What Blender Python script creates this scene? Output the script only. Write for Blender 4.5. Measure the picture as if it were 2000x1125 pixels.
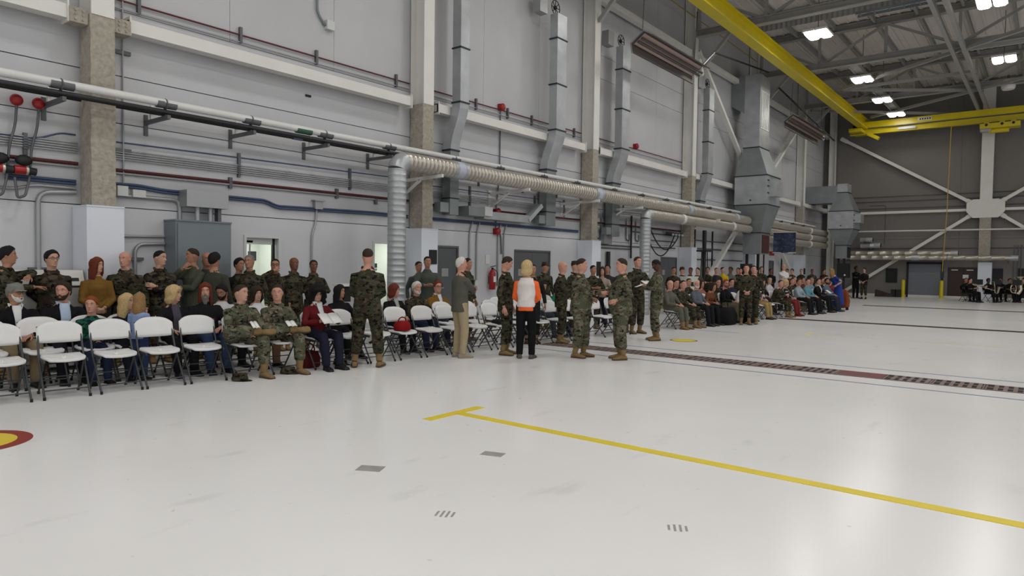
import bpy, bmesh, math, random
import numpy as np
from math import sin, cos, pi, radians, sqrt, atan2, tan
from mathutils import Vector, Matrix
random.seed(7)
rng = np.random.default_rng(5)
scn = bpy.context.scene
for o in list(bpy.data.objects):
    bpy.data.objects.remove(o)
col = scn.collection

# ------------------------------------------------------------------ camera, world, exposure
YAW, ROLL, PITCH = radians(38.2), radians(.77), -math.atan(44.5 / 1335)
fw = Vector((-sin(YAW) * cos(PITCH), cos(YAW) * cos(PITCH), sin(PITCH)))
r0 = Vector((cos(YAW), sin(YAW), 0)); u0 = r0.cross(fw)
R_ = r0 * cos(ROLL) + u0 * sin(ROLL); U_ = -r0 * sin(ROLL) + u0 * cos(ROLL)
cd = bpy.data.cameras.new('camera'); cam = bpy.data.objects.new('camera', cd); col.objects.link(cam)
cd.sensor_width = 36; cd.lens = 1335 / 2000 * 36; cd.clip_end = 300
M = Matrix.Identity(4)
for i in range(3):
    M[i][0] = R_[i]; M[i][1] = U_[i]; M[i][2] = -fw[i]
M[0][3], M[1][3], M[2][3] = 0, 0, 1.6
cam.matrix_world = M
scn.camera = cam
scn.view_settings.view_transform = 'Standard'
try: scn.view_settings.look = 'None'
except Exception: pass
scn.view_settings.gamma = 1
scn.view_settings.use_curve_mapping = False
scn.view_settings.exposure = 0.0
w = bpy.data.worlds.new('world'); scn.world = w; w.use_nodes = True
w.node_tree.nodes['Background'].inputs[0].default_value = (.93, .96, 1.0, 1)   # overcast daylight at the open hangar doors
w.node_tree.nodes['Background'].inputs[1].default_value = 0.68
scn.cycles.max_bounces = 6; scn.cycles.diffuse_bounces = 3; scn.cycles.glossy_bounces = 2; scn.cycles.transmission_bounces = 2
LAMP_POWER = 74.0          # watts per high-bay lamp

# ------------------------------------------------------------------ materials
def lin(c):
    return tuple(((v / 255) / 12.92 if v / 255 <= .04045 else ((v / 255 + .055) / 1.055) ** 2.4) for v in c)
MATS = {}
def mat(name, rgb, rough=.6, metal=0., var=0., vscale=3., bump=0., bscale=40., spec=.5, emit=0., trans=0.):
    if name in MATS: return MATS[name]
    m = bpy.data.materials.new(name); m.use_nodes = True; nt = m.node_tree
    b = nt.nodes['Principled BSDF']; c = (*lin(rgb), 1)
    b.inputs['Base Color'].default_value = c; b.inputs['Roughness'].default_value = rough
    b.inputs['Metallic'].default_value = metal; b.inputs['Specular IOR Level'].default_value = spec
    if trans: b.inputs['Transmission Weight'].default_value = trans
    if emit:
        b.inputs['Emission Color'].default_value = c; b.inputs['Emission Strength'].default_value = emit
    m.diffuse_color = c
    tc = None
    if var or bump:
        tc = nt.nodes.new('ShaderNodeTexCoord')
    if var:
        n = nt.nodes.new('ShaderNodeTexNoise'); n.inputs['Scale'].default_value = vscale; n.inputs['Detail'].default_value = 5
        nt.links.new(tc.outputs['Object'], n.inputs['Vector'])
        mp = nt.nodes.new('ShaderNodeMapRange'); mp.inputs[1].default_value = .3; mp.inputs[2].default_value = .7
        mp.inputs[3].default_value = 1 - var; mp.inputs[4].default_value = 1 + var
        nt.links.new(n.outputs[0], mp.inputs[0])
        mx = nt.nodes.new('ShaderNodeMix'); mx.data_type = 'RGBA'; mx.blend_type = 'MULTIPLY'; mx.inputs[0].default_value = 1
        mx.inputs[6].default_value = c
        nt.links.new(mp.outputs[0], mx.inputs[7]); nt.links.new(mx.outputs[2], b.inputs['Base Color'])
    if bump:
        n2 = nt.nodes.new('ShaderNodeTexNoise'); n2.inputs['Scale'].default_value = bscale; n2.inputs['Detail'].default_value = 4
        nt.links.new(tc.outputs['Object'], n2.inputs['Vector'])
        bp = nt.nodes.new('ShaderNodeBump'); bp.inputs['Strength'].default_value = bump; bp.inputs['Distance'].default_value = .02
        nt.links.new(n2.outputs[0], bp.inputs['Height']); nt.links.new(bp.outputs[0], b.inputs['Normal'])
    MATS[name] = m
    return m

def camo(name, cols, cuts, scale=9., dark=1.):
    """blotchy four-colour cloth: warped noise cut into steps"""
    if name in MATS: return MATS[name]
    m = bpy.data.materials.new(name); m.use_nodes = True; nt = m.node_tree; b = nt.nodes['Principled BSDF']
    b.inputs['Roughness'].default_value = .9; b.inputs['Specular IOR Level'].default_value = .15
    tc = nt.nodes.new('ShaderNodeTexCoord'); oi = nt.nodes.new('ShaderNodeObjectInfo')
    mul = nt.nodes.new('ShaderNodeMath'); mul.operation = 'MULTIPLY'; mul.inputs[1].default_value = 37.
    nt.links.new(oi.outputs['Random'], mul.inputs[0])
    mp = nt.nodes.new('ShaderNodeMapping'); mp.inputs['Scale'].default_value = (scale, scale, scale * 1.7)
    cx = nt.nodes.new('ShaderNodeCombineXYZ'); nt.links.new(mul.outputs[0], cx.inputs[0]); nt.links.new(mul.outputs[0], cx.inputs[2])
    nt.links.new(cx.outputs[0], mp.inputs['Location']); nt.links.new(tc.outputs['Object'], mp.inputs['Vector'])
    prev = None
    mix = None
    for i, (cc, cut) in enumerate(zip(cols[1:], cuts)):
        n = nt.nodes.new('ShaderNodeTexNoise'); n.noise_dimensions = '4D'; n.inputs['W'].default_value = i * 7.3
        n.inputs['Scale'].default_value = 1. + .35 * i; n.inputs['Detail'].default_value = 3.; n.inputs['Roughness'].default_value = .62
        nt.links.new(mp.outputs[0], n.inputs['Vector'])
        st = nt.nodes.new('ShaderNodeMapRange'); st.inputs[1].default_value = cut; st.inputs[2].default_value = cut + .03
        nt.links.new(n.outputs[0], st.inputs[0])
        mx = nt.nodes.new('ShaderNodeMix'); mx.data_type = 'RGBA'
        nt.links.new(st.outputs[0], mx.inputs[0])
        if mix is None: mx.inputs[6].default_value = (*[v * dark for v in lin(cols[0])], 1)
        else: nt.links.new(mix.outputs[2], mx.inputs[6])
        mx.inputs[7].default_value = (*[v * dark for v in lin(cc)], 1); mix = mx
    nt.links.new(mix.outputs[2], b.inputs['Base Color'])
    n2 = nt.nodes.new('ShaderNodeTexNoise'); n2.inputs['Scale'].default_value = 16; n2.inputs['Detail'].default_value = 3
    nt.links.new(tc.outputs['Object'], n2.inputs['Vector'])
    bp = nt.nodes.new('ShaderNodeBump'); bp.inputs['Strength'].default_value = .5; bp.inputs['Distance'].default_value = .02
    nt.links.new(n2.outputs[0], bp.inputs['Height']); nt.links.new(bp.outputs[0], b.inputs['Normal'])
    m.diffuse_color = (*lin(cols[0]), 1); MATS[name] = m
    return m

# ------------------------------------------------------------------ mesh builder
class MB:
    def __init__(s): s.v = []; s.f = []; s.m = []; s.n = 0; s.sm = []
    def add(s, vs, fs, mi=0, smooth=False):
        vs = np.asarray(vs, float).reshape(-1, 3)
        s.v.append(vs); s.f += [tuple(int(i) + s.n for i in f) for f in fs]; s.m += [mi] * len(fs); s.sm += [smooth] * len(fs); s.n += len(vs)
        return s
    def box(s, x0, x1, y0, y1, z0, z1, mi=0):
        vs = [(x, y, z) for x in (x0, x1) for y in (y0, y1) for z in (z0, z1)]
        return s.add(vs, [(0, 1, 3, 2), (4, 6, 7, 5), (0, 4, 5, 1), (2, 3, 7, 6), (0, 2, 6, 4), (1, 5, 7, 3)], mi)
    def hexa(s, b, t, mi=0):     # b, t: four corners bottom / top (counter-clockwise)
        return s.add(list(b) + list(t), [(3, 2, 1, 0), (4, 5, 6, 7), (0, 1, 5, 4), (1, 2, 6, 5), (2, 3, 7, 6), (3, 0, 4, 7)], mi)
    def bar(s, p, q, a, b=None, up=(0, 0, 1), mi=0):
        """rectangular bar from p to q: a = width across, b = width along 'up'"""
        b = b or a; p = np.array(p, float); q = np.array(q, float); d = q - p; d /= np.linalg.norm(d); up = np.array(up, float)
        if abs(d @ up) > .98 * np.linalg.norm(up): up = np.array((1., 0, 0))
        x = np.cross(d, up); x /= np.linalg.norm(x); y = np.cross(x, d)
        r = [p + x * i * a / 2 + y * j * b / 2 for i, j in ((-1, -1), (1, -1), (1, 1), (-1, 1))]
        return s.hexa(r, [k + (q - p) for k in r], mi)
    def tube(s, pts, r, n=10, mi=0, cap=True, smooth=True):
        pts = [np.array(p, float) for p in pts]; rr = r if hasattr(r, '__len__') else [r] * len(pts)
        rings = []; px = None
        for i, p in enumerate(pts):
            d = pts[min(i + 1, len(pts) - 1)] - pts[max(i - 1, 0)]; d = d / (np.linalg.norm(d) + 1e-12)
            if px is None: px = np.cross(d, (0, 0, 1.) if abs(d[2]) < .95 else (1., 0, 0))
            px = px - d * (px @ d); px /= np.linalg.norm(px); py = np.cross(d, px)
            k = rr[i]
            rx, ry = (k if hasattr(k, '__len__') else (k, k))
            rings.append([p + px * rx * cos(2 * pi * j / n) + py * ry * sin(2 * pi * j / n) for j in range(n)])
        return s.loft(rings, mi, cap, smooth)
    def loft(s, rings, mi=0, cap=True, smooth=True):
        n = len(rings[0]); vs = [v for r in rings for v in r]; fs = []
        for i in range(len(rings) - 1):
            for j in range(n):
                a, b = i * n + j, i * n + (j + 1) % n
                fs.append((a, b, b + n, a + n))
        s.add(vs, fs, mi, smooth)
        if cap:
            s.add(rings[0], [tuple(range(n))[::-1]], mi); s.add(rings[-1], [tuple(range(n))], mi)
        return s
    def ball(s, c, r, nu=10, nv=7, mi=0, smooth=True):
        c = np.array(c, float); r = np.array(r if hasattr(r, '__len__') else (r, r, r), float)
        rings = []
        for i in range(nv + 1):
            t = pi * min(max(i / nv, .02), .98); rings.append([c + r * (sin(t) * cos(2 * pi * j / nu), sin(t) * sin(2 * pi * j / nu), -cos(t)) for j in range(nu)])
        return s.loft(rings, mi, True, smooth)
    def lathe(s, c, prof, n=16, mi=0, smooth=True):
        return s.loft([[(c[0] + r * cos(2 * pi * j / n), c[1] + r * sin(2 * pi * j / n), c[2] + z) for j in range(n)] for r, z in prof], mi, True, smooth)
    def mesh(s, name, mats):
        me = bpy.data.meshes.new(name)
        me.from_pydata([tuple(v) for v in np.concatenate(s.v)] if s.v else [], [], s.f)
        for m in (mats if isinstance(mats, (list, tuple)) else [mats]): me.materials.append(m)
        me.polygons.foreach_set('material_index', s.m); me.polygons.foreach_set('use_smooth', s.sm)
        bm = bmesh.new(); bm.from_mesh(me); bmesh.ops.recalc_face_normals(bm, faces=bm.faces); bm.to_mesh(me); bm.free()
        return me
    def build(s, name, mats, parent=None, origin=None):
        if origin is not None:
            s.v = [v - np.array(origin, float) for v in s.v]
        o = bpy.data.objects.new(name, s.mesh(name, mats)); col.objects.link(o)
        if parent is not None: o.parent = parent
        elif origin is not None: o.location = origin
        return o

def tag(o, label=None, cat=None, group=None, kind=None):
    if label: o['label'] = label
    if cat: o['category'] = cat
    if group: o['group'] = group
    if kind: o['kind'] = kind
    return o
def empty(name, loc=(0, 0, 0), rz=0., label=None, cat=None, group=None, kind=None):
    o = bpy.data.objects.new(name, None); col.objects.link(o); o.location = loc; o.rotation_euler = (0, 0, rz); o.empty_display_size = .1
    return tag(o, label, cat, group, kind)
def dup(o, parent=None, loc=None, rz=None, label=None, group=None):
    c = o.copy(); col.objects.link(c)
    if parent is not None: c.parent = parent
    if loc is not None: c.location = loc
    if rz is not None: c.rotation_euler = (0, 0, rz)
    if label: c['label'] = label
    if group: c['group'] = group
    for ch in list(o.children): dup(ch, c)
    return c
def bez(pts, k=5):
    """round the corners of a polyline"""
    pts = [np.array(p, float) for p in pts]; out = [pts[0]]
    for a, b, c in zip(pts, pts[1:], pts[2:]):
        d1 = b - a; d2 = c - b; r = min(np.linalg.norm(d1), np.linalg.norm(d2)) * .35
        r = min(r, .16)
        s0 = b - d1 / np.linalg.norm(d1) * r; s1 = b + d2 / np.linalg.norm(d2) * r
        for i in range(k + 1):
            t = i / k; out.append(s0 * (1 - t) ** 2 + 2 * b * t * (1 - t) + s1 * t * t)
    return out + [pts[-1]]

# palette
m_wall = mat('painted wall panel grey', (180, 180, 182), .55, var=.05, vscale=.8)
m_wall_low_lit = mat('wall base grey with painted light', (194, 195, 198), .5, var=.04, vscale=.7)  # same wall grey, lightened in colour to stand in for light low down
m_wall_mid_lit = mat('wall mid panel grey with painted light', (190, 190, 192), .55, var=.05, vscale=.8)  # mid panels: extra light put into the grey, less than at the base
m_gap = mat('panel joint shadow gap', (70, 70, 74), .8)
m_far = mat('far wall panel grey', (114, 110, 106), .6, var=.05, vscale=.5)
m_white = mat('white painted steel', (214, 212, 206), .45, var=.04, vscale=2)
m_cover = mat('white sheet column cover', (216, 220, 228), .35)
m_conc = mat('sprayed fireproofing', (160, 153, 140), .95, var=.18, vscale=14, bump=1., bscale=22)
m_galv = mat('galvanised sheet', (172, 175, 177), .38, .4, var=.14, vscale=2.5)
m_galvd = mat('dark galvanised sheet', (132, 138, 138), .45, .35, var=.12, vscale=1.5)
m_spiral = mat('spiral duct tan galvanised', (186, 180, 168), .33, .6, var=.08, vscale=2)
m_seam = mat('dark duct seam', (52, 55, 58), .6, .4)
m_pipe = mat('white insulated pipe', (210, 209, 206), .45, var=.04)
m_black = mat('black iron pipe', (16, 16, 18), .5)
m_strut = mat('grey strut steel', (96, 98, 100), .5, .5)
m_cond = mat('grey conduit', (158, 159, 160), .4, .5)
m_blue = mat('blue conduit', (56, 72, 102), .5)
m_red = mat('red painted pipe', (84, 20, 24), .5)
m_redb = mat('bright red enamel', (150, 14, 20), .35)
m_yel = mat('crane yellow paint', (206, 186, 14), .32, var=.05, vscale=2)
m_line = mat('yellow floor paint', (222, 198, 44), .45, var=.05, vscale=3)
m_cab = mat('grey enamel cabinet', (112, 120, 124), .4, var=.03)
m_door = mat('dark grey door', (86, 88, 90), .5)
m_deck = mat('roof deck underside', (212, 206, 198), .7, var=.06, vscale=.6)
m_steel = mat('grey painted roof steel', (148, 146, 142), .6, var=.05)
m_dark = mat('matt black', (14, 14, 15), .6)
m_heat = mat('heater housing brown', (92, 86, 82), .45, .4)
m_heatg = mat('heater reflector pinkish', (186, 160, 152), .4, .3)
# ================================================================== the setting
WX = -11.75          # inner face of left wall
FY = 47.5            # inner face of far wall
COLY = [4.33, 11.17, 18.5, 25.98, 33.4, 41.5]
# floor
m_floor = bpy.data.materials.new('white epoxy floor'); m_floor.use_nodes = True
nt = m_floor.node_tree; b = nt.nodes['Principled BSDF']
tc = nt.nodes.new('ShaderNodeTexCoord')
def nz(scale, detail, stretch=(1, 1, 1)):
    mp = nt.nodes.new('ShaderNodeMapping'); mp.inputs['Scale'].default_value = stretch
    nt.links.new(tc.outputs['Object'], mp.inputs['Vector'])
    n = nt.nodes.new('ShaderNodeTexNoise'); n.inputs['Scale'].default_value = scale; n.inputs['Detail'].default_value = detail
    nt.links.new(mp.outputs[0], n.inputs['Vector']); return n
def rngmap(src, a, bb, c, d):
    m = nt.nodes.new('ShaderNodeMapRange'); m.inputs[1].default_value = a; m.inputs[2].default_value = bb; m.inputs[3].default_value = c; m.inputs[4].default_value = d
    nt.links.new(src, m.inputs[0]); return m.outputs[0]
def mul(a_, b_):
    m = nt.nodes.new('ShaderNodeMath'); m.operation = 'MULTIPLY'; nt.links.new(a_, m.inputs[0]); nt.links.new(b_, m.inputs[1]); return m.outputs[0]
big = rngmap(nz(.35, 3).outputs[0], .3, .7, .94, 1.03)
scuff = rngmap(nz(3.1, 6, (1, .35, 1)).outputs[0], .64, .74, 1., .9)
spot = rngmap(nz(9., 2).outputs[0], .73, .78, 1., .8)
tot = mul(mul(big, scuff), spot)
mx = nt.nodes.new('ShaderNodeMix'); mx.data_type = 'RGBA'; mx.blend_type = 'MULTIPLY'; mx.inputs[0].default_value = 1
mx.inputs[6].default_value = (*lin((236, 235, 234)), 1); nt.links.new(tot, mx.inputs[7]); nt.links.new(mx.outputs[2], b.inputs['Base Color'])
b.inputs['Roughness'].default_value = .23
b.inputs['Specular IOR Level'].default_value = .45
fl = MB().box(-12, 30, -14, 48, -.15, 0).build('floor', m_floor); tag(fl, 'glossy white epoxy hangar floor', 'floor', kind='structure')

# left wall: backing plus separate panels with recessed joints
wlb = MB().box(WX - .25, WX - .02, -14, 48, 2.06, 12.6)
for ya, yb0 in ((-14, 6.9), (7.63, 9.96), (10.7, 48)): wlb.box(WX - .25, WX - .02, ya, yb0, 0, 2.06)
wl = wlb.build('wall_left', m_gap); tag(wl, 'long grey panelled hangar side wall behind the seated crowd', 'wall', kind='structure')
yb = [-14, -4.5] + COLY + [FY]
doors = [(6.88, 7.65, 2.10), (9.94, 10.72, 2.09), (11.95, 12.72, 2.06), (15.0, 16.75, 2.04), (24.1, 25.55, 2.0), (36.9, 37.7, 2.03)]
for i in range(len(yb) - 1):
    y0, y1 = yb[i] + .006, yb[i + 1] - .006
    for z0, z1 in ((2.45, 3.77), (3.785, 4.52), (4.535, 5.55)):
        MB().box(WX - .02, WX, y0, y1, z0, z1).build('wall_panel', m_wall_mid_lit, wl)
    # lower panel split round door openings
    cuts = [d for d in doors if y0 < d[0] < y1]
    cur = y0
    for d in cuts:
        MB().box(WX - .02, WX + .004, cur, d[0], 0, 2.435).build('wall_panel', m_wall_low_lit, wl)
        MB().box(WX - .02, WX + .004, d[0], d[1], d[2], 2.435).build('wall_panel', m_wall_low_lit, wl)
        cur = d[1]
    MB().box(WX - .02, WX + .004, cur, y1, 0, 2.435).build('wall_panel', m_wall_low_lit, wl)
    n = 3
    for k in range(n):
        ya, yb_ = y0 + (y1 - y0) * k / n + .004, y0 + (y1 - y0) * (k + 1) / n - .004
        zs = [5.56, 7.75, 8.5, 12.6] if y0 > 18 else [5.56, 12.6]
        for za, zb in zip(zs, zs[1:]):
            MB().box(WX - .02, WX - .004, ya, yb_, za, zb - .012).build('wall_panel', m_wall, wl)
# far wall: corrugated upper skin and smooth base
fwl = MB().box(-12, 26, FY + .02, FY + .3, 0, 12.6).build('wall_far', m_gap); tag(fwl, 'dark grey end wall of the hangar beyond the band', 'wall', kind='structure')
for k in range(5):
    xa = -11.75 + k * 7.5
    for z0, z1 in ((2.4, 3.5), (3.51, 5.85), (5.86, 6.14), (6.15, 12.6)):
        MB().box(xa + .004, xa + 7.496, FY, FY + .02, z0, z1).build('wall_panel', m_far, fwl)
fd = [(-6.82, -5.02, 2.03), (-4.75, -3.2, 1.82), (-2.7, -2.1, 1.78), (-1.45, -.5, 1.8)]
cur = -11.75
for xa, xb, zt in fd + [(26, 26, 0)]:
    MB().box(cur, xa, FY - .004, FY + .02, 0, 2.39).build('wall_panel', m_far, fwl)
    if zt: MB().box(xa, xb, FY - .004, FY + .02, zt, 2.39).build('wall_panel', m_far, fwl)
    cur = xb
# base kerb strips
tag(MB().box(WX, WX + .05, -14, FY, 0, .12).build('baseboard_left', mat('yellow safety kerb paint', (150, 132, 40), .6)), 'low yellow painted kerb along the foot of the side wall', 'baseboard', kind='structure')
tag(MB().box(WX, 26, FY - .05, FY, 0, .14).build('baseboard_far', m_white), 'pale skirting strip along the foot of the far end wall', 'baseboard', kind='structure')
# ceiling: ribbed deck
ce = MB().box(-12, 26, -14, 48, 12.62, 12.8).build('ceiling', m_deck); tag(ce, 'shadowy metal roof deck above the trusses', 'ceiling', kind='structure')
for k in range(19):
    x0 = -12 + 2 * k
    mb = MB()
    mb.box(x0 + .02, x0 + 1.98, -14, 48, 12.585, 12.62)
    for j in range(5): mb.box(x0 + .15 + j * .4, x0 + .25 + j * .4, -14, 48, 12.545, 12.585)
    mb.build('deck_panel', m_deck, ce)

# columns ---------------------------------------------------------------------------------------------
ordn = ['first', 'second', 'third', 'fourth', 'fifth', 'sixth', 'seventh', 'eighth', 'ninth', 'tenth', 'eleventh', 'twelfth', 'thirteenth', 'fourteenth', 'fifteenth', 'sixteenth']
def wsec(mb, x0, x1, y0, y1, z0, z1, t=.03, web='x'):
    """rolled steel section standing upright, flanges facing +-x"""
    mb.box(x0, x0 + t, y0, y1, z0, z1); mb.box(x1 - t, x1, y0, y1, z0, z1); yc = (y0 + y1) / 2
    mb.box(x0 + t, x1 - t, yc - .015, yc + .015, z0, z1); return mb
for i, yc in enumerate(COLY):
    c = empty('steel_column', (-11.5, yc, 0), 0, 'wall column of white steel over rough concrete casing, %s from the left' % ordn[i], 'column', 'columns along the side wall')
    o = (-11.5, yc, 0)
    wsec(MB(), -11.72, -11.28, yc - .16, yc + .16, 5.25, 12.5).build('steel_shaft', m_white, c, o)
    # rough sprayed casing with uneven faces
    n = 40; mb = MB(); rings = []
    for k in range(n + 1):
        z = 2.2 + (5.25 - 2.2) * k / n
        j = lambda: random.uniform(-.006, .006)
        rings.append([(-11.7, yc - .17 + j(), z), (-11.5, yc - .17 + j(), z), (-11.29 + j(), yc - .17 + j(), z), (-11.285 + j(), yc, z), (-11.29 + j(), yc + .17 + j(), z), (-11.5, yc + .17 + j(), z), (-11.7, yc + .17 + j(), z)])
    mb.loft(rings, 0, True, False).build('concrete_casing', m_conc, c, o)
    cv = MB().box(-11.74, -11.2, yc - .27, yc + .25, 0, 2.39).build('base_cover', m_cover, c, o)
    MB().box(-11.745, -11.19, yc - .275, yc + .255, 2.39, 2.41).build('cap_flange', m_cover, cv, o)
for k, yc in enumerate([47.2]):
    c = empty('steel_column', (-11.2, yc, 0), 0, 'corner column of pale steel where side and end walls meet', 'column')
    wsec(MB(), -11.35, -10.98, yc - .16, yc + .16, 0, 12.5).build('steel_shaft', m_white, c, (-11.2, yc, 0))
# girts: white beams between the columns
gx = -11.42
def girt(y0, y1, z, label, x=gx, h=.2):
    g = empty('wall_girt', (x, (y0 + y1) / 2, z), 0, label, 'beam', 'white beams between wall columns'); o = (x, (y0 + y1) / 2, z)
    MB().box(x - .02, x + .02, y0, y1, z - h, z).build('web', m_white, g, o)
    MB().box(x - .2, x - .02, y0, y1, z - .02, z).build('top_flange', m_white, g, o)
    MB().box(x - .2, x - .02, y0, y1, z - h, z - h + .02).build('bottom_flange', m_white, g, o)
    for yy in (y0, y1 - .02): MB().box(x - .2, x + .05, yy, yy + .02, z - h - .05, z + .05).build('end_plate', m_white, g, o)
gy = [-4.2] + COLY + [FY]
gl = ['off the left edge', 'between first and second columns', 'between second and third columns', 'between third and fourth columns', 'between fourth and fifth columns', 'between fifth and sixth columns', 'between the sixth column and the far corner']
for i in range(len(gy) - 1):
    zz = 5.33 + .02 * i
    girt(gy[i] + (.42 if i else 0), gy[i + 1] - .42 if i < 6 else FY - .4, zz, 'white horizontal wall beam at mid height ' + gl[i])
    girt(gy[i] + .2, gy[i + 1] - .2, 10.2, 'white horizontal wall beam high near the roof ' + gl[i].replace('between the sixth column and the', 'by the'))
# rusty connection brackets at the first column
for s, lab in ((-1, 'left'), (1, 'right')):
    t = MB().box(-11.6, -11.34, COLY[0] + s * .3 - .12, COLY[0] + s * .3 + .12, 5.08, 5.3)
    for dy in (-.05, .05):
        for dz in (5.13, 5.2, 5.26): t.tube([(-11.34, COLY[0] + s * .3 + dy, dz), (-11.32, COLY[0] + s * .3 + dy, dz)], .016, 6)
    tag(t.build('girt_bracket', m_conc), 'bolted beam bracket coated in concrete spray on the %s of the first column' % lab, 'bracket')
# braces
def brace(p, q, label, r=.09, grp='diagonal wall braces'):
    mid = [(a + b_) / 2 for a, b_ in zip(p, q)]; mid[2] = min(p[2], q[2])
    b_ = empty('wall_brace', mid, 0, label, 'brace', grp)
    MB().bar(p, q, r * 1.6, r * 2, up=(1, 0, 0) if abs(p[0] - q[0]) < .1 else (0, 1, 0)).build('strut', m_white, b_, mid)
    d = Vector(q) - Vector(p); d.normalize()
    for e, s in ((p, 1), (q, -1)):
        e = Vector(e); MB().bar(e, e + d * .45 * s, r * 2.3, .03, up=(1, 0, 0) if abs(p[0] - q[0]) < .1 else (0, 1, 0)).build('gusset', m_white, b_, mid)
bx = -11.32
brace((bx, 26.2, 10.25), (bx, 33.2, 5.3), 'upper white diagonal brace left of the large duct tower')
brace((bx, 33.2, 4.9), (bx, 26.3, .2), 'lower white diagonal brace reaching the floor left of the duct tower')
brace((bx, 41.2, 10.2), (bx, 33.6, 5.3), 'upper white diagonal brace right of the large duct tower')
brace((bx, 33.6, 4.9), (bx, 41.3, .2), 'lower white diagonal brace right of the large duct tower')
fyb = FY - .3
for s in (1,):
    brace((-10.7, fyb, 9.9), (-3.55, fyb, 5.45), 'upper left diagonal brace on the end wall', .11)
    brace((-3.5, fyb, 4.95), (-10.6, fyb, -.0), 'lower left diagonal brace on the end wall', .11)
    brace((4.4, fyb, 9.9), (-2.45, fyb, 5.45), 'upper right diagonal brace on the end wall', .11)
    brace((-2.45, fyb, 4.95), (4.4, fyb, 0), 'lower right diagonal brace on the end wall', .11)
# far wall column with gusset node
c = empty('steel_column', (-3., fyb, 0), 0, 'tall pale column in the middle of the far end wall', 'column'); o = (-3., fyb, 0)
MB().box(-3.28, -2.7, fyb - .2, fyb + .2, 5.0, 12.3).build('steel_shaft', m_white, c, o)
MB().box(-3.26, -2.72, fyb - .19, fyb + .19, 2.1, 5.0).build('concrete_casing', m_conc, c, o)
MB().box(-3.25, -2.6, fyb - .3, fyb + .25, 0, 2.12).build('base_cover', m_cover, c, o)
MB().add([(-3.9, fyb - .21, 5.5), (-3.9, fyb - .21, 5.0), (-3.6, fyb - .21, 4.65), (-2.4, fyb - .21, 4.65), (-2.1, fyb - .21, 5.0), (-2.1, fyb - .21, 5.5), (-2.4, fyb - .21, 5.7), (-3.6, fyb - .21, 5.7)] +
         [(-3.9, fyb - .15, 5.5), (-3.9, fyb - .15, 5.0), (-3.6, fyb - .15, 4.65), (-2.4, fyb - .15, 4.65), (-2.1, fyb - .15, 5.0), (-2.1, fyb - .15, 5.5), (-2.4, fyb - .15, 5.7), (-3.6, fyb - .15, 5.7)],
         [tuple(range(8)), tuple(range(15, 7, -1))] + [(i, (i + 1) % 8, 8 + (i + 1) % 8, 8 + i) for i in range(8)]).build('node_plate', m_white, c, o)
for xa, xb, lb in ((-10.9, -3.9, 'left'), (-2.1, 5, 'right')):
    tag(MB().box(xa, xb, fyb - .08, fyb + .08, 5.05, 5.2).build('wall_girt', m_white), 'pale horizontal strut on the end wall %s of its column' % lb, 'beam')
# ================================================================== roof steel
def member(mb, p, q, a=.14, b=None): mb.bar(p, q, a, b)
TY = [4.33, 11.17, 18.5, 25.98, 33.4, 41.2]
for i, ty in enumerate(TY):
    t = empty('roof_truss', (0, ty, 10.6), 0, 'grey steel roof truss spanning the hangar above the %s wall column' % ordn[i], 'truss', 'roof trusses')
    o = (0, ty, 10.6)
    z0, z1 = 10.72, 12.25
    for nm, z in (('bottom_chord', z0), ('top_chord', z1)):
        mb = MB(); mb.box(-11.3, 24, ty - .14, ty + .14, z - .03, z); mb.box(-11.3, 24, ty - .14, ty + .14, z + .22, z + .25); mb.box(-11.3, 24, ty - .02, ty + .02, z, z + .22)
        mb.build(nm, m_steel, t, o)
    xs = [-11.2, -8.6, -5.9, -3.2, -.5, 2.2, 4.9, 7.6, 10.3, 13., 15.7, 18.4, 21.1]
    for k, x in enumerate(xs):
        MB().bar((x, ty, z0 + .22), (x, ty, z1), .11, .11).build('vertical_web', m_steel, t, o)
        if k < len(xs) - 1:
            a, b_ = ((x, ty, z0 + .15), (xs[k + 1], ty, z1)) if k % 2 else ((x, ty, z1), (xs[k + 1], ty, z0 + .15))
            MB().bar(a, b_, .1, .1).build('diagonal_web', m_steel, t, o)
    # knee brace at the wall
    MB().bar((-11.25, ty, 9.2), (-9.9, ty, 10.7), .12, .12).build('knee_brace', m_steel, t, o)
# purlins on top of trusses
for k in range(22):
    x = -11.2 + 1.62 * k
    p = MB(); p.box(x - .05, x + .05, -14, 47.4, 12.5, 12.53); p.box(x - .015, x + .015, -14, 47.4, 12.36, 12.5); p.box(x - .05, x + .05, -14, 47.4, 12.33, 12.36)
    tag(p.build('roof_purlin', m_steel), 'thin grey roof purlin running lengthwise under the deck', 'beam', 'roof purlins')
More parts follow.
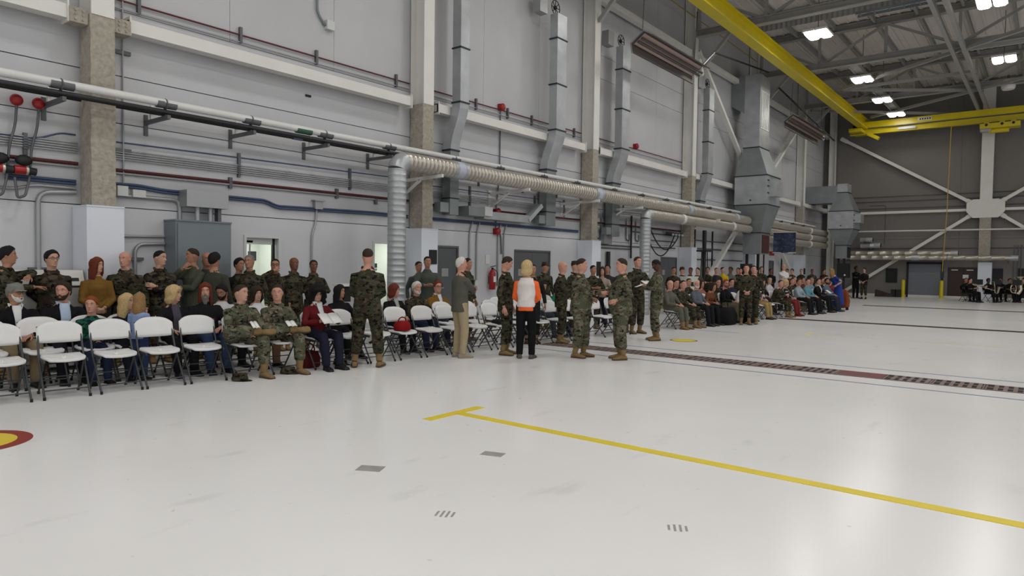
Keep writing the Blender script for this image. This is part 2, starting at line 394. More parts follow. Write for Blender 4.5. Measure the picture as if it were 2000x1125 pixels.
# longitudinal double struts and horizontal bracing at bottom-chord level
for x, wd, lb in ((-3.22, .2, 'above the end wall column'), (2.2, .2, 'farther right, beyond the picture')):
    g = empty('roof_strut', (x, 16, 10.6), 0, 'lengthwise grey roof strut ' + lb, 'beam', 'lengthwise roof struts')
    for d in (-wd, wd): MB().box(x + d - .07, x + d + .07, -14, 47.2, 10.5, 10.7).build('channel', m_steel, g, (x, 16, 10.6))
for j, (p, q, lb) in enumerate([((-3.2, 33.4), (-8.6, 37.3), 'from the third visible truss towards the wall'), ((-8.6, 37.3), (-3.2, 41.2), 'crossing below the second lamp of the row'), ((-3.2, 33.4), (2.2, 29.5), 'rising to the upper right corner'), ((-3.2, 41.2), (-8.6, 45.), 'above the bridge crane, left piece'), ((-3.2, 41.2), (2.2, 37.3), 'right of the long double strut'),
                               ((-8.6, 37.3), (-2.9, 37.3), 'level strut beside the second lamp of the row'), ((-3.2, 33.4), (4, 33.9), 'level strut at the right edge'), ((-11, 41.3), (-4, 47.2), 'low strut behind the bridge crane')]):
    tag(MB().bar((p[0], p[1], 10.62), (q[0], q[1], 10.62), .13, .13).build('roof_brace', m_steel), 'thin horizontal roof brace ' + lb, 'brace', 'horizontal roof braces')
g = empty('roof_strut', (-7.2, 40, 10.6), 0, 'wide lengthwise roof strut running behind the row of four lamps', 'beam')
MB().box(-7.4, -7.05, 33.5, 47.2, 10.72, 10.9).build('channel', m_steel, g, (-7.2, 40, 10.6))
MB().box(-7.42, -7.38, 33.5, 47.2, 10.66, 10.72).build('lip', m_steel, g, (-7.2, 40, 10.6))
# corrugated closure strip between trusses
mb = MB(); pts = []
for k in range(140):
    x = -11 + k * .1; pts.append((x, 29.9 + (.05 if k % 2 else 0)))
vs = [(x, y, z) for x, y in pts for z in (11.75, 12.5)]
mb.add(vs, [(2 * i, 2 * i + 2, 2 * i + 3, 2 * i + 1) for i in range(139)])
o = mb.build('closure_strip', m_steel); sd = o.modifiers.new('s', 'SOLIDIFY'); sd.thickness = .02
tag(o, 'corrugated sheet strip hanging across the roof behind the lamps', 'sheet')
# ladder-like cable tray
t = empty('cable_tray', (-4, 29.2, 11.4), 0, 'green grey ladder cable tray under the roof at the top edge', 'cable tray')
for s in (-.2, .2): MB().box(-6.2, 3, 29.2 + s - .02, 29.2 + s + .02, 11.4, 11.5).build('side_rail', m_cab, t, (-4, 29.2, 11.4))
for k in range(18): MB().box(-6.1 + k * .5, -6.06 + k * .5, 29.0, 29.4, 11.42, 11.46).build('rung', m_cab, t, (-4, 29.2, 11.4))

# ------------------------------------------------------------------ high-bay lamps: each fixture carries its own area light
m_lamp = mat('lamp diffuser lit', (255, 250, 240), .4, emit=14.)
def make_lamp():
    t = empty('high_bay_lamp', (0, 0, 0)); t['category'] = 'lamp'; t['group'] = 'high bay lamps'
    for s in (-1, 1):
        h = MB().box(s * .225 - .2, s * .225 + .2, -.55, .55, .06, .14).build('housing', m_white, t)
        mb = MB(); ring = lambda z, k: [(s * .225 + (.18 * k) * (1 if c[0] > 0 else -1) * (abs(c[0]) ** .4), .5 * k * (1 if c[1] > 0 else -1) * (abs(c[1]) ** .4), z) for c in [(cos(2 * pi * (j + .5) / 16), sin(2 * pi * (j + .5) / 16)) for j in range(16)]]
        mb.loft([ring(.06, 1), ring(.02, 1), ring(0, .93)]).build('diffuser', m_lamp, t)
    MB().tube([(0, 0, .14), (0, 0, 12.6 - 10.45)], .015, 6).build('hanger_rod', m_strut, t)
    MB().box(-.5, .5, -.05, .05, .14, .18).build('crossbar', m_strut, t)
    ld = bpy.data.lights.new('lamp_light', 'AREA'); ld.shape = 'RECTANGLE'; ld.size = .9; ld.size_y = 1.1; ld.energy = LAMP_POWER; ld.color = (.985, .99, 1.)
    l = bpy.data.objects.new('lamp_light', ld); col.objects.link(l); l.parent = t; l.location = (0, 0, -.03)
    return t
proto = make_lamp(); first = True; LZ = 10.45
names = {(-7.2, 27.7): 'bright twin-panel lamp above the yellow beam, largest of the diagonal row of four', (-7.2, 35.45): 'bright twin-panel lamp, second in the diagonal row of four',
         (-7.2, 40.3): 'bright twin-panel lamp, third in the diagonal row of four', (-7.2, 44.4): 'bright twin-panel lamp just above the bridge crane, smallest in view',
         (-1.8, 27.7): 'bright twin-panel lamp cut by the top edge at right', (-1.8, 35.45): 'bright twin-panel lamp at the right, below the one at the top edge'}
for x in (-7.2, -1.8, 3.6, 9.0, 14.4, 19.8):
    for y in (-9, -2, 5.5, 13, 20.3, 27.7, 35.45, 40.3, 44.4):
        if y > 36 and x > -7: continue
        lb = names.get((x, y), 'twin-panel high bay lamp outside the picture')
        if first: proto.location = (x, y, LZ); proto['label'] = lb; first = False; c_ = proto
        else: c_ = dup(proto, None, (x, y, LZ), None, lb)
        k_ = (.78 if y > 24 else 1.) * (.85 if x > 0 else 1.)
        if k_ < 1 and y < 36:
            for ch in list(c_.children):
                if ch.type == 'LIGHT': ch.data = ch.data.copy(); ch.data.energy = LAMP_POWER * k_
        if y > 36:
            for ch in list(c_.children):
                if ch.type == 'LIGHT': ch.data = ch.data.copy(); ch.data.energy = LAMP_POWER * (.35 if y < 42 else .1)
# ================================================================== doors in the side wall
m_frame = mat('door frame grey white', (196, 198, 196), .5)
m_room = mat('lit corridor wall cream', (214, 220, 208), .7)
def wall_door(n, y0, y1, zt, label, leaves=1, open_=False):
    d = empty('door_%d' % n, (WX, (y0 + y1) / 2, 0), 0, label, 'door', kind='structure'); o = (WX, (y0 + y1) / 2, 0)
    mb = MB(); mb.box(WX - .12, WX + .02, y0, y0 + .05, 0, zt); mb.box(WX - .12, WX + .02, y1 - .05, y1, 0, zt); mb.box(WX - .12, WX + .02, y0 + .05, y1 - .05, zt - .05, zt)
    mb.build('door_frame', m_frame if open_ else m_door, d, o)
    if not open_:
        w_ = (y1 - y0 - .1) / leaves
        for k in range(leaves):
            a = y0 + .05 + k * w_
            lf = MB().box(WX - .06, WX - .015, a + .004, a + w_ - .004, .01, zt - .055).build('door_leaf', m_door, d, o)
            ly = a + (.07 if (k or leaves == 1) else w_ - .07)
            MB().tube([(WX - .015, ly, 1.02), (WX + .035, ly, 1.02), (WX + .035, ly + .1, 1.02)], .011, 6).build('door_handle', m_galv, lf, o)
            if k == 0: MB().box(WX - .015, WX - .005, a + w_ * .2, a + w_ * .55, 1.3, 1.5).build('door_sign', mat('small white door notice', (150, 150, 150), .5), lf, o)
    return d, o
def corridor(d, o, y0, y1):
    mb = MB(); mb.box(WX - 1.6, WX - 1.55, y0 - .5, y1 + .5, 0, 2.4); mb.box(WX - 1.55, WX - .25, y0 - .55, y0 - .5, 0, 2.4); mb.box(WX - 1.55, WX - .25, y1 + .5, y1 + .55, 0, 2.4)
    mb.box(WX - 1.6, WX - .25, y0 - .55, y1 + .55, 2.4, 2.45); mb.box(WX - 1.6, WX, y0 - .55, y1 + .55, -.06, -.001)
    mb.build('corridor_shell', m_room, d, o)
    ld = bpy.data.lights.new('corridor_light', 'AREA'); ld.size = .5; ld.energy = 22; l_ = bpy.data.objects.new('corridor_light', ld); col.objects.link(l_); l_.parent = d; l_.location = (-.8, 0, 2.35)
d, o = wall_door(1, 6.88, 7.65, 2.10, 'open lit doorway with glazed white panels behind the standing soldiers', open_=True)
corridor(d, o, 6.88, 7.65)
MB().box(WX - .9, WX - .86, 6.6, 7.28, 0, 1.74).build('inner_panel', mat('white inner panel', (224, 228, 220), .6), d, o)
MB().box(WX - .5, WX - .47, 7.27, 7.3, 0, 2.3).build('mullion', m_frame, d, o)
MB().box(WX - .4, WX - .3, 7.2, 7.32, 1.62, 1.8).build('monitor', m_strut, d, o)
MB().box(WX - .1, WX - .09, 6.94, 7.12, 1.96, 2.0).build('door_number', m_door, d, o)
MB().box(WX - .1, WX - .09, 6.93, 7.6, 1.93, 2.05).build('transom_glass', mat('pale transom panel', (200, 206, 196), .3), d, o)
MB().box(WX - .13, WX - .08, 7.53, 7.58, 0, 2.05).build('door_edge', m_dark, d, o)
d, o = wall_door(2, 9.94, 10.72, 2.09, 'pale doorway half hidden behind the upright spiral duct', open_=True)
corridor(d, o, 9.94, 10.72)
MB().box(WX - .3, WX - .26, 9.99, 10.3, 1.5, 1.6).build('door_closer', m_strut, d, o)
wall_door(3, 11.95, 12.72, 2.06, 'single dark grey door right of the second column')
wall_door(4, 15.0, 16.75, 2.04, 'double dark grey doors behind the blonde woman', 2)
wall_door(5, 24.1, 25.55, 2.0, 'double dark grey doors left of the fourth column', 2)
wall_door(6, 36.9, 37.7, 2.03, 'narrow dark door under a red exit sign far along the wall')
ex = MB().box(WX - .02, WX + .05, 36.95, 37.65, 2.3, 2.52)
exo = tag(ex.build('exit_sign', mat('lit red exit sign', (120, 34, 30), .5, emit=.12)), 'small red lit exit sign above a far door', 'sign')

# ================================================================== pipe racks along the wall
def run(name, pts, r, m, label, cat, group=None, n=8, rounded=True):
    mb = MB(); mb.tube(bez(pts) if rounded and len(pts) > 2 else pts, r, n)
    p0 = pts[len(pts) // 2]
    return tag(mb.build(name, m, None, tuple(p0)), label, cat, group)
px, pz = -11.05, 4.06
wp = empty('water_pipe', (px, 12, pz), 0, 'long white insulated pipe on brackets running the length of the wall', 'pipe'); o = (px, 12, pz)
MB().tube([(px, -12, pz), (px, 43., pz + .06)], .062, 12).build('pipe_body', m_pipe, wp, o)
for yy, l_, m_ in ((6.9 + .62, .32, mat('green pipe label', (44, 84, 60), .5)),):
    MB().tube([(px, yy, pz), (px, yy + l_, pz)], .066, 12).build('pipe_label', m_, wp, o)
armys = [-1.5, .7, 2.2, 3.69, 5.14, 6.61, 8.16, 9.78, 11.8, 13.45, 15.34, 17.02, 19.2, 21.1, 23., 24.9, 27., 29.2, 34.5, 36.5, 38.5, 40.5]
for i, ya in enumerate(armys):
    MB().tube([(px, ya - .14, pz), (px, ya + .16, pz)], .067, 12).build('joint_sleeve', m_strut, wp, o)
run('drain_pipe', [(px + .0, -12, pz - .13), (px, 43, pz - .1)], .042, m_black, 'black iron pipe slung directly under the long white pipe', 'pipe')
run('gas_pipe', [(-11.5, -12, pz - .06), (-11.5, 4.1, pz - .06)], .04, m_black, 'black pipe close to the wall left of the first column', 'pipe')
for i in range(4):
    run('gas_pipe', [(-11.5, COLY[i] + .2, pz - .06), (-11.5, COLY[i + 1] - .2, pz - .06)], .04, m_black, 'black pipe close to the wall ' + gl[i + 1], 'pipe')
bl = MB().tube([(-11.5, 7.75, pz - .06), (-11.5, 7.95, pz - .06)], .046, 10)
tag(bl.build('pipe_label', mat('pale blue pipe label', (96, 110, 150), .5)), 'pale blue label band on the black wall pipe', 'label')
for i, ya in enumerate(armys):
    t = empty('pipe_bracket', (WX, ya, pz - .2), 0, None, 'bracket', 'arms carrying the long white pipe'); t['label'] = 'steel strut arm under the long white pipe, ' + (['outside the picture'] * 3 + [q + ' from the left' for q in ordn] + ['seventeenth from the left', 'eighteenth from the left', 'nineteenth from the left'])[i]
    o = (WX, ya, pz - .2)
    near_col = min(abs(ya - c) for c in COLY) < .35
    MB().box(WX, px + .12, ya - .025, ya + .025, pz - .24, pz - .18).build('arm', m_strut, t, o)
    MB().box(WX, WX + .03, ya - .03, ya + .03, pz - .42, pz - .08).build('wall_plate', m_strut, t, o)
    mb = MB(); mb.tube([(px, ya, pz + .09), (px, ya, pz - .2)], .012, 6); mb.tube([(px + .075 * cos(a), ya, pz + .075 * sin(a)) for a in np.linspace(0, 2 * pi, 13)], .012, 6)
    mb.build('pipe_clamp', m_strut, t, o)
    MB().box(-11.56, -11.5, ya - .02, ya + .02, pz - .18, pz + .04).build('hook', m_white, t, o)
# conduits on the wall, bay by bay
cx = -11.712
bays = [(-4, COLY[0] - .2), (COLY[0] + .2, COLY[1] - .2), (COLY[1] + .2, COLY[2] - .2), (COLY[2] + .2, COLY[3] - .2)]
bn = ['left of the first column', 'between first and second columns', 'between second and third columns', 'between third and fourth columns']
for bi, (ya, yb_) in enumerate(bays):
    if bi:
        run('sprinkler_pipe', [(cx, ya, 5.68 + .03 * bi), (cx, yb_, 5.71 + .03 * bi)], .016, m_red, 'thin dark red pipe above the white beam ' + bn[bi], 'pipe')
        run('steel_conduit', [(cx, ya, 5.55 + .03 * bi), (cx, yb_, 5.58 + .03 * bi)], .014, m_cond, 'thin pale conduit just above the white beam ' + bn[bi], 'conduit')
    run('sprinkler_pipe', [(cx, ya, 3.03), (cx, yb_, 3.06)], .024, m_red, 'dark red pipe at shoulder height of the pipe racks ' + bn[bi], 'pipe')
    run('steel_conduit', [(cx, ya, 2.98), (cx, yb_, 3.01)], .02, m_cond, 'pale conduit right under the dark red pipe ' + bn[bi], 'conduit')
    for k in range(5):
        z = 3.35 - .036 * k
        run('steel_conduit', [(cx, ya, z), (cx, yb_, z + .02)], .012, m_cond, 'pale conduit, %s of five in the rack %s' % (['topmost', 'second', 'middle', 'fourth', 'lowest'][k], bn[bi]), 'conduit', 'racked wall conduits')
    if bi: run('blue_conduit', [(cx, ya, 3.47), (cx, yb_, 3.55)], .012, m_blue, 'thin blue conduit over the rack of five ' + bn[bi], 'conduit')
run('blue_conduit', [(cx, -3, 3.36), (cx, 3.6, 3.36), (cx, 3.9, 3.49), (cx, 4.1, 3.49)], .013, m_blue, 'thin blue conduit with a step up beside the first column', 'conduit')
for k, dz in enumerate((0, -.045)):
    lb = ['upper', 'lower'][k]
    run('blue_conduit', [(cx, 3.2, 2.79 + dz), (cx, 4.1, 2.79 + dz)], .02, m_blue, lb + ' of two thick blue conduits left of the first column', 'conduit')
    run('blue_conduit', [(cx, 4.55, 2.81 + dz), (cx, 5.0, 2.82 + dz), (cx, 5.4, 2.78 + dz), (cx, 7.3, 2.77 + dz), (cx, 7.55, 2.68 + dz), (cx, 9.8, 2.72 + dz), (cx, 10.95, 2.71 + dz)], .02, m_blue, lb + ' of two blue conduits with a downward step above the open doorway', 'conduit')
    run('blue_conduit', [(cx, 11.4, 2.71 + dz), (cx, 18.2, 2.71 + dz)], .02, m_blue, lb + ' of two blue conduits between second and third columns', 'conduit')
# strut brackets on the racks
for i, (ya, z0, z1) in enumerate([(6.77, 3.14, 3.58), (9.29, 3.15, 3.6), (3.45, 3.1, 3.42), (13.1, 3.1, 3.6), (15.9, 3.1, 3.6), (17.4, 3.1, 3.6)]):
    mb = MB().box(WX, WX + .05, ya - .025, ya + .025, z0, z1)
    for k in range(5): mb.box(WX + .05, cx + .03, ya - .03, ya + .03, 3.33 - .036 * k, 3.35 - .036 * k)
    tag(mb.build('conduit_strut', m_strut, None, (WX, ya, z0)), 'upright strut clamping the rack of five conduits, %s from the left' % ordn[[1, 2, 0, 3, 4, 5][i]], 'bracket', 'conduit rack struts')
for i, (ya, z0, z1) in enumerate([(6.6, 2.92, 3.12), (8.95, 2.94, 3.14), (10.0, 2.9, 3.03)]):
    tag(MB().box(WX, WX + .06, ya - .03, ya + .03, z0, z1).build('conduit_strut', m_strut, None, (WX, ya, z0)), 'short strut clamping the dark red pipe, %s from the first column' % ordn[i], 'bracket')
for i, ya in enumerate([5.03, 6.8, 8.44, 10.57, 13.3, 14.6, 15.7, 17.9]):
    tag(MB().box(WX - .004, WX + .06, ya - .025, ya + .025, 5.58, 5.86).build('pipe_clip', m_strut, None, (WX, ya, 5.6)), 'small upright clip on the high red pipe, %s from the first column' % ordn[i], 'clip', 'clips of the high red pipe')
# vertical conduit right of column 1
run('steel_conduit', [(cx, 4.78, 2.8), (cx, 4.78, 5.9)], .014, m_cond, 'thin vertical conduit close right of the first column', 'conduit')
for k, z in enumerate((4.9, 3.35)):
    tag(MB().box(WX, WX + .05, 4.66, 4.9, z - .03, z + .03).build('conduit_strut', m_strut, None, (WX, 4.78, z)), ['upper', 'lower'][k] + ' cross strut on the thin conduit near the first column', 'bracket')
# fat grey conduits with bends near the floor machines
run('fat_conduit', [(cx, 3.6, .9), (cx, 3.6, 2.58), (cx, 4.1, 2.62)], .035, m_cond, 'fat grey conduit bending down left of the first column', 'conduit')
run('fat_conduit', [(cx, 4.6, 2.63), (cx, 5.68, 2.63), (cx, 5.68, 2.27)], .035, m_cond, 'fat grey conduit bending down onto the tall grey cabinet', 'conduit')
run('fat_conduit', [(cx, 2.6, 2.62), (cx, 3.3, 2.6), (cx, 3.55, 2.68), (cx, 4.1, 2.68)], .022, m_cond, 'thin grey conduit with a step left of the first column', 'conduit')
run('fat_conduit', [(cx, 4.64, 1.2), (cx, 4.64, 1.98), (cx, 5.42, 2.0)], .022, m_cond, 'upper bent conduit entering the left side of the grey cabinet', 'conduit')
run('fat_conduit', [(cx, 4.95, 1.0), (cx, 4.95, 1.86), (cx, 5.42, 1.88)], .03, m_cond, 'lower bent conduit entering the left side of the grey cabinet', 'conduit')
for k, (ya, z) in enumerate([(3.6, 1.45), (4.95, 1.62), (4.62, 1.62)]):
    tag(MB().box(WX, WX + .06, ya - .13, ya + .13, z - .025, z + .025).build('conduit_strut', m_strut, None, (WX, ya, z)), 'cross strut on the bent conduit %s' % ['left of the first column', 'beside the grey cabinet', 'behind the column cover'][k], 'bracket')
# conduit with junction box right of the doorway
run('steel_conduit', [(cx, 8.46, 2.8), (cx, 8.43, 2.4), (cx, 8.34, 2.15), (cx, 8.34, .6)], .02, m_cond, 'vertical conduit dropping from a small box right of the open doorway', 'conduit')
t = MB().box(WX, WX + .1, 8.38, 8.56, 2.68, 2.84).box(WX, WX + .14, 8.34, 8.6, 2.84, 2.86); tag(t.build('junction_box', m_cond, None, (WX, 8.46, 2.7)), 'small junction box on the blue conduits right of the doorway', 'box')
# junction boxes right of column 1 and high wall box
tag(MB().box(WX, WX + .12, 4.66, 4.82, 2.62, 2.78).box(WX, WX + .1, 4.9, 5.1, 2.62, 2.74).build('junction_box', m_frame, None, (WX, 4.8, 2.65)), 'pair of small pale boxes on the fat conduit right of the first column', 'box')
hx = MB(); hx.tube(bez([(cx, 8.45, 8.4), (cx, 8.45, 6.62), (cx, 8.62, 6.42), (cx, 8.7, 6.42)]), .024, 8); ho = hx.build('wall_box_conduit', m_cab, None, (cx, 8.5, 6.4))
tag(ho, 'short dark conduit ending in a white outlet box high on the wall', 'conduit'); MB().box(WX, WX + .1, 8.65, 8.83, 6.34, 6.52).build('outlet_box', m_frame, ho, (cx, 8.5, 6.4))
tag(MB().box(WX, WX + .03, 8.2, 8.32, 4.9, 4.94).build('wall_clip', m_dark, None, (WX, 8.26, 4.9)), 'tiny black clip on the bare wall panel under the beam', 'clip')
# red domed bells with hanging cables and reels
for k, ya in enumerate((3.33, 3.6)):
    t = MB(); t.ball((WX + .1, ya, 3.86), (.07, .085, .085), 12, 8); ob = t.build('red_bell', m_redb, None, (WX, ya, 3.86)); tag(ob, ['left', 'right'][k] + ' one of two red domes on the wall left of the first column', 'alarm bell', 'red wall domes')
    MB().tube([(WX, ya, 3.86), (WX + .06, ya, 3.86)], .03, 8).build('mount', m_strut, ob, (WX, ya, 3.86))
    kb = run('hanging_cable', [(WX + .1, ya, 3.78), (WX + .1, ya - .02, 3.5), (WX + .12, ya - .1, 3.2), (WX + .16, ya - .14, 2.75), (WX + .18, ya - .2, 2.5), (WX + .2, ya - .3, 2.46), (WX + .2, ya - .33, 2.75)], .018, m_strut, ['left', 'right'][k] + ' grey cable looping down from a red dome to the black connectors', 'cable')
t = empty('hose_coupling', (WX, 3.2, 2.8), 0, 'cluster of red and black hose couplings on the wall at the left edge', 'hose reel'); o = (WX, 3.2, 2.8)
MB().tube([(WX, 3.2, 2.86), (WX + .2, 3.2, 2.86)], .04, 10).build('mount', m_strut, t, o)
for ya in (3.08, 3.36):
    MB().tube([(WX + .2, ya - .1, 2.86), (WX + .2, ya + .04, 2.86)], .06, 12).build('red_collar', m_redb, t, o)
    MB().tube([(WX + .2, ya + .04, 2.86), (WX + .2, ya + .07, 2.86)], .064, 12).build('brass_ring', m_spiral, t, o)
    MB().tube([(WX + .2, ya + .07, 2.86), (WX + .2, ya + .17, 2.85)], .055, 12).build('plug', m_dark, t, o)
    MB().ball((WX + .2, ya + .02, 3.0), (.07, .11, .08)).build('reel_guard', m_dark, t, o)
    MB().tube([(WX + .2, ya - .05, 2.95), (WX + .2, ya + .1, 2.95)], .01, 6).build('rod', m_galv, t, o)

# grey cabinet with riser box
t = empty('electrical_cabinet', (WX, 5.9, 0), 0, 'tall grey electrical cabinet behind the standing soldiers', 'cabinet'); o = (WX, 5.9, 0)
MB().box(WX + .01, -11.34, 5.43, 6.4, .1, 2.26).build('body', m_cab, t, o)
MB().box(WX + .02, -11.36, 5.5, 6.34, 0, .1).build('plinth', m_dark, t, o)
MB().box(WX + .01, -11.32, 5.42, 6.41, 2.26, 2.285).build('rain_lid', m_cab, t, o)
dr = MB().box(-11.34, -11.318, 5.46, 6.37, .15, 2.22).build('cabinet_door', m_cab, t, o)
MB().box(-11.318, -11.3, 5.5, 5.53, 1.3, 1.42).build('handle', m_galv, dr, o)
MB().box(-11.318, -11.312, 5.85, 5.93, 1.6, 1.64).build('name_plate', m_white, dr, o)
t = empty('junction_trough', (WX, 6., 2.5), 0, 'wide pale grey metal box mounted above the electrical cabinet', 'box'); o = (WX, 6., 2.5)
MB().box(WX, -11.42, 5.66, 6.4, 2.52, 2.8).build('body', m_cond, t, o)
for ya in (5.92, 6.15): MB().tube([(-11.58, ya, 2.28), (-11.58, ya, 2.52)], .04, 10).build('riser_conduit', m_galv, t, o)
MB().box(-11.62, -11.5, 6.25, 6.31, 2.28, 2.52).build('riser_channel', m_strut, t, o)
# white laboratory-like machine at left
t = empty('white_machine', (WX, 3.5, 0), 0, 'white floor machine with a small screen behind the soldier in glasses', 'machine'); o = (WX, 3.5, 0)
MB().box(WX + .05, -11.2, 3.12, 4.0, .05, 1.22).build('body', m_white, t, o)
MB().hexa([(-11.7, 3.1, 1.22), (-11.16, 3.1, 1.22), (-11.16, 4.02, 1.22), (-11.7, 4.02, 1.22)], [(-11.7, 3.1, 1.44), (-11.26, 3.1, 1.44), (-11.26, 4.02, 1.44), (-11.7, 4.02, 1.44)]).build('control_panel', m_white, t, o)
MB().hexa([(-11.2, 3.78, 1.28), (-11.185, 3.78, 1.28), (-11.185, 3.95, 1.28), (-11.2, 3.95, 1.28)], [(-11.26, 3.78, 1.4), (-11.245, 3.78, 1.4), (-11.245, 3.95, 1.4), (-11.26, 3.95, 1.4)]).build('screen', m_dark, t, o)
MB().tube([(-11.24, 3.66, 1.34), (-11.2, 3.66, 1.34)], .025, 10).build('knob', m_dark, t, o)
MB().box(-11.21, -11.19, 3.2, 3.3, 1.32, 1.34).build('slot', m_dark, t, o)
MB().box(-11.2, -11.19, 3.16, 3.98, 1.19, 1.21).build('panel_seam', m_strut, t, o)
t = empty('grey_cart', (-11.2, 2.9, 0), 0, 'rounded grey equipment housing beside the white machine', 'machine'); o = (-11.2, 2.9, 0)
MB().loft([[(-11.5, 2.6, 0), (-11.1, 2.6, 0), (-11.1, 3.02, 0), (-11.5, 3.02, 0)], [(-11.5, 2.6, 1.1), (-11.1, 2.6, 1.1), (-11.1, 3.02, 1.1), (-11.5, 3.02, 1.1)], [(-11.48, 2.7, 1.36), (-11.15, 2.7, 1.36), (-11.15, 3.0, 1.36), (-11.48, 3.0, 1.36)]], 0, True, False).build('housing', m_cab, t, o)
MB().box(-11.1, -11.08, 2.9, 3.0, .85, 1.15).build('vent', m_dark, t, o)

# ================================================================== ducts
def spiral(mb, p, q, r, step=.12, n=18):
    p = np.array(p, float); q = np.array(q, float); L = np.linalg.norm(q - p); k = max(2, int(L / step)); pts = []; rr = []
    for i in range(k):
        a = p + (q - p) * i / k; d = (q - p) / L
        pts += [a, a + d * (L / k - .016), a + d * (L / k - .011), a + d * (L / k - .004)]; rr += [r, r, r + .0035, r + .0035]
    pts.append(q); rr.append(r)
    mb.tube(pts, rr, n); return mb
dx = -10.66; DR = .19
t = empty('spiral_duct', (dx, 9.66, 0), 0, 'large spiral duct rising from the floor and turning along the wall', 'duct'); o = (dx, 9.66, 0)
spiral(MB(), (dx, 9.66, .0), (dx, 9.66, 3.55), DR).build('riser', m_galv, t, o)
MB().tube([(dx, 9.66, 3.55), (dx, 9.68, 3.62), (dx, 9.76, 3.7), (dx, 9.86, 3.74)], DR + .004, 18).build('elbow', m_galv, t, o)
spiral(MB(), (dx, 9.82, 3.74), (dx, 30.4, 3.72), DR).build('horizontal_run', m_spiral, t, o)
for ya in (11.25, 17.3, 23.8, 28.6):
    MB().tube([(dx, ya, 3.74), (dx, ya + .12, 3.74)], DR + .012, 18).build('joint_collar', m_galv, t, o)
    MB().tube([(dx, ya + .12, 3.74), (dx, ya + .34, 3.74)], DR + .008, 18).build('joint_band', mat('pale blue white duct tape', (178, 182, 196), .5), t, o)
    MB().tube([(dx, ya + .34, 3.74), (dx, ya + .44, 3.74)], DR + .012, 18).build('joint_collar', m_galv, t, o)
t = empty('spiral_duct', (dx, 20.7, 0), 0, 'second spiral duct riser turning along the wall beneath the first', 'duct'); o = (dx, 20.7, 0)
spiral(MB(), (dx, 20.7, .0), (dx, 20.7, 3.2), .18).build('riser', m_galv, t, o)
MB().tube([(dx, 20.7, 3.2), (dx, 20.72, 3.28), (dx, 20.8, 3.35), (dx, 20.9, 3.37)], .185, 18).build('elbow', m_galv, t, o)
spiral(MB(), (dx, 20.86, 3.37), (dx, 30.6, 3.35), .18).build('horizontal_run', m_spiral, t, o)
for ya in (23.4, 28.4): MB().tube([(dx, ya, 3.37), (dx, ya + .2, 3.37)], .196, 18).build('joint_collar', m_white, t, o)
for k, z in enumerate((3.74, 3.37, 3.0)):
    t = empty('spiral_duct', (dx, 37, z), 0, 'spiral duct between the two duct towers, %s of three' % ['top', 'middle', 'bottom'][k], 'duct', 'stacked spiral ducts'); o = (dx, 37, z)
    spiral(MB(), (dx, 32.1, z), (dx, 43.8, z), .175, .16).build('duct_body', m_spiral, t, o)
    MB().tube([(dx, 40.2, z), (dx, 40.42, z)], .19, 18).build('joint_collar', m_white, t, o)
# wall shelf brackets carrying the spiral duct
for i, ya in enumerate((10.75, 13.9, 17.3, 20., 26.6)):
    t = empty('duct_bracket', (WX, ya, 3.45), 0, 'pale steel bracket arm under the large spiral duct, %s from the left' % ordn[i], 'bracket', 'brackets under the spiral duct'); o = (WX, ya, 3.45)
    MB().bar((WX, ya, 3.48), (dx + .25, ya, 3.52), .05, .07).build('arm', m_white, t, o)
    MB().bar((WX, ya, 3.1), (-11.1, ya, 3.47), .05, .05).build('diagonal_strut', m_white, t, o)
    MB().box(WX, WX + .03, ya - .06, ya + .06, 3.0, 3.56).build('wall_plate', m_white, t, o)

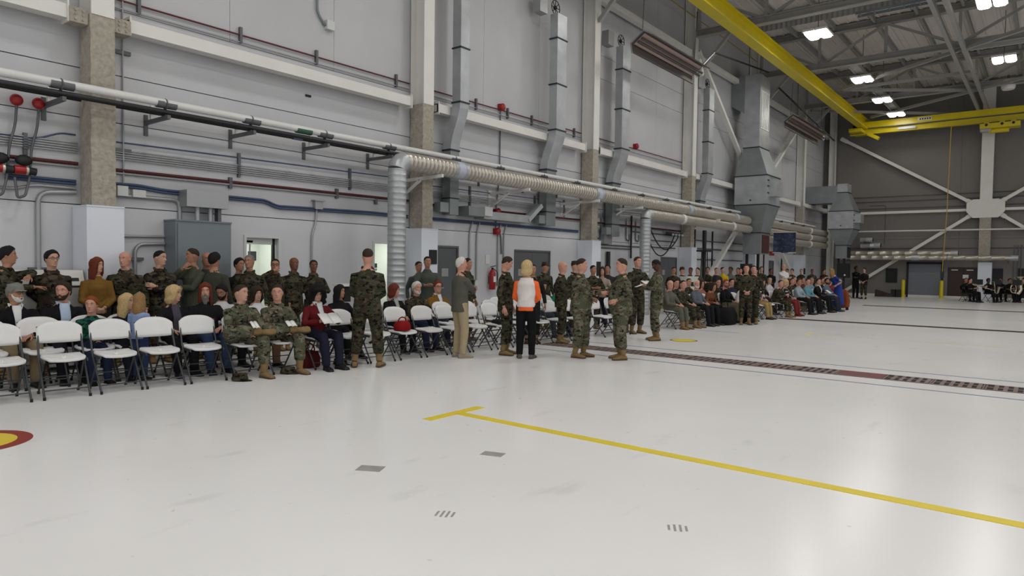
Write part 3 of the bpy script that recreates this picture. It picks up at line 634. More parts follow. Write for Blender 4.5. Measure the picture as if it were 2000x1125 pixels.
# vertical rectangular ducts with an S-bend, outlet at the bottom
def vduct(yc, wy, label, zbot, ztop=9.3, outlet=True, shift=0.):
    t = empty('wall_duct', (WX + .25, yc, zbot), 0, label, 'duct', 'vertical wall ducts'); o = (WX + .25, yc, zbot)
    def ring(x, y, z, k=1.): return [(x - .13 * k, y - wy / 2 * k, z), (x + .13 * k, y - wy / 2 * k, z), (x + .13 * k, y + wy / 2 * k, z), (x - .13 * k, y + wy / 2 * k, z)]
    x1 = -11.2; x0 = -11.5
    MB().loft([ring(x1, yc, z) for z in (5.45, ztop)], 0, True, False).build('upper_shaft', m_galv, t, o)
    s = []
    for k in range(9):
        u = k / 8; e = u * u * (3 - 2 * u); s.append(ring(x0 + (x1 - x0) * e, yc - shift * (1 - e), 4.35 + 1.1 * u))
    MB().loft(s, 0, True, False).build('s_bend', m_galv, t, o)
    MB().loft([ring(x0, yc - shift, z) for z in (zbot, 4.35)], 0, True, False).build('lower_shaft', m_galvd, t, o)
    for z in [4.35] if zbot < 4 else []: MB().loft([ring(x0, yc - shift, z - .02, 1.12), ring(x0, yc - shift, z + .02, 1.12)], 0, True, False).build('flange', m_seam, t, o)
    for z in np.arange(5.45, ztop + .1, 1.28): MB().loft([ring(x1, yc, z - .018, 1.13), ring(x1, yc, z + .018, 1.13)], 0, True, False).build('flange', m_seam, t, o)
    MB().loft([ring(x0, yc - shift, z, 1.06) for z in (zbot + .38, zbot + .41)], 0, True, False).build('flange', m_seam, t, o)
    if outlet:
        bxo = MB().box(x0 - .1, x0 + .1, yc - shift - wy / 2 - .3, yc - shift - wy / 2, zbot + .05, zbot + .28).build('damper_box', m_galvd, t, o)
    # fan motor at the top with guard
    g = empty('duct_fan', (x1, yc, ztop + .3)); g.parent = t; g.location = (x1 - o[0], 0, ztop - zbot + .12)
    col.objects.unlink(g); bpy.data.objects.remove(g)
    mb = MB(); mb.box(x1 - .35, x1 - .1, yc - wy * .9 - .35, yc - wy * .9, ztop - .05, ztop + .4); mb.build('fan_housing', m_cond, t, o)
    mb = MB(); c0 = np.array((x1 - .05, yc - .12, ztop + .2))
    for a in np.linspace(0, 2 * pi, 8, endpoint=False): mb.tube([c0, c0 + (0.02, .2 * cos(a), .2 * sin(a))], .012, 5)
    mb.tube([c0 + (.02, .2 * cos(a), .2 * sin(a)) for a in np.linspace(0, 2 * pi, 17)], .012, 5); mb.ball(c0, .06)
    mb.build('fan_guard', m_dark, t, o)
vduct(12.15, .3, 'narrow galvanised wall duct with an S-bend right of the second column', 2.8, 9.5)
vduct(16.22, .46, 'wide galvanised wall duct with an S-bend left of the third column', 2.75, 8.7)
vduct(19.97, .5, 'galvanised wall duct with an S-bend right of the third column', 2.6, 8.75)
vduct(27.1, .5, 'galvanised wall duct with an S-bend right of the fourth column', 3.6, 8.9, False)

# the two duct towers
def tower(x0, x1, y0, y1, zs, neck, label, top, grille, lowz):
    cx_, cy_ = (x0 + x1) / 2, (y0 + y1) / 2
    t = empty('duct_tower', (cx_, cy_, lowz), 0, label, 'duct'); o = (cx_, cy_, lowz)
    def rg(b_, z): return [(b_[0], b_[2], z), (b_[1], b_[2], z), (b_[1], b_[3], z), (b_[0], b_[3], z)]
    body = (x0, x1, y0, y1); up, dn = neck
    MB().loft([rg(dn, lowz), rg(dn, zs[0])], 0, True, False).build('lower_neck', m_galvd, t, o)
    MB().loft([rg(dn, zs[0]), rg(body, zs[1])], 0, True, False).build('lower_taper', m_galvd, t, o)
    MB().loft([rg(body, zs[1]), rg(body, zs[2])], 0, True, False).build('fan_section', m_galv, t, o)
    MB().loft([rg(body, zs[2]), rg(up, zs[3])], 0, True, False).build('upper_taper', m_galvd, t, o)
    MB().loft([rg(up, zs[3]), rg(up, top)], 0, True, False).build('upper_neck', m_galv, t, o)
    def fl_(b_, z, e=.03): return MB().loft([rg((b_[0] - e, b_[1] + e, b_[2] - e, b_[3] + e), z - .02), rg((b_[0] - e, b_[1] + e, b_[2] - e, b_[3] + e), z + .02)], 0, True, False).build('flange', m_seam, t, o)
    for z in zs[1:3]: fl_(body, z)
    fl_(up, zs[3]); fl_(dn, zs[0])
    MB().box(x1, x1 + .35, y0 + .2, y0 + 1., zs[1] + .35, zs[2] - .2).build('motor_box', m_galv, t, o)
    for z in (zs[1] + .5, zs[1] + .8, zs[1] + 1.05):
        if z < zs[2]: MB().box(x1, x1 + .05, y0 + .02, y0 + .16, z - .02, z + .02).build('hinge', m_seam, t, o)
    if grille: MB().box(dn[1], dn[1] + .04, dn[2] + .15, dn[3] - .15, lowz + .05, zs[0] - .1).build('grille', grille, t, o)
    for s in ((x0 + .1, y0 + .1), (x1 - .1, y0 + .1), (x1 - .1, y1 - .1), (x0 + .1, y1 - .1)):
        pass
    MB().box(dn[0] + .1, dn[0] + .2, dn[2] + .1, dn[2] + .2, 0, lowz).build('stand_post', m_dark, t, o)
    MB().box(dn[1] - .2, dn[1] - .1, dn[2] + .1, dn[2] + .2, 0, lowz).build('stand_post', m_dark, t, o)
    MB().tube([(cx_, y0 - .01, zs[1] + .2), (cx_, y0 + .02, zs[1] + .2)], .04, 8).build('test_port', m_seam, t, o)
    return t, o
t, o = tower(-11.27, -9.83, 30.4, 32.2, (3.2, 4.42, 5.7, 7.05), ((-11.12, -10.42, 31., 32.3), (-10.98, -10.18, 30.8, 32.)), 'tall grey sheet-metal duct tower with tapered sections', 10.3, mat('dark red intake grille', (64, 24, 22), .6), 2.25)
MB().box(-11.74, -11.12, 31.0, 32.3, 9.0, 10.3).build('wall_branch', m_galvd, t, o)
MB().add([(-11.12, 31, 9.0), (-11.12, 32.3, 9.0), (-11.12, 32.3, 8.6), (-11.12, 31, 8.6), (-11.74, 31, 9.0), (-11.74, 32.3, 9.0)], [(0, 1, 2, 3), (0, 3, 4), (1, 5, 2), (3, 2, 5, 4), (0, 4, 5, 1)]).build('branch_gusset', m_galvd, t, o)
MB().box(-10.42, -10.4, 31.1, 32.2, 7.9, 9.6).build('clear_panel', mat('bright ribbed panel', (226, 226, 220), .3, .5), t, o)
for k in range(6): MB().box(-10.4, -10.385, 31.15 + k * .19, 31.18 + k * .19, 7.95, 9.55).build('rib', m_galv, t, o)
t, o = tower(-10.3, -8.98, 43., 44.7, (3.02, 3.95, 5.0, 6.1), ((-9.95, -9.4, 43.3, 44.3), (-9.95, -9.35, 43.3, 44.3)), 'smaller far duct tower in the corner by the end wall', 6.6, m_dark, 2.25)
MB().box(-11.74, -9.95, 43.2, 44.4, 5.5, 6.5).build('wall_branch', m_galvd, t, o)
# far wall ducts and pipes
for k, (z, xa, xb, r) in enumerate([(2.62, -10.2, -4.2, .17), (2.36, -10.4, -1.4, .15), (3.1, -9.3, -8.2, .16), (3.45, -9.3, -8.6, .13)]):
    t = empty('spiral_duct', (xa, FY - .72, z), 0, 'spiral duct along the end wall, ' + ['ending near the yellow cable', 'longest and lowest', 'short stub with a silver end', 'shortest stub at the top'][k], 'duct'); o = (xa, FY - .72, z)
    spiral(MB(), (xa, FY - .72 - .2 * (k % 2), z), (xb, FY - .72 - .2 * (k % 2), z), r, .6, 14).build('duct_body', m_spiral if k < 2 else m_galv, t, o)
    MB().tube([(xb - .35, FY - .72 - .2 * (k % 2), z), (xb, FY - .72 - .2 * (k % 2), z)], r + .015, 14).build('end_cap', m_galv, t, o)
    for q in (xa + .4, xb - .5): MB().box(q - .03, q + .03, FY - .72 - .2 * (k % 2) - r, FY - .006, z - r - .05, z - r).build('wall_arm', m_strut, t, o)
    if k == 1: MB().tube([(-6.5, FY - .92, z), (-6.1, FY - .92, z)], r + .02, 14).build('joint_collar', m_galv, t, o)
run('water_pipe', [(-9.9, FY - .52, 3.98), (10, FY - .52, 3.98)], .05, m_pipe, 'white pipe crossing the far end wall', 'pipe')
for k, z in enumerate((6.12, 5.82, 2.95, 5.4)):
    run('steel_conduit', [(-10.3, FY - .06, z), (8, FY - .06, z)], .02, m_strut, 'thin dark conduit on the end wall, %s of four' % ['highest', 'second', 'lowest', 'third'][k], 'conduit')
run('steel_conduit', [(-9.0, FY - .022, 5.6), (-8.1, FY - .022, 5.6), (-8.1, FY - .022, 3.2)], .02, m_strut, 'conduit loop dropping right of the far duct tower', 'conduit')
for k, xx in enumerate((-1.62, -1.45, -1.3)):
    run('steel_conduit', [(xx, FY - .06, .3), (xx, FY - .06, 3.1)], .02, m_strut, 'vertical conduit right of the end wall column, %s of three' % ['left', 'middle', 'right'][k], 'conduit')

# infrared tube heaters under the roof
def heater(y0, y1, x, z, label, tilt):
    t = empty('tube_heater', (x, (y0 + y1) / 2, z), 0, label, 'heater', 'tube heaters'); o = (x, (y0 + y1) / 2, z)
    c, s = cos(tilt), sin(tilt)
    def P(u, v, y): return (x + u * c - v * s, y, z + u * s + v * c)
    prof = [(-.4, -.12), (-.27, .16), (.27, .16), (.4, -.12), (.36, -.12), (.24, .13), (-.24, .13), (-.36, -.12)]
    MB().loft([[P(u, v, y) for u, v in prof] for y in (y0, y1)], 0, True, False).build('hood', m_heat, t, o)
    MB().add([P(-.22, .12, y0 + .1), P(.22, .12, y0 + .1), P(.22, .12, y1 - .1), P(-.22, .12, y1 - .1), P(-.22, .1, y0 + .1), P(.22, .1, y0 + .1), P(.22, .1, y1 - .1), P(-.22, .1, y1 - .1)], [(0, 1, 2, 3), (7, 6, 5, 4), (0, 4, 5, 1), (1, 5, 6, 2), (2, 6, 7, 3), (3, 7, 4, 0)]).build('reflector', m_heatg, t, o)
    for u in (-.07, .07): MB().tube([P(u, .03, y0 + .05), P(u, .03, y1 + .15)], .04, 8).build('burner_tube', m_heat, t, o)
    MB().loft([[P(u * 1.04, v * 1.05, y) for u, v in prof] for y in (y0 - .02, y0 + .02)], 0, True, False).build('end_rim', m_cond, t, o)
    for yy in (y0 + .3, y1 - .3): MB().tube([P(0, .14, yy), (x, yy, 10.6)], .01, 5).build('hanger_rod', m_dark, t, o)
    MB().tube(bez([P(0, .03, y1 + .15), P(0, .1, y1 + .4), (x - .3, y1 + .7, z + .7)]), .07, 10).build('flue', m_white, t, o)
heater(18.9, 23.4, -10.05, 8.5, 'long tube heater slung under the roof beside the third bay', radians(36))
heater(34.2, 40.2, -10.05, 8.75, 'second tube heater farther along under the roof', radians(36))
t = empty('heater_frame', (-10.3, 28, 9.6), 0, 'dark angle frame hanging between heater and duct tower', 'frame'); o = (-10.3, 28, 9.6)
MB().bar((-10.0, 24.6, 9.55), (-10.1, 31, 10.3), .05, .05).build('rail', m_dark, t, o); MB().bar((-10., 24.6, 9.55), (-10.05, 23.4, 8.7), .06, .04).build('strut', m_galv, t, o)
MB().bar((-10.3, 33.2, 10.1), (-10.0, 42.5, 9.0), .06, .06).build('rail', m_dark, t, o)
run('gas_pipe', [(-11.3, 15, 11.45), (-11.3, 33, 11.45)], .022, mat('yellow gas pipe', (150, 130, 50), .5), 'thin yellow pipe high on the wall above the heater', 'pipe')
run('steel_conduit', [(-11.5, 19.4, 10.225), (-11.5, 25.6, 10.225)], .025, m_cond, 'pale conduit running just above the high wall beam', 'conduit')

# extra small fittings
def redbox(y, z, label): 
    t = MB().box(WX, WX + .1, y - .08, y + .08, z - .08, z + .08).ball((WX + .12, y, z), (.06, .1, .1)); tag(t.build('fire_alarm', m_redb, None, (WX, y, z)), label, 'alarm')
redbox(14.28, 5.82, 'red alarm fitting on the high red pipe above the double doors'); redbox(14.15, 3.02, 'red round valve among the conduits below the spiral duct'); redbox(14.15, 2.5, 'small red box on the wall below the red round valve'); redbox(21.83, 5.87, 'small red fitting on the high pipe right of the third column')
run('sprinkler_pipe', [(cx, 14.28, 5.8), (cx, 14.28, 4.1), (cx, 14.15, 3.1), (cx, 14.15, 2.5), (cx, 14.36, 2.42), (cx, 14.4, 1.9)], .018, m_strut, 'vertical conduit joining the red fittings on the wall', 'conduit')
for k, (ya, yb_) in enumerate([(13.1, 13.1), (13.38, 13.38), (14.25, 14.25), (14.5, 14.5)]):
    run('steel_conduit', [(cx, ya + .1, 2.7), (cx, ya, 2.4), (cx, ya, 1.15)], .022, m_cond, 'vertical wall conduit, %s of four behind the man in the tweed jacket' % ordn[k], 'conduit')
    tag(MB().box(WX, WX + .07, ya - .06, ya + .06, 1.05, 1.2).build('outlet_box', m_frame, None, (WX, ya, 1.05)), 'small white outlet box at the foot of the %s wall conduit' % ordn[k], 'outlet')
t = empty('ducted_unit', (WX, 14.5, 2.9), 0, 'pale boxed conduit trough with a slanted end below the spiral duct', 'box'); o = (WX, 14.5, 2.9)
MB().box(WX + .02, -11.4, 13.3, 15.3, 2.78, 2.98).build('trough', m_galv, t, o)
MB().box(WX + .02, -11.3, 12.6, 13.2, 2.82, 3.05).build('damper', m_galvd, t, o)
MB().bar((-11.5, 15.2, 2.85), (-11.45, 15.75, 3.3), .25, .12).build('slant_arm', m_galv, t, o)
MB().box(WX + .02, -11.33, 13.25, 13.55, 2.85, 3.08).build('relay_box', m_frame, t, o)
tag(MB().box(WX + .004, WX + .03, 13.86 - .1, 13.86 + .06, 1.62, 1.86).build('wall_notice', m_white, None, (WX, 14, 1.6)), 'small white notice on the wall above the fire extinguisher', 'notice')
t = empty('fire_extinguisher', (WX + .12, 13.93, .95), 0, 'red fire extinguisher hanging on the wall behind the soldiers', 'extinguisher'); o = (WX + .12, 13.93, .95)
MB().lathe((WX + .12, 13.93, .95), [(.08, 0), (.085, .02), (.085, .42), (.06, .5), (.03, .53)]).build('cylinder', m_redb, t, o)
MB().lathe((WX + .12, 13.93, 1.48), [(.03, 0), (.03, .05)]).build('valve', m_dark, t, o)
MB().bar((WX + .12, 13.86, 1.55), (WX + .12, 14.06, 1.58), .03, .02).build('handle', m_dark, t, o)
MB().tube(bez([(WX + .12, 13.98, 1.5), (WX + .2, 14.06, 1.4), (WX + .2, 14.04, 1.05)]), .012, 6).build('hose', m_dark, t, o)
MB().box(WX + .2, WX + .21, 13.88, 13.98, 1.15, 1.3).build('label_plate', m_white, t, o)
MB().box(WX + .0, WX + .04, 13.89, 13.97, 1.1, 1.3).build('hanger', m_strut, t, o)
tag(MB().box(-11.2, -11.185, COLY[1] - .03, COLY[1] + .27 - .05, 1.6, 1.93).build('column_sign', m_dark, None, (-11.2, COLY[1] + .1, 1.6)), 'black framed plaque on the second column cover', 'sign')
tag(MB().box(-11.2, -11.18, COLY[2] + .0, COLY[2] + .24, 1.3, 1.75).build('column_sign', m_dark, None, (-11.2, COLY[2] + .1, 1.3)), 'black plaque on the third column cover', 'sign')
tag(MB().box(-11.2, -11.15, COLY[5] - .1, COLY[5] + .1, 1.3, 1.65).build('column_sign', m_dark, None, (-11.2, COLY[5], 1.3)), 'small black device on the sixth column cover', 'sign')
# clutter of the bay beyond column 3: dark hoses, poles and boxes
run('black_post', [(WX + .1, 20.0, 0), (WX + .1, 20.0, 2.1)], .07, m_black, 'black upright pipe right of the third column cover', 'pipe')
run('black_post', [(WX + .08, 21.6, 1.9), (WX + .08, 21.6, 3.4)], .035, m_black, 'black vertical pipe right of the second spiral riser', 'pipe')
for k, (a, b_, dp) in enumerate([(22.2, 24.8, 1.0), (22.6, 25.2, .75)]):
    pts = [(WX + .25, a + (b_ - a) * u, 3.15 - dp * 4 * u * (1 - u) - .25 * u) for u in np.linspace(0, 1, 14)]
    tag(MB().tube(pts, .022, 8).build('hanging_hose', m_black, None, tuple(pts[7])), ['long', 'short'][k] + ' black hose sagging on the wall left of the fourth column', 'hose')
t = empty('hose_coupling', (WX, 24.9, 2.9), 0, 'cluster of black and silver couplings left of the fourth column', 'hose reel'); o = (WX, 24.9, 2.9)
for k in range(4):
    MB().tube([(WX + .1, 24.3 + .28 * k, 2.9), (WX + .3, 24.42 + .28 * k, 2.86)], .07, 10).build('coupling', m_dark, t, o); MB().tube([(WX + .3, 24.42 + .28 * k, 2.86), (WX + .38, 24.46 + .28 * k, 2.84)], .05, 10).build('plug', m_galv, t, o)
for k, (z, ya, yb_) in enumerate([(2.32, 18.9, 22.8), (2.22, 18.9, 21.6), (2.85, 21.8, 25.), (2.6, 23.2, 25.3), (2.35, 23.2, 25.3)]):
    run('steel_conduit', [(cx, ya, z), (cx, yb_, z)], .022, m_strut, 'short dark conduit right of the third column, %s from the top' % ordn[[3, 4, 0, 1, 2][k]], 'conduit')
for k, ya in enumerate((19.3, 19.6, 21.3, 22.0)):
    run('steel_conduit', [(cx, ya, 3.3), (cx, ya, 2.55), (cx, ya + .25, 2.5), (cx, ya + .25, 2.75)], .02, m_strut, 'hooked conduit drop right of the third column, %s of four' % ordn[k], 'conduit')
tag(MB().box(WX, WX + .2, 19.55, 20.05, 2.35, 2.7).build('junction_box', m_cond, None, (WX, 19.8, 2.4)), 'grey box at the foot of the duct right of the third column', 'box')
for k, ya in enumerate((27.2, 28.1, 29.1, 34.8, 36.0, 39.0)):
    run('black_post', [(WX + .036, ya, 1.2), (WX + .036, ya, 3.2)], .035, m_black, 'dark vertical pipe on the wall right of the fourth column, %s of six' % ordn[k], 'pipe')
for k, z in enumerate((1.95, 2.4, 2.75)):
    run('steel_conduit', [(cx, 26.4, z), (cx, 32.8, z)], .025, m_strut, 'dark conduit near the duct tower, %s of three' % ['lowest', 'middle', 'highest'][k], 'conduit')
# banner hanging between the towers
m_ban = camo('blue banner print', [(54, 60, 82), (66, 74, 96), (112, 108, 106), (36, 40, 48)], [.5, .6, .62], 5.)
bo = empty('hanging_banner', (-10.0, 33.3, 2.3), 0, 'blue printed banner hanging from the ducts right of the duct tower', 'banner'); o = (-10., 33.3, 2.3)
vs = []; n = 13
for k in range(n):
    u = k / (n - 1); vs += [(-10.38 + u * 1.02, 33.2 + .03 * sin(u * 9), z) for z in (2.35, 3.3)]
cl = MB().add(vs, [(2 * i, 2 * i + 2, 2 * i + 3, 2 * i + 1) for i in range(n - 1)]).build('cloth', m_ban, bo, o); sd = cl.modifiers.new('s', 'SOLIDIFY'); sd.thickness = .01
MB().tube([(-10.42, 33.2, 3.32), (-9.32, 33.2, 3.32)], .018, 8).build('top_rod', m_white, bo, o); MB().tube([(-10.40, 33.2, 2.36), (-9.34, 33.2, 2.36)], .02, 8).build('bottom_rod', m_white, bo, o)
for xx in (-10.38, -9.36): MB().tube([(xx, 33.2, 3.32), (dx, 33.2, 3.5)], .005, 5).build('cord', m_white, bo, o)

# ================================================================== overhead crane
rx, rz_ = -9.12, 10.42
rb = empty('crane_runway', (rx, 20, rz_), 0, 'long yellow crane runway beam under the roof', 'crane beam'); o = (rx, 20, rz_)
MB().box(rx - .21, rx + .21, -12, 46.9, rz_ - .33, rz_ - .29).build('bottom_flange', m_yel, rb, o)
MB().box(rx - .02, rx + .02, -12, 46.9, rz_ - .29, rz_ + .24).build('web', m_yel, rb, o)
MB().box(rx - .18, rx + .18, -12, 46.9, rz_ + .24, rz_ + .27).build('top_flange', m_yel, rb, o)
for ty in TY: MB().box(rx - .1, rx + .1, ty - .12, ty + .12, rz_ + .27, 10.72).build('hanger', m_steel, rb, o)
by = 45.9
cb = empty('bridge_crane', (-1, by, 9.8), 0, 'yellow bridge crane girder spanning in front of the end wall', 'crane'); o = (-1, by, 9.8)
MB().box(-9.9, 16, by - .16, by + .16, 9.78, 9.82).build('bottom_flange', m_yel, cb, o)
MB().box(-9.9, 16, by - .02, by + .02, 9.82, 10.1).build('web', m_yel, cb, o)
MB().box(-9.7, 16, by - .22, by + .22, 10.1, 10.14).build('middle_flange', m_strut, cb, o)
MB().box(-9.3, 16, by - .2, by + .2, 10.14, 10.5).build('upper_girder', m_yel, cb, o)
MB().box(-9.8, -9.1, by - .9, by + .9, 9.86, 10.06).build('end_truck', m_yel, cb, o)
for s in (-.6, .6): MB().tube([(-9.62, by + s, 10.16), (-9.32, by + s, 10.16)], .11, 12).build('wheel', m_dark, cb, o)
MB().box(-6.3, -5.6, by - .23, by - .2, 10.25, 10.42).build('rating_plate', m_white, cb, o)
for k in range(5): MB().box(-6.2 + k * .12, -6.13 + k * .12, by - .236, by - .23, 10.29, 10.38).build('rating_letter', m_dark, cb, o)
MB().box(-7.3, -6.4, by - .18, by - .16, 9.86, 10.0).build('grey_panel', m_cond, cb, o)
MB().bar((-8.9, by - .1, 9.8), (-8.3, by - .1, 9.45), .3, .2).build('stop_bracket', m_yel, cb, o)
hb = empty('crane_hoist', (-2.3, by, 9.4), 0, 'yellow hoist trolley hanging under the bridge crane', 'hoist'); o = (-2.3, by, 9.4)
MB().box(-3.3, -1.5, by - .4, by + .4, 9.42, 9.68).build('trolley_frame', m_yel, hb, o)
for xx in (-3.0, -2.3, -1.8):
    MB().box(xx - .12, xx + .12, by - .3, by + .3, 9.68, 9.78).build('wheel_box', m_yel, hb, o)
    MB().tube([(xx, by - .42, 9.6), (xx, by - .38, 9.6)], .07, 10).build('wheel', m_dark, hb, o)
MB().tube([(-2.9, by, 9.33), (-2.0, by, 9.33)], .14, 12).build('rope_drum', m_yel, hb, o)
MB().box(-3.3, -2.8, by - .2, by + .2, 9.28, 9.42).build('hoist_motor', m_cond, hb, o)
pc = empty('crane_pendant', (-4.65, by - .1, 1.2), 0, 'yellow pendant cable with a dark control box hanging near the end wall', 'cable'); o = (-4.65, by - .1, 1.2)
MB().tube([(-4.65, by - .1, 9.8), (-4.72, by - .1, 5), (-4.85, by - .1, 1.55)], .022, 8).build('cable', mat('yellow cable', (190, 150, 60), .5), pc, o)
MB().tube(bez([(-4.6, by - .1, 2.6), (-4.75, by - .05, 1.8), (-4.78, by - .1, 1.5)]), .012, 6).build('strain_wire', m_strut, pc, o)
MB().loft([[(-4.93, by - .16, z), (-4.77, by - .16, z), (-4.77, by - .04, z), (-4.93, by - .04, z)] for z in (1.2, 1.56)], 0, True, False).build('control_box', mat('navy control box', (28, 34, 46), .5), pc, o)
# roof fan near the right edge
t = empty('roof_detector', (-1.9, 41.4, 10.5), 0, 'small white drum fitting on the roof strut at the right edge', 'fitting'); MB().lathe((-1.9, 41.4, 10.5), [(.25, 0), (.3, .1), (.3, .4), (.2, .5)], 14).build('drum', m_white, t, (-1.9, 41.4, 10.5)); MB().tube([(-1.9, 41.4, 11), (-1.9, 41.4, 11.2)], .05, 8).build('stem', m_strut, t, (-1.9, 41.4, 10.5))

# ================================================================== far wall doors and furniture
m_roll = mat('grey roller slat', (116, 120, 128), .5)
d = empty('door_7', (-5.92, FY, 0), 0, 'grey roller shutter between yellow bollards in the end wall', 'door', kind='structure'); o = (-5.92, FY, 0)
for k in range(20): MB().box(-6.76, -5.08, FY - .03 + .012 * (k % 2), FY + .01, .1 * k, .1 * k + .092).build('slat', m_roll, d, o)
mb = MB(); mb.box(-6.86, -6.76, FY - .08, FY, 0, 2.1); mb.box(-5.08, -4.98, FY - .08, FY, 0, 2.1); mb.box(-6.86, -4.98, FY - .08, FY, 2.0, 2.12); mb.build('door_frame', m_dark, d, o)
for n, xa, xb, zt, lb in ((8, -4.72, -3.22, 1.8, 'dark red brown double doors with white notices in the end wall'), (9, -2.68, -2.1, 1.78, 'narrow dark door right of the end wall column'), (10, -1.44, -.5, 1.8, 'dark doorway at the right edge of the end wall')):
    d = empty('door_%d' % n, ((xa + xb) / 2, FY, 0), 0, lb, 'door', kind='structure'); o = ((xa + xb) / 2, FY, 0)
    md = mat('dark maroon door', (52, 30, 30), .5) if n == 8 else m_dark
    k = 2 if n == 8 else 1; ww = (xb - xa) / k
    for q in range(k):
        lf = MB().box(xa + q * ww + .01, xa + (q + 1) * ww - .01, FY - .04, FY + .01, 0, zt).build('door_leaf', md, d, o)
        if n == 8: MB().box(xa + q * ww + .15, xa + q * ww + .48, FY - .05, FY - .04, zt - .16, zt - .1).build('notice', m_white, lf, o)
    if n == 8: MB().box(-4.0, -3.72, FY - .055, FY - .04, 1.18, 1.4).build('notice', m_white, d, o)
for k, xx in enumerate((-6.95, -4.98)):
    t = empty('yellow_bollard', (xx, FY - .55, 0), 0, 'yellow bollard on the %s of the roller shutter' % ['left', 'right'][k], 'bollard'); MB().lathe((xx, FY - .55, 0), [(.1, .02), (.1, .98), (.07, 1.04), (.02, 1.06)], 14).build('post', m_yel, t, (xx, FY - .55, 0)); MB().lathe((xx, FY - .55, 0), [(.14, 0), (.14, .02)], 14).build('base_plate', m_yel, t, (xx, FY - .55, 0))
tag(MB().box(-7.98, -7.36, FY - .06, FY - .006, .85, 1.72).box(-7.93, -7.41, FY - .07, FY - .06, .9, 1.67).build('notice_board', m_dark, None, (-7.7, FY, .85)), 'black notice board on the end wall under the brace', 'board')
sp = empty('loudspeaker', (-9.1, 41.6, 0), 0, 'black loudspeaker on a thin stand behind the woman in blue', 'speaker'); o = (-9.1, 41.6, 0)
MB().box(-9.42, -8.82, 41.4, 41.8, 1.15, 1.95).build('cabinet', m_dark, sp, o); MB().lathe((-9.1, 41.6, 0), [(.03, .05), (.03, 1.15)], 8).build('pole', m_dark, sp, o)
for a in range(3): MB().tube([(-9.1, 41.6, .5), (-9.1 + .45 * cos(a * 2.1), 41.6 + .45 * sin(a * 2.1), .02)], .018, 6).build('stand_leg', m_dark, sp, o)
MB().tube([(-9.0, 41.39, 1.3), (-9.0, 41.37, 1.3)], .05, 10).build('badge', m_white, sp, o)
sp2 = empty('loudspeaker', (-10.6, 31.6, 0), 0, 'black speaker boxes stacked under the duct tower', 'speaker'); MB().box(-10.75, -10.35, 29.9, 30.3, 1.1, 1.8).build('cabinet', m_dark, sp2, (-10.6, 31.6, 0)); MB().box(-10.7, -10.4, 29.95, 30.25, 0, 1.1).build('stand', m_dark, sp2, (-10.6, 31.6, 0))
for k, (pts, lb) in enumerate([([(-8.1, 45.9), (-7.0, 46.3)], 'dark red wedge-shaped instrument case on the floor by the end wall')]):
    t = empty('instrument_case', (-7.9, 46.4, 0), 0, lb, 'case'); MB().hexa([(-8.35, 46.2, 0), (-7.4, 46.2, 0), (-7.4, 46.7, 0), (-8.35, 46.7, 0)], [(-8.33, 46.25, .42), (-7.42, 46.25, .12), (-7.42, 46.65, .12), (-8.33, 46.65, .42)]).build('shell', mat('dark maroon case', (40, 22, 22), .6), t, (-7.9, 46.4, 0)); MB().box(-7.95, -7.8, 46.17, 46.2, .12, .17).build('handle', m_dark, t, (-7.9, 46.4, 0))
t = empty('instrument_case', (-7.2, 46.4, 0), 0, 'pair of upright black cases by the left bollard', 'case'); MB().box(-7.5, -7.27, 46.3, 46.7, 0, .45).build('shell', m_dark, t, (-7.2, 46.4, 0)); MB().box(-7.22, -7.0, 46.3, 46.7, 0, .45).build('shell', m_dark, t, (-7.2, 46.4, 0))

# ================================================================== floor markings and drains
def slab(name, x0, x1, y0, y1, m, label, cat, z=.003): return tag(MB().box(x0, x1, y0, y1, 0.0, z).build(name, m, None, ((x0 + x1) / 2, (y0 + y1) / 2, 0)), label, cat)
fm = empty('floor_line', (-2, 5.4, 0), 0, 'long yellow floor line ending in a crossbar in the foreground', 'floor marking'); o = (-2, 5.4, 0)
MB().hexa([(-4.93, 5.34, 0), (8, 5.24, 0), (8, 5.36, 0), (-4.93, 5.46, 0)], [(-4.93, 5.34, .003), (8, 5.24, .003), (8, 5.36, .003), (-4.93, 5.46, .003)]).build('stripe', m_line, fm, o)
MB().box(-5.05, -4.925, 4.95, 5.8, 0, .003).build('crossbar', m_line, fm, o)
fm = empty('floor_line', (-2, 17.7, 0), 0, 'thin faded yellow floor line with a small end bar farther off', 'floor marking'); o = (-2, 17.7, 0)
MB().box(-4.6, 8, 17.73, 17.77, 0, .003).build('stripe', mat('faded yellow floor paint', (200, 190, 130), .5), fm, o); MB().box(-4.7, -4.58, 17.4, 18.05, 0, .003).build('crossbar', mat('worn yellow floor paint', (212, 200, 120), .5), fm, o)
m_bl = mat('grey blue floor line', (120, 128, 142), .5)
slab('floor_line', -8.2, 8, 10.60, 10.65, m_bl, 'thin grey blue floor line in front of the grating', 'floor marking'); slab('floor_line', -8.4, 8, 12.30, 12.35, m_bl, 'thin grey blue floor line behind the grating', 'floor marking')
slab('floor_line', -9.2, -6.0, 16.7, 16.74, m_bl, 'short thin grey line on the floor by the aisle', 'floor marking')
m_rust = mat('worn brown grating', (122, 104, 98), .7, .2, var=.25, vscale=6); m_pit = mat('dark drain pit', (22, 20, 20), .9)
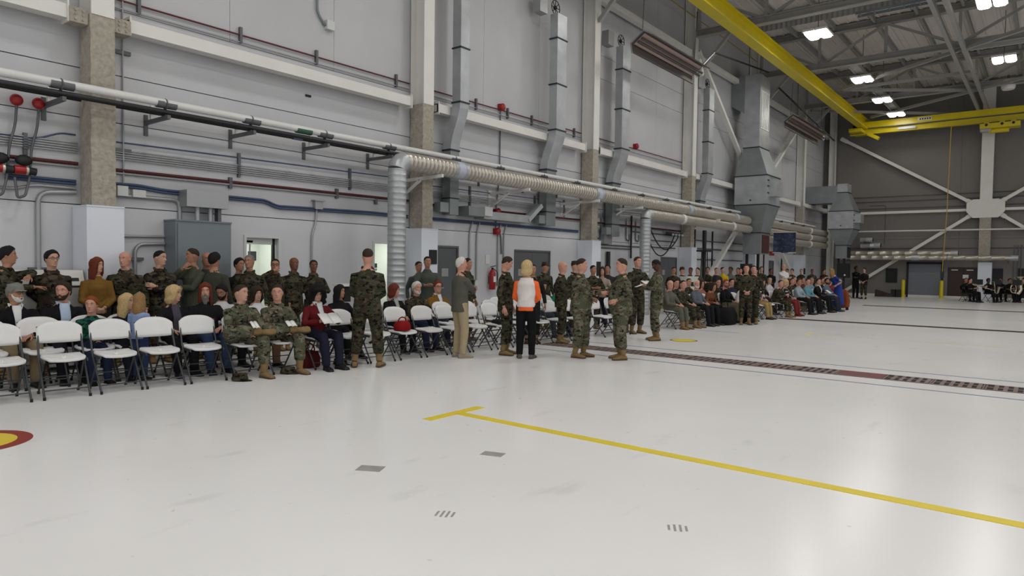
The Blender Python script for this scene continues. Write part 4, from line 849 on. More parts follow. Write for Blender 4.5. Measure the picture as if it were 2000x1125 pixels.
def drain(y0, y1, x0, x1, label, near):
    t = empty('trench_drain', ((x0 + x1) / 2, (y0 + y1) / 2, 0), 0, label, 'drain'); o = ((x0 + x1) / 2, (y0 + y1) / 2, 0)
    MB().box(x0, x1, y0, y1, 0, .002).build('pit', m_pit, t, o)
    for yy in (y0, y1 - .03): MB().box(x0, x1, yy, yy + .03, .001, .008).build('frame_edge', m_rust, t, o)
    n = int((x1 - x0) / .62)
    if not near: n = 0; MB().box(x0, x1, (y0 + y1) / 2 - .03, (y0 + y1) / 2 + .03, .001, .006).build('centre_bar', m_pit, t, o)
    for k in range(n):
        xa = x0 + k * .62
        red = k == 9
        mb = MB(); mb.box(xa + .005, xa + .025, y0 + .03, y1 - .03, .002, .009); mb.box(xa + .595, xa + .615, y0 + .03, y1 - .03, .002, .009)
        if red: mb.box(xa + .025, xa + .595, y0 + .03, y1 - .03, .002, .009)
        else:
            for q in range(5): mb.box(xa + .10 + q * .108, xa + .15 + q * .108, y0 + .03, y1 - .03, .002, .009)
            mb.box(xa + .02, xa + .6, (y0 + y1) / 2 - .025, (y0 + y1) / 2 + .025, .002, .0085)
        mb.build('grate_panel', mat('dark red grate cover', (104, 42, 46), .6) if red else m_rust, t, o)
drain(11.2, 11.75, -8.1, 4.3, 'rusty brown trench drain grating crossing the white floor', True)
drain(22.45, 22.9, -6.9, 8, 'dark trench drain line across the floor beyond the standing pair', False)
drain(33.8, 34.3, -6.6, 8, 'dark trench drain line near the band', False)
# painted discs
t = empty('floor_disc', (-7.3, 1.68, 0), 0, 'red and yellow painted disc at the left edge of the floor', 'floor marking'); o = (-7.3, 1.68, 0)
def disc(r, z0, z1, cx_, cy_): return MB().lathe((cx_, cy_, 0), [(r, z0), (r, z1)], 40, 0, False)
disc(.45, 0, .002, -7.3, 1.72).build('red_ring', mat('red floor paint', (140, 40, 22), .5), t, o); disc(.335, .002, .003, -7.3, 1.72).build('yellow_centre', m_line, t, o)
for k in range(9):
    a = -7.42 + (k % 5) * .06; MB().box(a, a + .02, 1.6 + .03 * (k % 5) + .1 * (k // 5), 1.66 + .03 * (k % 5) + .1 * (k // 5), .003, .0035).build('letter_mark', mat('olive print', (96, 84, 20), .6), t, o)
t = empty('floor_disc', (-6.28, 14.1, 0), 0, 'small yellow painted disc beyond the grating', 'floor marking'); disc(.3, 0, .002, -6.28, 14.1).build('dark_ring', mat('olive ring paint', (104, 92, 52), .5), t, (-6.28, 14.1, 0)); disc(.26, .002, .003, -6.28, 14.1).build('yellow_centre', m_line, t, (-6.28, 14.1, 0))
m_patch = mat('bare concrete patch', (150, 146, 142), .7, var=.15, vscale=8)
for k, (x, y, rot, w_, h_) in enumerate([(-4.12, 3.48, .5, .2, .14), (-3.66, 4.42, .3, .19, .12)]):
    c, s = cos(rot), sin(rot); P = lambda u, v, z: (x + u * c - v * s, y + u * s + v * c, z)
    tag(MB().hexa([P(-w_ / 2, -h_ / 2, 0), P(w_ / 2, -h_ / 2, 0), P(w_ / 2, h_ / 2, 0), P(-w_ / 2, h_ / 2, 0)], [P(-w_ / 2, -h_ / 2, .002), P(w_ / 2, -h_ / 2, .002), P(w_ / 2, h_ / 2, .002), P(-w_ / 2, h_ / 2, .002)]).build('floor_patch', m_patch, None, (x, y, 0)), ['left', 'right'][k] + ' of two grey worn patches on the white floor in the foreground', 'floor patch')
m_tread = mat('grey tread print', (150, 148, 148), .6)
# ================================================================== people builder
V = lambda *a: np.array(a, float)
def nrm(v): return v / (np.linalg.norm(v) + 1e-9)
def ik(a, t, l1, l2, hint):
    d = t - a; L = np.linalg.norm(d)
    if L > (l1 + l2) * .995: t = a + d * (l1 + l2) * .995 / L; d = t - a; L = np.linalg.norm(d)
    x = (l1 * l1 - l2 * l2 + L * L) / (2 * L); h = sqrt(max(l1 * l1 - x * x, 1e-6)); u = d / L
    p = hint - u * (hint @ u); return a + u * x + nrm(p) * h, t
JOBS = []
tex = bpy.data.textures.new('cloth_folds', 'CLOUDS'); tex.noise_scale = .11; tex.noise_depth = 2
def job(mb, name, m, parent, vox, fold=.0, smooth=5, label=None):
    o = mb.build(name, m, parent)
    r = o.modifiers.new('r', 'REMESH'); r.mode = 'VOXEL'; r.voxel_size = vox; r.use_smooth_shade = True
    s = o.modifiers.new('s', 'SMOOTH'); s.factor = .5; s.iterations = smooth
    if fold:
        d = o.modifiers.new('d', 'DISPLACE'); d.texture = tex; d.strength = fold; d.mid_level = .5; d.texture_coords = 'LOCAL'
    if label: o['label'] = label
    JOBS.append(o); return o
def flush_jobs():
    dg = bpy.context.evaluated_depsgraph_get(); new = []
    for o in JOBS: new.append(bpy.data.meshes.new_from_object(o.evaluated_get(dg)))
    for o, me in zip(JOBS, new):
        old = o.data; o.modifiers.clear(); o.data = me; me.name = o.name; bpy.data.meshes.remove(old)
    JOBS.clear()

# ---- head shape -----------------------------------------------------------------------------------
HZ = [-.25, -.19, -.150, -.122, -.108, -.09, -.06, -.03, 0, .04, .07, .095, .112, .12]
HA = [.086, .064, .061, .052, .054, .060, .067, .073, .077, .079, .074, .060, .036, .008]
HF = [.052, .046, .046, .066, .083, .086, .087, .087, .088, .090, .083, .064, .038, .008]
HB = [.072, .064, .062, .066, .070, .078, .090, .099, .104, .104, .095, .075, .044, .010]
def head_pt(th, z, out=0., face=True, wide=1.):
    a = np.interp(z, HZ, HA) * wide; f = np.interp(z, HZ, HF); b_ = np.interp(z, HZ, HB)
    c, s = cos(th), sin(th); bx = f if c > 0 else b_
    x = bx * c; y = a * (abs(s) ** .92) * (1 if s >= 0 else -1)
    if z < -.13: x -= .012
    if face and c > 0:
        e = math.exp
        x += .024 * e(-((z + .036) / .013) ** 2 - (y / .013) ** 2) + .015 * e(-((z + .012) / .024) ** 2 - (y / .009) ** 2)
        x -= .011 * (e(-((y - .031) / .014) ** 2 - ((z - .006) / .011) ** 2) + e(-((y + .031) / .014) ** 2 - ((z - .006) / .011) ** 2))
        x += .006 * e(-((z - .028) / .008) ** 2) * e(-(y / .05) ** 4) + .005 * e(-((z + .07) / .010) ** 2 - (y / .022) ** 2) - .003 * e(-((z + .083) / .006) ** 2 - (y / .025) ** 2)
        x += .006 * e(-((z + .104) / .012) ** 2 - (y / .02) ** 2)
    n = nrm(V(c / max(bx, .01), s / max(a, .01), 0)); lift = max(0, (z - .05) / .07)
    return V(x, y, z) + (n * (1 - .6 * lift) + V(0, 0, lift)) * out
def head_mesh(mb, fine=True, wide=1.):
    na = 38 if fine else 18
    zs = list(np.concatenate([np.linspace(-.25, -.13, 4), np.linspace(-.122, .05, 27 if fine else 11), np.linspace(.065, .12, 7 if fine else 4)]))
    ths = [t - .6 * sin(t) for t in np.linspace(-pi, pi, na, endpoint=False)]
    mb.loft([[head_pt(t, z, wide=wide) for t in ths] for z in zs], 0, True, True)
    for s in (-1, 1):
        mb.ball((-.008, s * .076 * wide, -.008), (.017, .009, .031), 8, 6)
        if fine:
            mb.ball((.0705, s * .031, .006), (.0115, .0125, .0085), 8, 6, 1); mb.ball((.0795, s * .031, .006), (.0045, .0055, .0058), 6, 5, 2)
            mb.tube([(.089, s * .014, .028), (.087, s * .031, .034), (.076, s * .049, .027)], [.0035, .0045, .0025], 6, 4)
        else:
            mb.ball((.075, s * .031, .006), (.008, .013, .006), 6, 4, 2); mb.tube([(.089, s * .012, .029), (.077, s * .048, .028)], .0045, 5, 4)
    mb.tube([(.081, -.023, -.0735), (.0925, -.008, -.072), (.0925, .008, -.072), (.081, .023, -.0735)], [.002, .0045, .0045, .002], 6, 3)
HEADS = {}
def hairline(style, th):
    t = abs(th)
    if style == 'bald': return lambda: None
    front = [(0, .083), (.5, .078), (.85, .055), (1.15, .02), (1.45, -.02), (1.7, .0), (1.9, -.03), (2.4, -.065), (pi, -.075)]
    if style == 'fade': front = [(0, .08), (.5, .078), (.85, .06), (1.15, .03), (1.5, .015), (1.7, .02), (2.2, -.005), (pi, -.015)]
    if style == 'buzz': front = [(0, .085), (.5, .082), (.85, .062), (1.15, .03), (1.45, -.01), (1.7, .012), (1.9, -.01), (2.4, -.045), (pi, -.055)]
    if style == 'fringe': front = [(0, .118), (.8, .1), (1.2, .05), (1.45, -.02), (1.7, .0), (1.9, -.03), (2.4, -.065), (pi, -.07)]
    if style == 'long': front = [(0, .072), (.5, .06), (.8, .03), (1.0, -.1), (1.2, -.24), (1.6, -.27), (2.2, -.29), (pi, -.3)]
    if style == 'bob': front = [(0, .06), (.5, .05), (.8, .02), (1.0, -.07), (1.2, -.13), (1.6, -.15), (2.2, -.16), (pi, -.16)]
    if style == 'curly': front = [(0, .06), (.5, .045), (.85, .02), (1.05, -.08), (1.3, -.2), (1.6, -.24), (2.2, -.27), (pi, -.28)]
    return float(np.interp(t, [p[0] for p in front], [p[1] for p in front]))
HTH = dict(fade=.005, buzz=.006, short=.016, fringe=.009, long=.02, bob=.026, curly=.055, child=.018)
def hair_mesh(mb, style, fine=True):
    th0 = HTH[style]; ln = {'short': 'short', 'child': 'bob_'}.get(style, style)
    na = 28 if fine else 16; nl = 9 if fine else 6; ths = np.linspace(-pi, pi, na, endpoint=False); rings = [[] for _ in range(nl + 1)]
    for th in ths:
        z0 = hairline('bob' if style == 'child' and abs(th) < 1.0 else ('short' if style == 'child' else style), th)
        for k in range(nl + 1):
            u = k / nl; z = z0 + (.1195 - z0) * (u ** .8)
            zz = max(z, -.035) if style in ('long', 'bob', 'curly') else z
            jit = 1 + (random.uniform(-.35, .35) if style == 'curly' else random.uniform(-.12, .12))
            p = head_pt(th, zz, (th0 * jit * (1 if k else .3)) + (.012 if z < -.05 and style in ('long', 'bob', 'curly') and k else 0), face=False)
            if style == 'short' and k and abs(th) < 1.2: p = p + V(.004, 0, .006 * u)
            p[2] += (z - zz); rings[k].append(p)
    mb.loft(rings, 0, True, True)
    return mb
def beard_mesh(mb, long=False, fine=True):
    n = 21; rows = []; m = 8; zl = -.2 if long else -.124
    for k in range(m):
        row = []
        for i in range(n):
            th = -1.5 + 3. * i / (n - 1); t = abs(th)
            zt = np.interp(t, [0, .22, .34, .6, 1.0, 1.3, 1.5], [-.088, -.088, -.062, -.055, -.05, -.02, .0]); zb = np.interp(t, [0, .5, .9, 1.2, 1.5], [zl, zl, -.118, -.09, -.03])
            z = zt + (zb - zt) * k / (m - 1); zz = max(z, -.112); o_ = .009 if 0 < k < m - 1 and t < 1.4 else .002
            p = head_pt(th, zz, o_, face=True)
            if z < zz: p[2] = z; p[0] -= .12 * (zz - z); p[1] *= 1 - 3. * (zz - z)
            row.append(p)
        rows.append(row)
    vs = [p for r in rows for p in r]; fs = [(i * n + j, i * n + j + 1, (i + 1) * n + j + 1, (i + 1) * n + j) for i in range(m - 1) for j in range(n - 1)]
    mb.add(vs, fs, 0, True); mb.tube([head_pt(t, z, .004) for t, z in ((-.36, -.075), (-.2, -.06), (0, -.056), (.2, -.06), (.36, -.075))], [.004, .007, .006, .007, .004], 6); return mb
def cap_mesh(mb, visor=True, soft=False):
    if soft:
        rings = [[head_pt(t, z, o_, False) for t in np.linspace(-pi, pi, 20, endpoint=False)] for z, o_ in ((.042, .006), (.05, .012), (.07, .016), (.09, .018))]
        top = [[V(p[0] * .75, p[1] * .75, .125) for p in rings[-1]], [V(p[0] * .1, p[1] * .1, .13) for p in rings[-1]]]
        mb.loft(rings + top, 0, True, True)
    else:
        rings = [[head_pt(t, z, o_, False) for t in np.linspace(-pi, pi, 20, endpoint=False)] for z, o_ in ((.04, .006), (.06, .013), (.085, .02), (.1, .028))]
        rings = rings[:3] + [[V(p[0] * 1.02, p[1] * 1.02, .118) for p in rings[2]], [V(p[0] * .1, p[1] * .1, .13) for p in rings[2]]]
        mb.loft(rings, 0, True, True)
    if visor:
        a = [head_pt(t, .045, .004, False) for t in np.linspace(-1.05, 1.05, 9)]; b_ = [p + V(.065 * cos(t * 1.2), .0, -.012) for p, t in zip(a, np.linspace(-1.05, 1.05, 9))]
        lo = [p - V(0, 0, .006) for p in a + b_]
        mb.add(a + b_ + lo, [(i, i + 1, 10 + i, 9 + i) for i in range(8)] + [(18 + i, 27 + i, 28 + i, 19 + i) for i in range(8)] + [(9 + i, 10 + i, 28 + i, 27 + i) for i in range(8)])
    return mb

def hand_geo(mb, wrist, d, n, side, curl=.6, s=1., fine=True):
    """five-finger hand: d = pointing direction, n = palm normal, side = +1 left / -1 right (thumb side found from n x d)"""
    d = nrm(d); n = nrm(n - d * (n @ d)); t = np.cross(d, n) * side   # thumb direction
    k = 6 if fine else 5
    sec = [(0, .024, .019), (.02, .028, .018), (.05, .038, .016), (.085, .040, .014), (.095, .034, .010)]
    rings = [[wrist + d * a * s + (t * w_ * cos(q) + n * h_ * sin(q)) * s for q in np.linspace(0, 2 * pi, 10, endpoint=False)] for a, w_, h_ in sec]
    mb.loft(rings)
    for i, (off, L) in enumerate(((.029, .070), (.010, .079), (-.010, .073), (-.029, .057))):
        p = wrist + (d * .088 + t * off) * s; pts = [p]; a = curl * .35
        for seg in (.45, .32, .23):
            dd = d * cos(a) + n * sin(a); p = p + dd * L * seg * s; pts.append(p); a += curl * .75
        mb.tube(pts, [.0092 * s, .0088 * s, .008 * s, .0058 * s], k)
    p = wrist + (d * .025 + t * .026) * s; d1 = nrm(d * .65 + t * .65 + n * .35); d2 = nrm(d * .85 + t * .15 + n * .4)
    mb.tube([p, p + d1 * .042 * s, p + d1 * .042 * s + d2 * .03 * s, p + d1 * .042 * s + d2 * .052 * s], [.014 * s, .0115 * s, .0095 * s, .0065 * s], k)
def boot_geo(mb, ank, up, fwd, s=1., tall=True):
    """boot or shoe with sole, toe cap and shaft; ank = ankle point, up = leg direction upwards, fwd = toe direction"""
    fwd = nrm(fwd); up = nrm(up); lt = nrm(np.cross(up, fwd)); upf = np.cross(fwd, lt)
    base = ank - upf * .085 * s
    secs = [(-.075, .030, .05), (-.06, .038, .075), (-.02, .040, .09), (.03, .040, .088), (.08, .046, .068), (.13, .05, .055), (.17, .046, .047), (.195, .030, .035)]
    mb.loft([[base + fwd * x * s + lt * w_ * s * (1 if c > 0 else -1) * abs(c) ** .8 + upf * max(0.001, h_ * s * (.5 + .5 * q)) for c, q in [(cos(a), sin(a)) for a in np.linspace(0, 2 * pi, 12, endpoint=False)]] for x, w_, h_ in secs], 0)
    if tall:
        a0 = ank - upf * .01 * s; mb.tube([a0 - fwd * .015 * s, a0 + up * .06 * s, a0 + up * .15 * s], [.046 * s, .05 * s, .056 * s], 12)
    # sole
    mb.loft([[base + fwd * x * s + lt * w_ * 1.08 * s * c + upf * z for c, z in ((-1, 0), (1, 0), (1, .018 * s), (-1, .018 * s))] for x, w_, h_ in secs], 1, True, False)

SKIN = {'light': (186, 144, 122), 'pink': (190, 140, 120), 'tan': (164, 118, 94), 'brown': (112, 72, 52), 'dark': (82, 54, 40)}
m_eye = mat('eye white', (206, 200, 194), .4); m_iris = mat('dark iris', (24, 18, 14), .3); m_lip = mat('lip', (150, 88, 80), .5); m_lipd = mat('lip dark', (84, 48, 42), .5); m_brow = mat('brow', (46, 34, 26), .8)
HAIR = {'black': (16, 14, 14), 'brown': (50, 36, 26), 'grey': (120, 116, 110), 'white': (208, 204, 196), 'red': (132, 66, 28), 'blond': (196, 168, 120), 'darkred': (104, 44, 24), 'sandy': (146, 112, 72)}
def M_(kind, rgb, rough=.85): return mat('%s %d %d %d' % (kind, *rgb), rgb, rough, var=.08, vscale=7, bump=.35, bscale=14, spec=.2)
def m_skin(k): return mat('skin ' + k, SKIN[k], .5, var=.05, vscale=20, spec=.35)
def m_hair(k): return mat('hair ' + k, HAIR[k], .7, var=.2, vscale=60, bump=.6, bscale=120, spec=.3)
CAMO = {'wood': camo('woodland camouflage', [(78, 74, 58), (56, 58, 42), (58, 45, 35), (17, 17, 16)], [.47, .54, .545], 7.5, .9),
        'green': camo('green camouflage', [(104, 101, 84), (74, 77, 60), (78, 66, 53), (28, 28, 26)], [.46, .55, .56], 8., 1.12),
        'brown': camo('brown camouflage', [(86, 77, 62), (58, 56, 44), (56, 43, 34), (17, 17, 16)], [.48, .53, .54], 7.5, .8)}
CAMO['plaid'] = camo('green checked cloth', [(26, 78, 64), (14, 34, 32), (30, 92, 74), (12, 18, 20)], [.5, .55, .58], 16.)
m_boot = mat('coyote boot suede', (122, 98, 62), .9, var=.12, vscale=12); m_sole = mat('boot sole', (74, 60, 42), .9); m_shoe = mat('black shoe', (16, 15, 15), .5)

def person(label, x, y, H=1.76, phi=0., head=None, pose='side', sit=False, top=('camo', 'wood'), bot=None, skin='light', hair=('fade', 'brown'), beard=None, cap=None, glasses=None, tier=0,
           fem=False, belly=0., lean=0., foot=None, shirt=None, long=None, vest=None, dress=None, cross=None, extra=None, hpitch=0., seat_z=.44, side=0., legs=None, group=None, jacket=True, z0=0., shorts=False, bulk=1.):
    s = H / 1.78; root = empty('person', (x, y, z0), radians(phi), label, 'person', group or 'people in the hangar')
    fine = tier == 0; vox = (.0165, .024, .034)[tier]; fold = (.016, .014, .0)[tier]
    w = .9 if fem else 1.
    lean_ = radians(lean); u = V(sin(lean_), sin(radians(side)), cos(lean_)); u = nrm(u); f = nrm(V(cos(lean_), 0, -sin(lean_))); l = np.cross(u, f)
    tk = .91 if sit else 1.
    P = V(0, 0, (seat_z + .07 * s) if sit else .945 * s)
    T = lambda a, b_, c: P + (f * a + l * b_ + u * c * tk) * s
    sh = {1: T(0, .182 * w, .425), -1: T(0, -.182 * w, .425)}
    # ---- hands: targets in local coordinates (forward, left, height above ground), elbows by hint
    hp = pose if isinstance(pose, dict) else POSES[pose](s, P, T)
    if not fem or True: pass
    arms = {}
    for k in (1, -1):
        tgt, hint = hp[k][0], hp[k][1]; el, wr = ik(sh[k], V(*tgt), .285 * s, .25 * s, V(*hint)); arms[k] = (sh[k], el, wr)
    # ---- legs
    hip = {k: P + l * .09 * s * k - u * .01 for k in (1, -1)}
    lg = {}
    for k in (1, -1):
        if sit:
            ft = V(.44 * s + .04, .11 * s * k, .085 * s)
            if legs: ft = V(*legs[k])
            hint = V(.6, .12 * k, 1.)
            if cross == k: ft = V(.40 * s, -.10 * k * s, seat_z + .20); hint = V(.1, k * 1.0, .15)
        else:
            ft = V(.0, .11 * s * k, .085 * s)
            if legs: ft = V(*legs[k])
            hint = V(1, .1 * k, 0)
        kn, an = ik(hip[k], ft, .425 * s, .425 * s, hint); lg[k] = (hip[k], kn, an)
    # ---- body: head with neck, forearms and hands, plus the hidden trunk and limbs, all in one mesh
    mb = MB(); hm = MB(); head_mesh(hm, tier < 2, .97 if fem else 1.03)
    hs = .96 * (s if H > 1.5 else s * 1.18); HC = P + (u * .705 * tk + f * .025) * s
    if H < 1.5: HC = P + (u * .735 * tk + f * .02) * s
    yaw = radians(0 if head is None else head); pt = radians(hpitch)
    Rm = np.array(Matrix.Rotation(yaw, 3, 'Z') @ Matrix.Rotation(pt, 3, 'Y'))
    place = lambda vs: [HC + Rm @ (np.array(p) * hs) for p in vs]
    vs = np.concatenate(hm.v)
    # keep the neck fixed to the trunk while the skull turns
    out = []
    for p in vs:
        k = min(max((p[2] + .25) / .12, 0), 1); q = HC + (Rm @ p) * hs; q0 = HC + (f * p[0] + l * p[1] + u * p[2]) * hs
        out.append(q * k + q0 * (1 - k))
    mb.v.append(np.array(out)); mb.f += hm.f; mb.m += hm.m; mb.sm += hm.sm; mb.n += len(vs)
    for k in (1, -1):
        a, e, w_ = arms[k]; mb.tube([a, (a + e) / 2, e, (e + w_) / 2, w_], [.05 * s, .045 * s, .038 * s, .037 * s, .026 * s], 10)
        d = nrm(w_ - e); nn = V(*hp[k][2]) if len(hp[k]) > 2 else V(0, -k, 0)
        hand_geo(mb, w_ + d * .005, nrm(d + V(*hp[k][3])) if len(hp[k]) > 3 else d, nn, k, hp[k][4] if len(hp[k]) > 4 else .55, s * (.98 if not fem else .9), fine)
        h, kn, an = lg[k]; mb.tube([h, kn, an], [.07 * s, .045 * s, .028 * s], 10)
    mb.tube([T(0, 0, -.08), T(0, 0, .1), T(0, 0, .4), T(0, 0, .5), T(.01, 0, .56)], [(.13 * s, .1 * s), (.12 * s, .09 * s), (.15 * s * w, .1 * s), (.1 * s, .07 * s), (.05 * s, .05 * s)], 14)
    lipm = m_lipd if skin in ('brown', 'dark') else m_lip
    mb.build('body', [m_skin(skin), m_eye, m_iris, lipm, m_brow], root)
    # ---- garments
    def rings_torso(mb, tab, grow=0.):
        rg = []
        for uu, rx, ry, fo in tab:
            rg.append([T(fo + (ry + grow) * (abs(cos(a)) ** .9) * (1 if cos(a) > 0 else -1), (rx * w + grow) * (abs(sin(a)) ** .95) * (1 if sin(a) > 0 else -1), uu) for a in np.linspace(0, 2 * pi, 20, endpoint=False)])
        mb.loft(rg)
    hem = -.03 if sit else -.17
    if top[0] == 'civ' and not sit: hem = -.08
    if long: hem = long
    tab = [(hem, .19, .136 + belly * .5, .0), (-.0, .182, .136 + belly, belly * .7), (.12, .172 if not fem else .148, .128 + belly, belly), (.25, .18, .132 + belly * .5, belly * .5 + (.012 if fem else 0)), (.35, .19, .138, .012 if fem else .006), (.40, .182, .125, .0), (.44, .158, .11, 0), (.475, .12, .09, 0), (.505, .09, .074, .004), (.54, .073, .066, .012)]
    if fem: tab[4] = (.35, .176, .14, .022); tab[0] = (hem, .188, .134, 0)
    tab = [(a_, b_ * bulk if a_ < .46 else b_, c_ * bulk if a_ < .42 else c_, d_) for a_, b_, c_, d_ in tab]
    tmat = CAMO[top[1]] if top[0] == 'camo' else M_('cloth', top[1])
    tname = {'camo': 'camouflage_blouse' if top[1] not in ('plaid', 'bw') else 'shirt', 'flight': 'flight_suit_top'}.get(top[0], 'jacket' if shirt else 'shirt')
    mb = MB(); rings_torso(mb, tab)
    for k in (1, -1):
        a, e, w_ = arms[k]; a0 = a - u * .005 - l * k * .03 * s
        L = e + (w_ - e) * .93
        if shorts == 'sleeve': mb.tube([a0, a, a + (e - a) * .55], [.062 * s, .068 * s, .06 * s], 12)
        else: mb.tube([a0, a, (a + e) / 2, e, (e + w_) / 2, L], [.056 * s, .066 * s * (w * .5 + .5), .062 * s * (w * .5 + .5), .053 * s, .049 * s, .042 * s], 12)
        mb.ball(e, .052 * s, 10, 7)
    if vest is None: job(mb, tname, tmat, root, vox, fold)
    else:
        job(mb, tname, tmat, root, vox, fold)
        mv = MB(); tv = [r for r in tab[1:-1]]; rings_torso(mv, [(hem + .07, .185, .135, 0)] + tv[:-1] + [(.515, .12, .085, 0)], .014)
        job(mv, 'vest', M_('cloth', vest), root, vox, .006)
    bmat = (CAMO[bot[1]] if bot and bot[0] == 'camo' else M_('cloth', bot[1]) if bot else tmat)
    mb = MB()
    if dress:
        zlo = dress[1]; zz = np.linspace(P[2] + .05, zlo, 6)
        mb.loft([[V((.13 + .10 * i / 5) * cos(a), (.17 + .12 * i / 5) * sin(a), z) for a in np.linspace(0, 2 * pi, 20, endpoint=False)] for i, z in enumerate(zz)])
        job(mb, 'skirt', M_('cloth', dress[0]), root, vox, fold)
    else:
        rg = [(-.1, .168 * bulk, .122 * bulk + belly * .3, 0), (0, .172 * bulk, .125 * bulk + belly * .5, belly * .4), (.07, .16 * bulk, .115 * bulk + belly * .5, belly * .5)]
        rings_torso(mb, rg, -.004)
        for k in (1, -1):
            h, kn, an = lg[k]; d = nrm(an - kn)
            blouse = (bot is None and top[0] in ('camo', 'flight')) or (bot and bot[0] == 'camo')
            e1 = an + d * (-.10 if blouse else .025) * s
            mb.tube([h + u * .04 * s, h + (kn - h) * .3, h + (kn - h) * .7, kn, kn + (an - kn) * .35, kn + (an - kn) * .7 if not blouse else e1 - d * .04 * s, e1], [.098 * s, .099 * s, .086 * s, .077 * s, .076 * s, (.066 if not blouse else .074) * s, (.062 if not blouse else .054) * s], 12) if bulk == 1. else mb.tube([h + u * .04 * s, h + (kn - h) * .3, h + (kn - h) * .7, kn, kn + (an - kn) * .35, e1 - d * .04 * s, e1], [q_ * s * bulk for q_ in (.1, .104, .09, .082, .08, .076, .055)], 12)
            mb.ball(kn, .076 * s, 10, 7)
        job(mb, 'trousers', bmat, root, vox, fold)
    # ---- footwear
    mil = top[0] in ('camo', 'flight') and foot is None
    for k in (1, -1):
        h, kn, an = lg[k]; b_ = MB(); up = nrm(kn - an)
        fd = V(1, .18 * k, 0)
        if sit and cross == k: fd = nrm(V(.45, -k * 1.0, .18)); up = nrm(np.cross(fd, V(0, 0, 1))) ; up = nrm(kn - an)
        upn = V(0, 0, 1) if not (sit and cross == k) else nrm(np.cross(np.cross(fd, nrm(kn - an)), fd))
        if sit and cross == k: boot_geo(b_, an, upn if upn[2] > -2 else V(0, 0, 1), fd, s, False); b_.tube([an, an + up * .15 * s], [.05 * s, .056 * s], 12)
        else:
            boot_geo(b_, an, V(0, 0, 1), fd, s, False)
            if mil: b_.tube([an - V(.015 * s, 0, 0) , an + up * .07 * s, an + up * .19 * s], [.047 * s, .05 * s, .057 * s], 12)
            else: b_.tube([an - V(.01, 0, .03), an + up * .03], [.044 * s, .04 * s], 10)
        fm_ = m_boot if mil else (M_('shoe', foot) if foot else m_shoe)
        b_.build('boot' if mil else 'shoe', [fm_, m_sole if mil else fm_], root)
    # ---- head things
    def onhead(mbx, name, m):
        mbx.v = [np.array(place(np.concatenate(mbx.v)))]; return mbx.build(name, m, root)
    if hair and hair[0] != 'bald':
        onhead(hair_mesh(MB(), hair[0], tier < 2), 'hair', m_hair(hair[1]))
    if beard: onhead(beard_mesh(MB(), beard[0] == 'long'), 'beard', m_hair(beard[1]))
    if cap:
        onhead(cap_mesh(MB(), cap[0] != 'soft', cap[0] == 'soft'), 'cap', CAMO[cap[1]] if cap[1] in CAMO else M_('cloth', cap[1]))
    if glasses:
        g = MB()
        for k in (1, -1):
            c0 = V(.095, k * .032, .004); g.tube([c0 + V(-.006 * abs(cos(a)), .024 * cos(a), .017 * sin(a)) for a in np.linspace(0, 2 * pi, 13)], .0028, 5)
            g.tube([(.088, k * .056, .01), (.0, k * .084, .008)], .0026, 5)
            if glasses == 'sun': g.ball(c0, (.004, .024, .017), 8, 6)
        g.tube([(.1, -.01, .008), (.1, .01, .008)], .0026, 5)
        onhead(g, 'glasses', m_dark if glasses != 'red' else mat('dark red frame', (70, 20, 20), .4))
    # ---- shirt front of open jackets
    if shirt:
        sp_ = MB(); rows = []; n = 9; top_ = .535
        for uu in np.linspace(.02 if shirt[1] == 'wide' else .2, top_, 9):
            ry = np.interp(uu, [t[0] for t in tab], [t[2] + t[3] for t in tab]); rx = np.interp(uu, [t[0] for t in tab], [t[1] * w for t in tab])
            hw = np.interp(uu, [.02, .3, .5, .57], [.05, .055, .06, .045] if shirt[1] == 'wide' else [.002, .028, .05, .045])
            rows.append([T(ry * sqrt(max(0, 1 - (q * hw / rx) ** 2)) + .012 + (fold * .3), q * hw, uu) for q in np.linspace(-1, 1, n)])
        vs = [p for r in rows for p in r]; sp_.add(vs, [(i * n + j, i * n + j + 1, (i + 1) * n + j + 1, (i + 1) * n + j) for i in range(len(rows) - 1) for j in range(n - 1)], 0, True)
        so = sp_.build('shirt_front', M_('cloth', shirt[0]), root); md = so.modifiers.new('s', 'SOLIDIFY'); md.thickness = .014
        cl = MB()
        for k in (1, -1): cl.add([T(.07, k * .012, .505), T(.082, k * .055, .475), T(.03, k * .082, .54), T(-.03, k * .075, .565), T(.06, k * .03, .555)], [(0, 1, 2, 4), (2, 3, 4)], 0)
        co = cl.build('collar', M_('cloth', shirt[0]), root); md = co.modifiers.new('s', 'SOLIDIFY'); md.thickness = .01
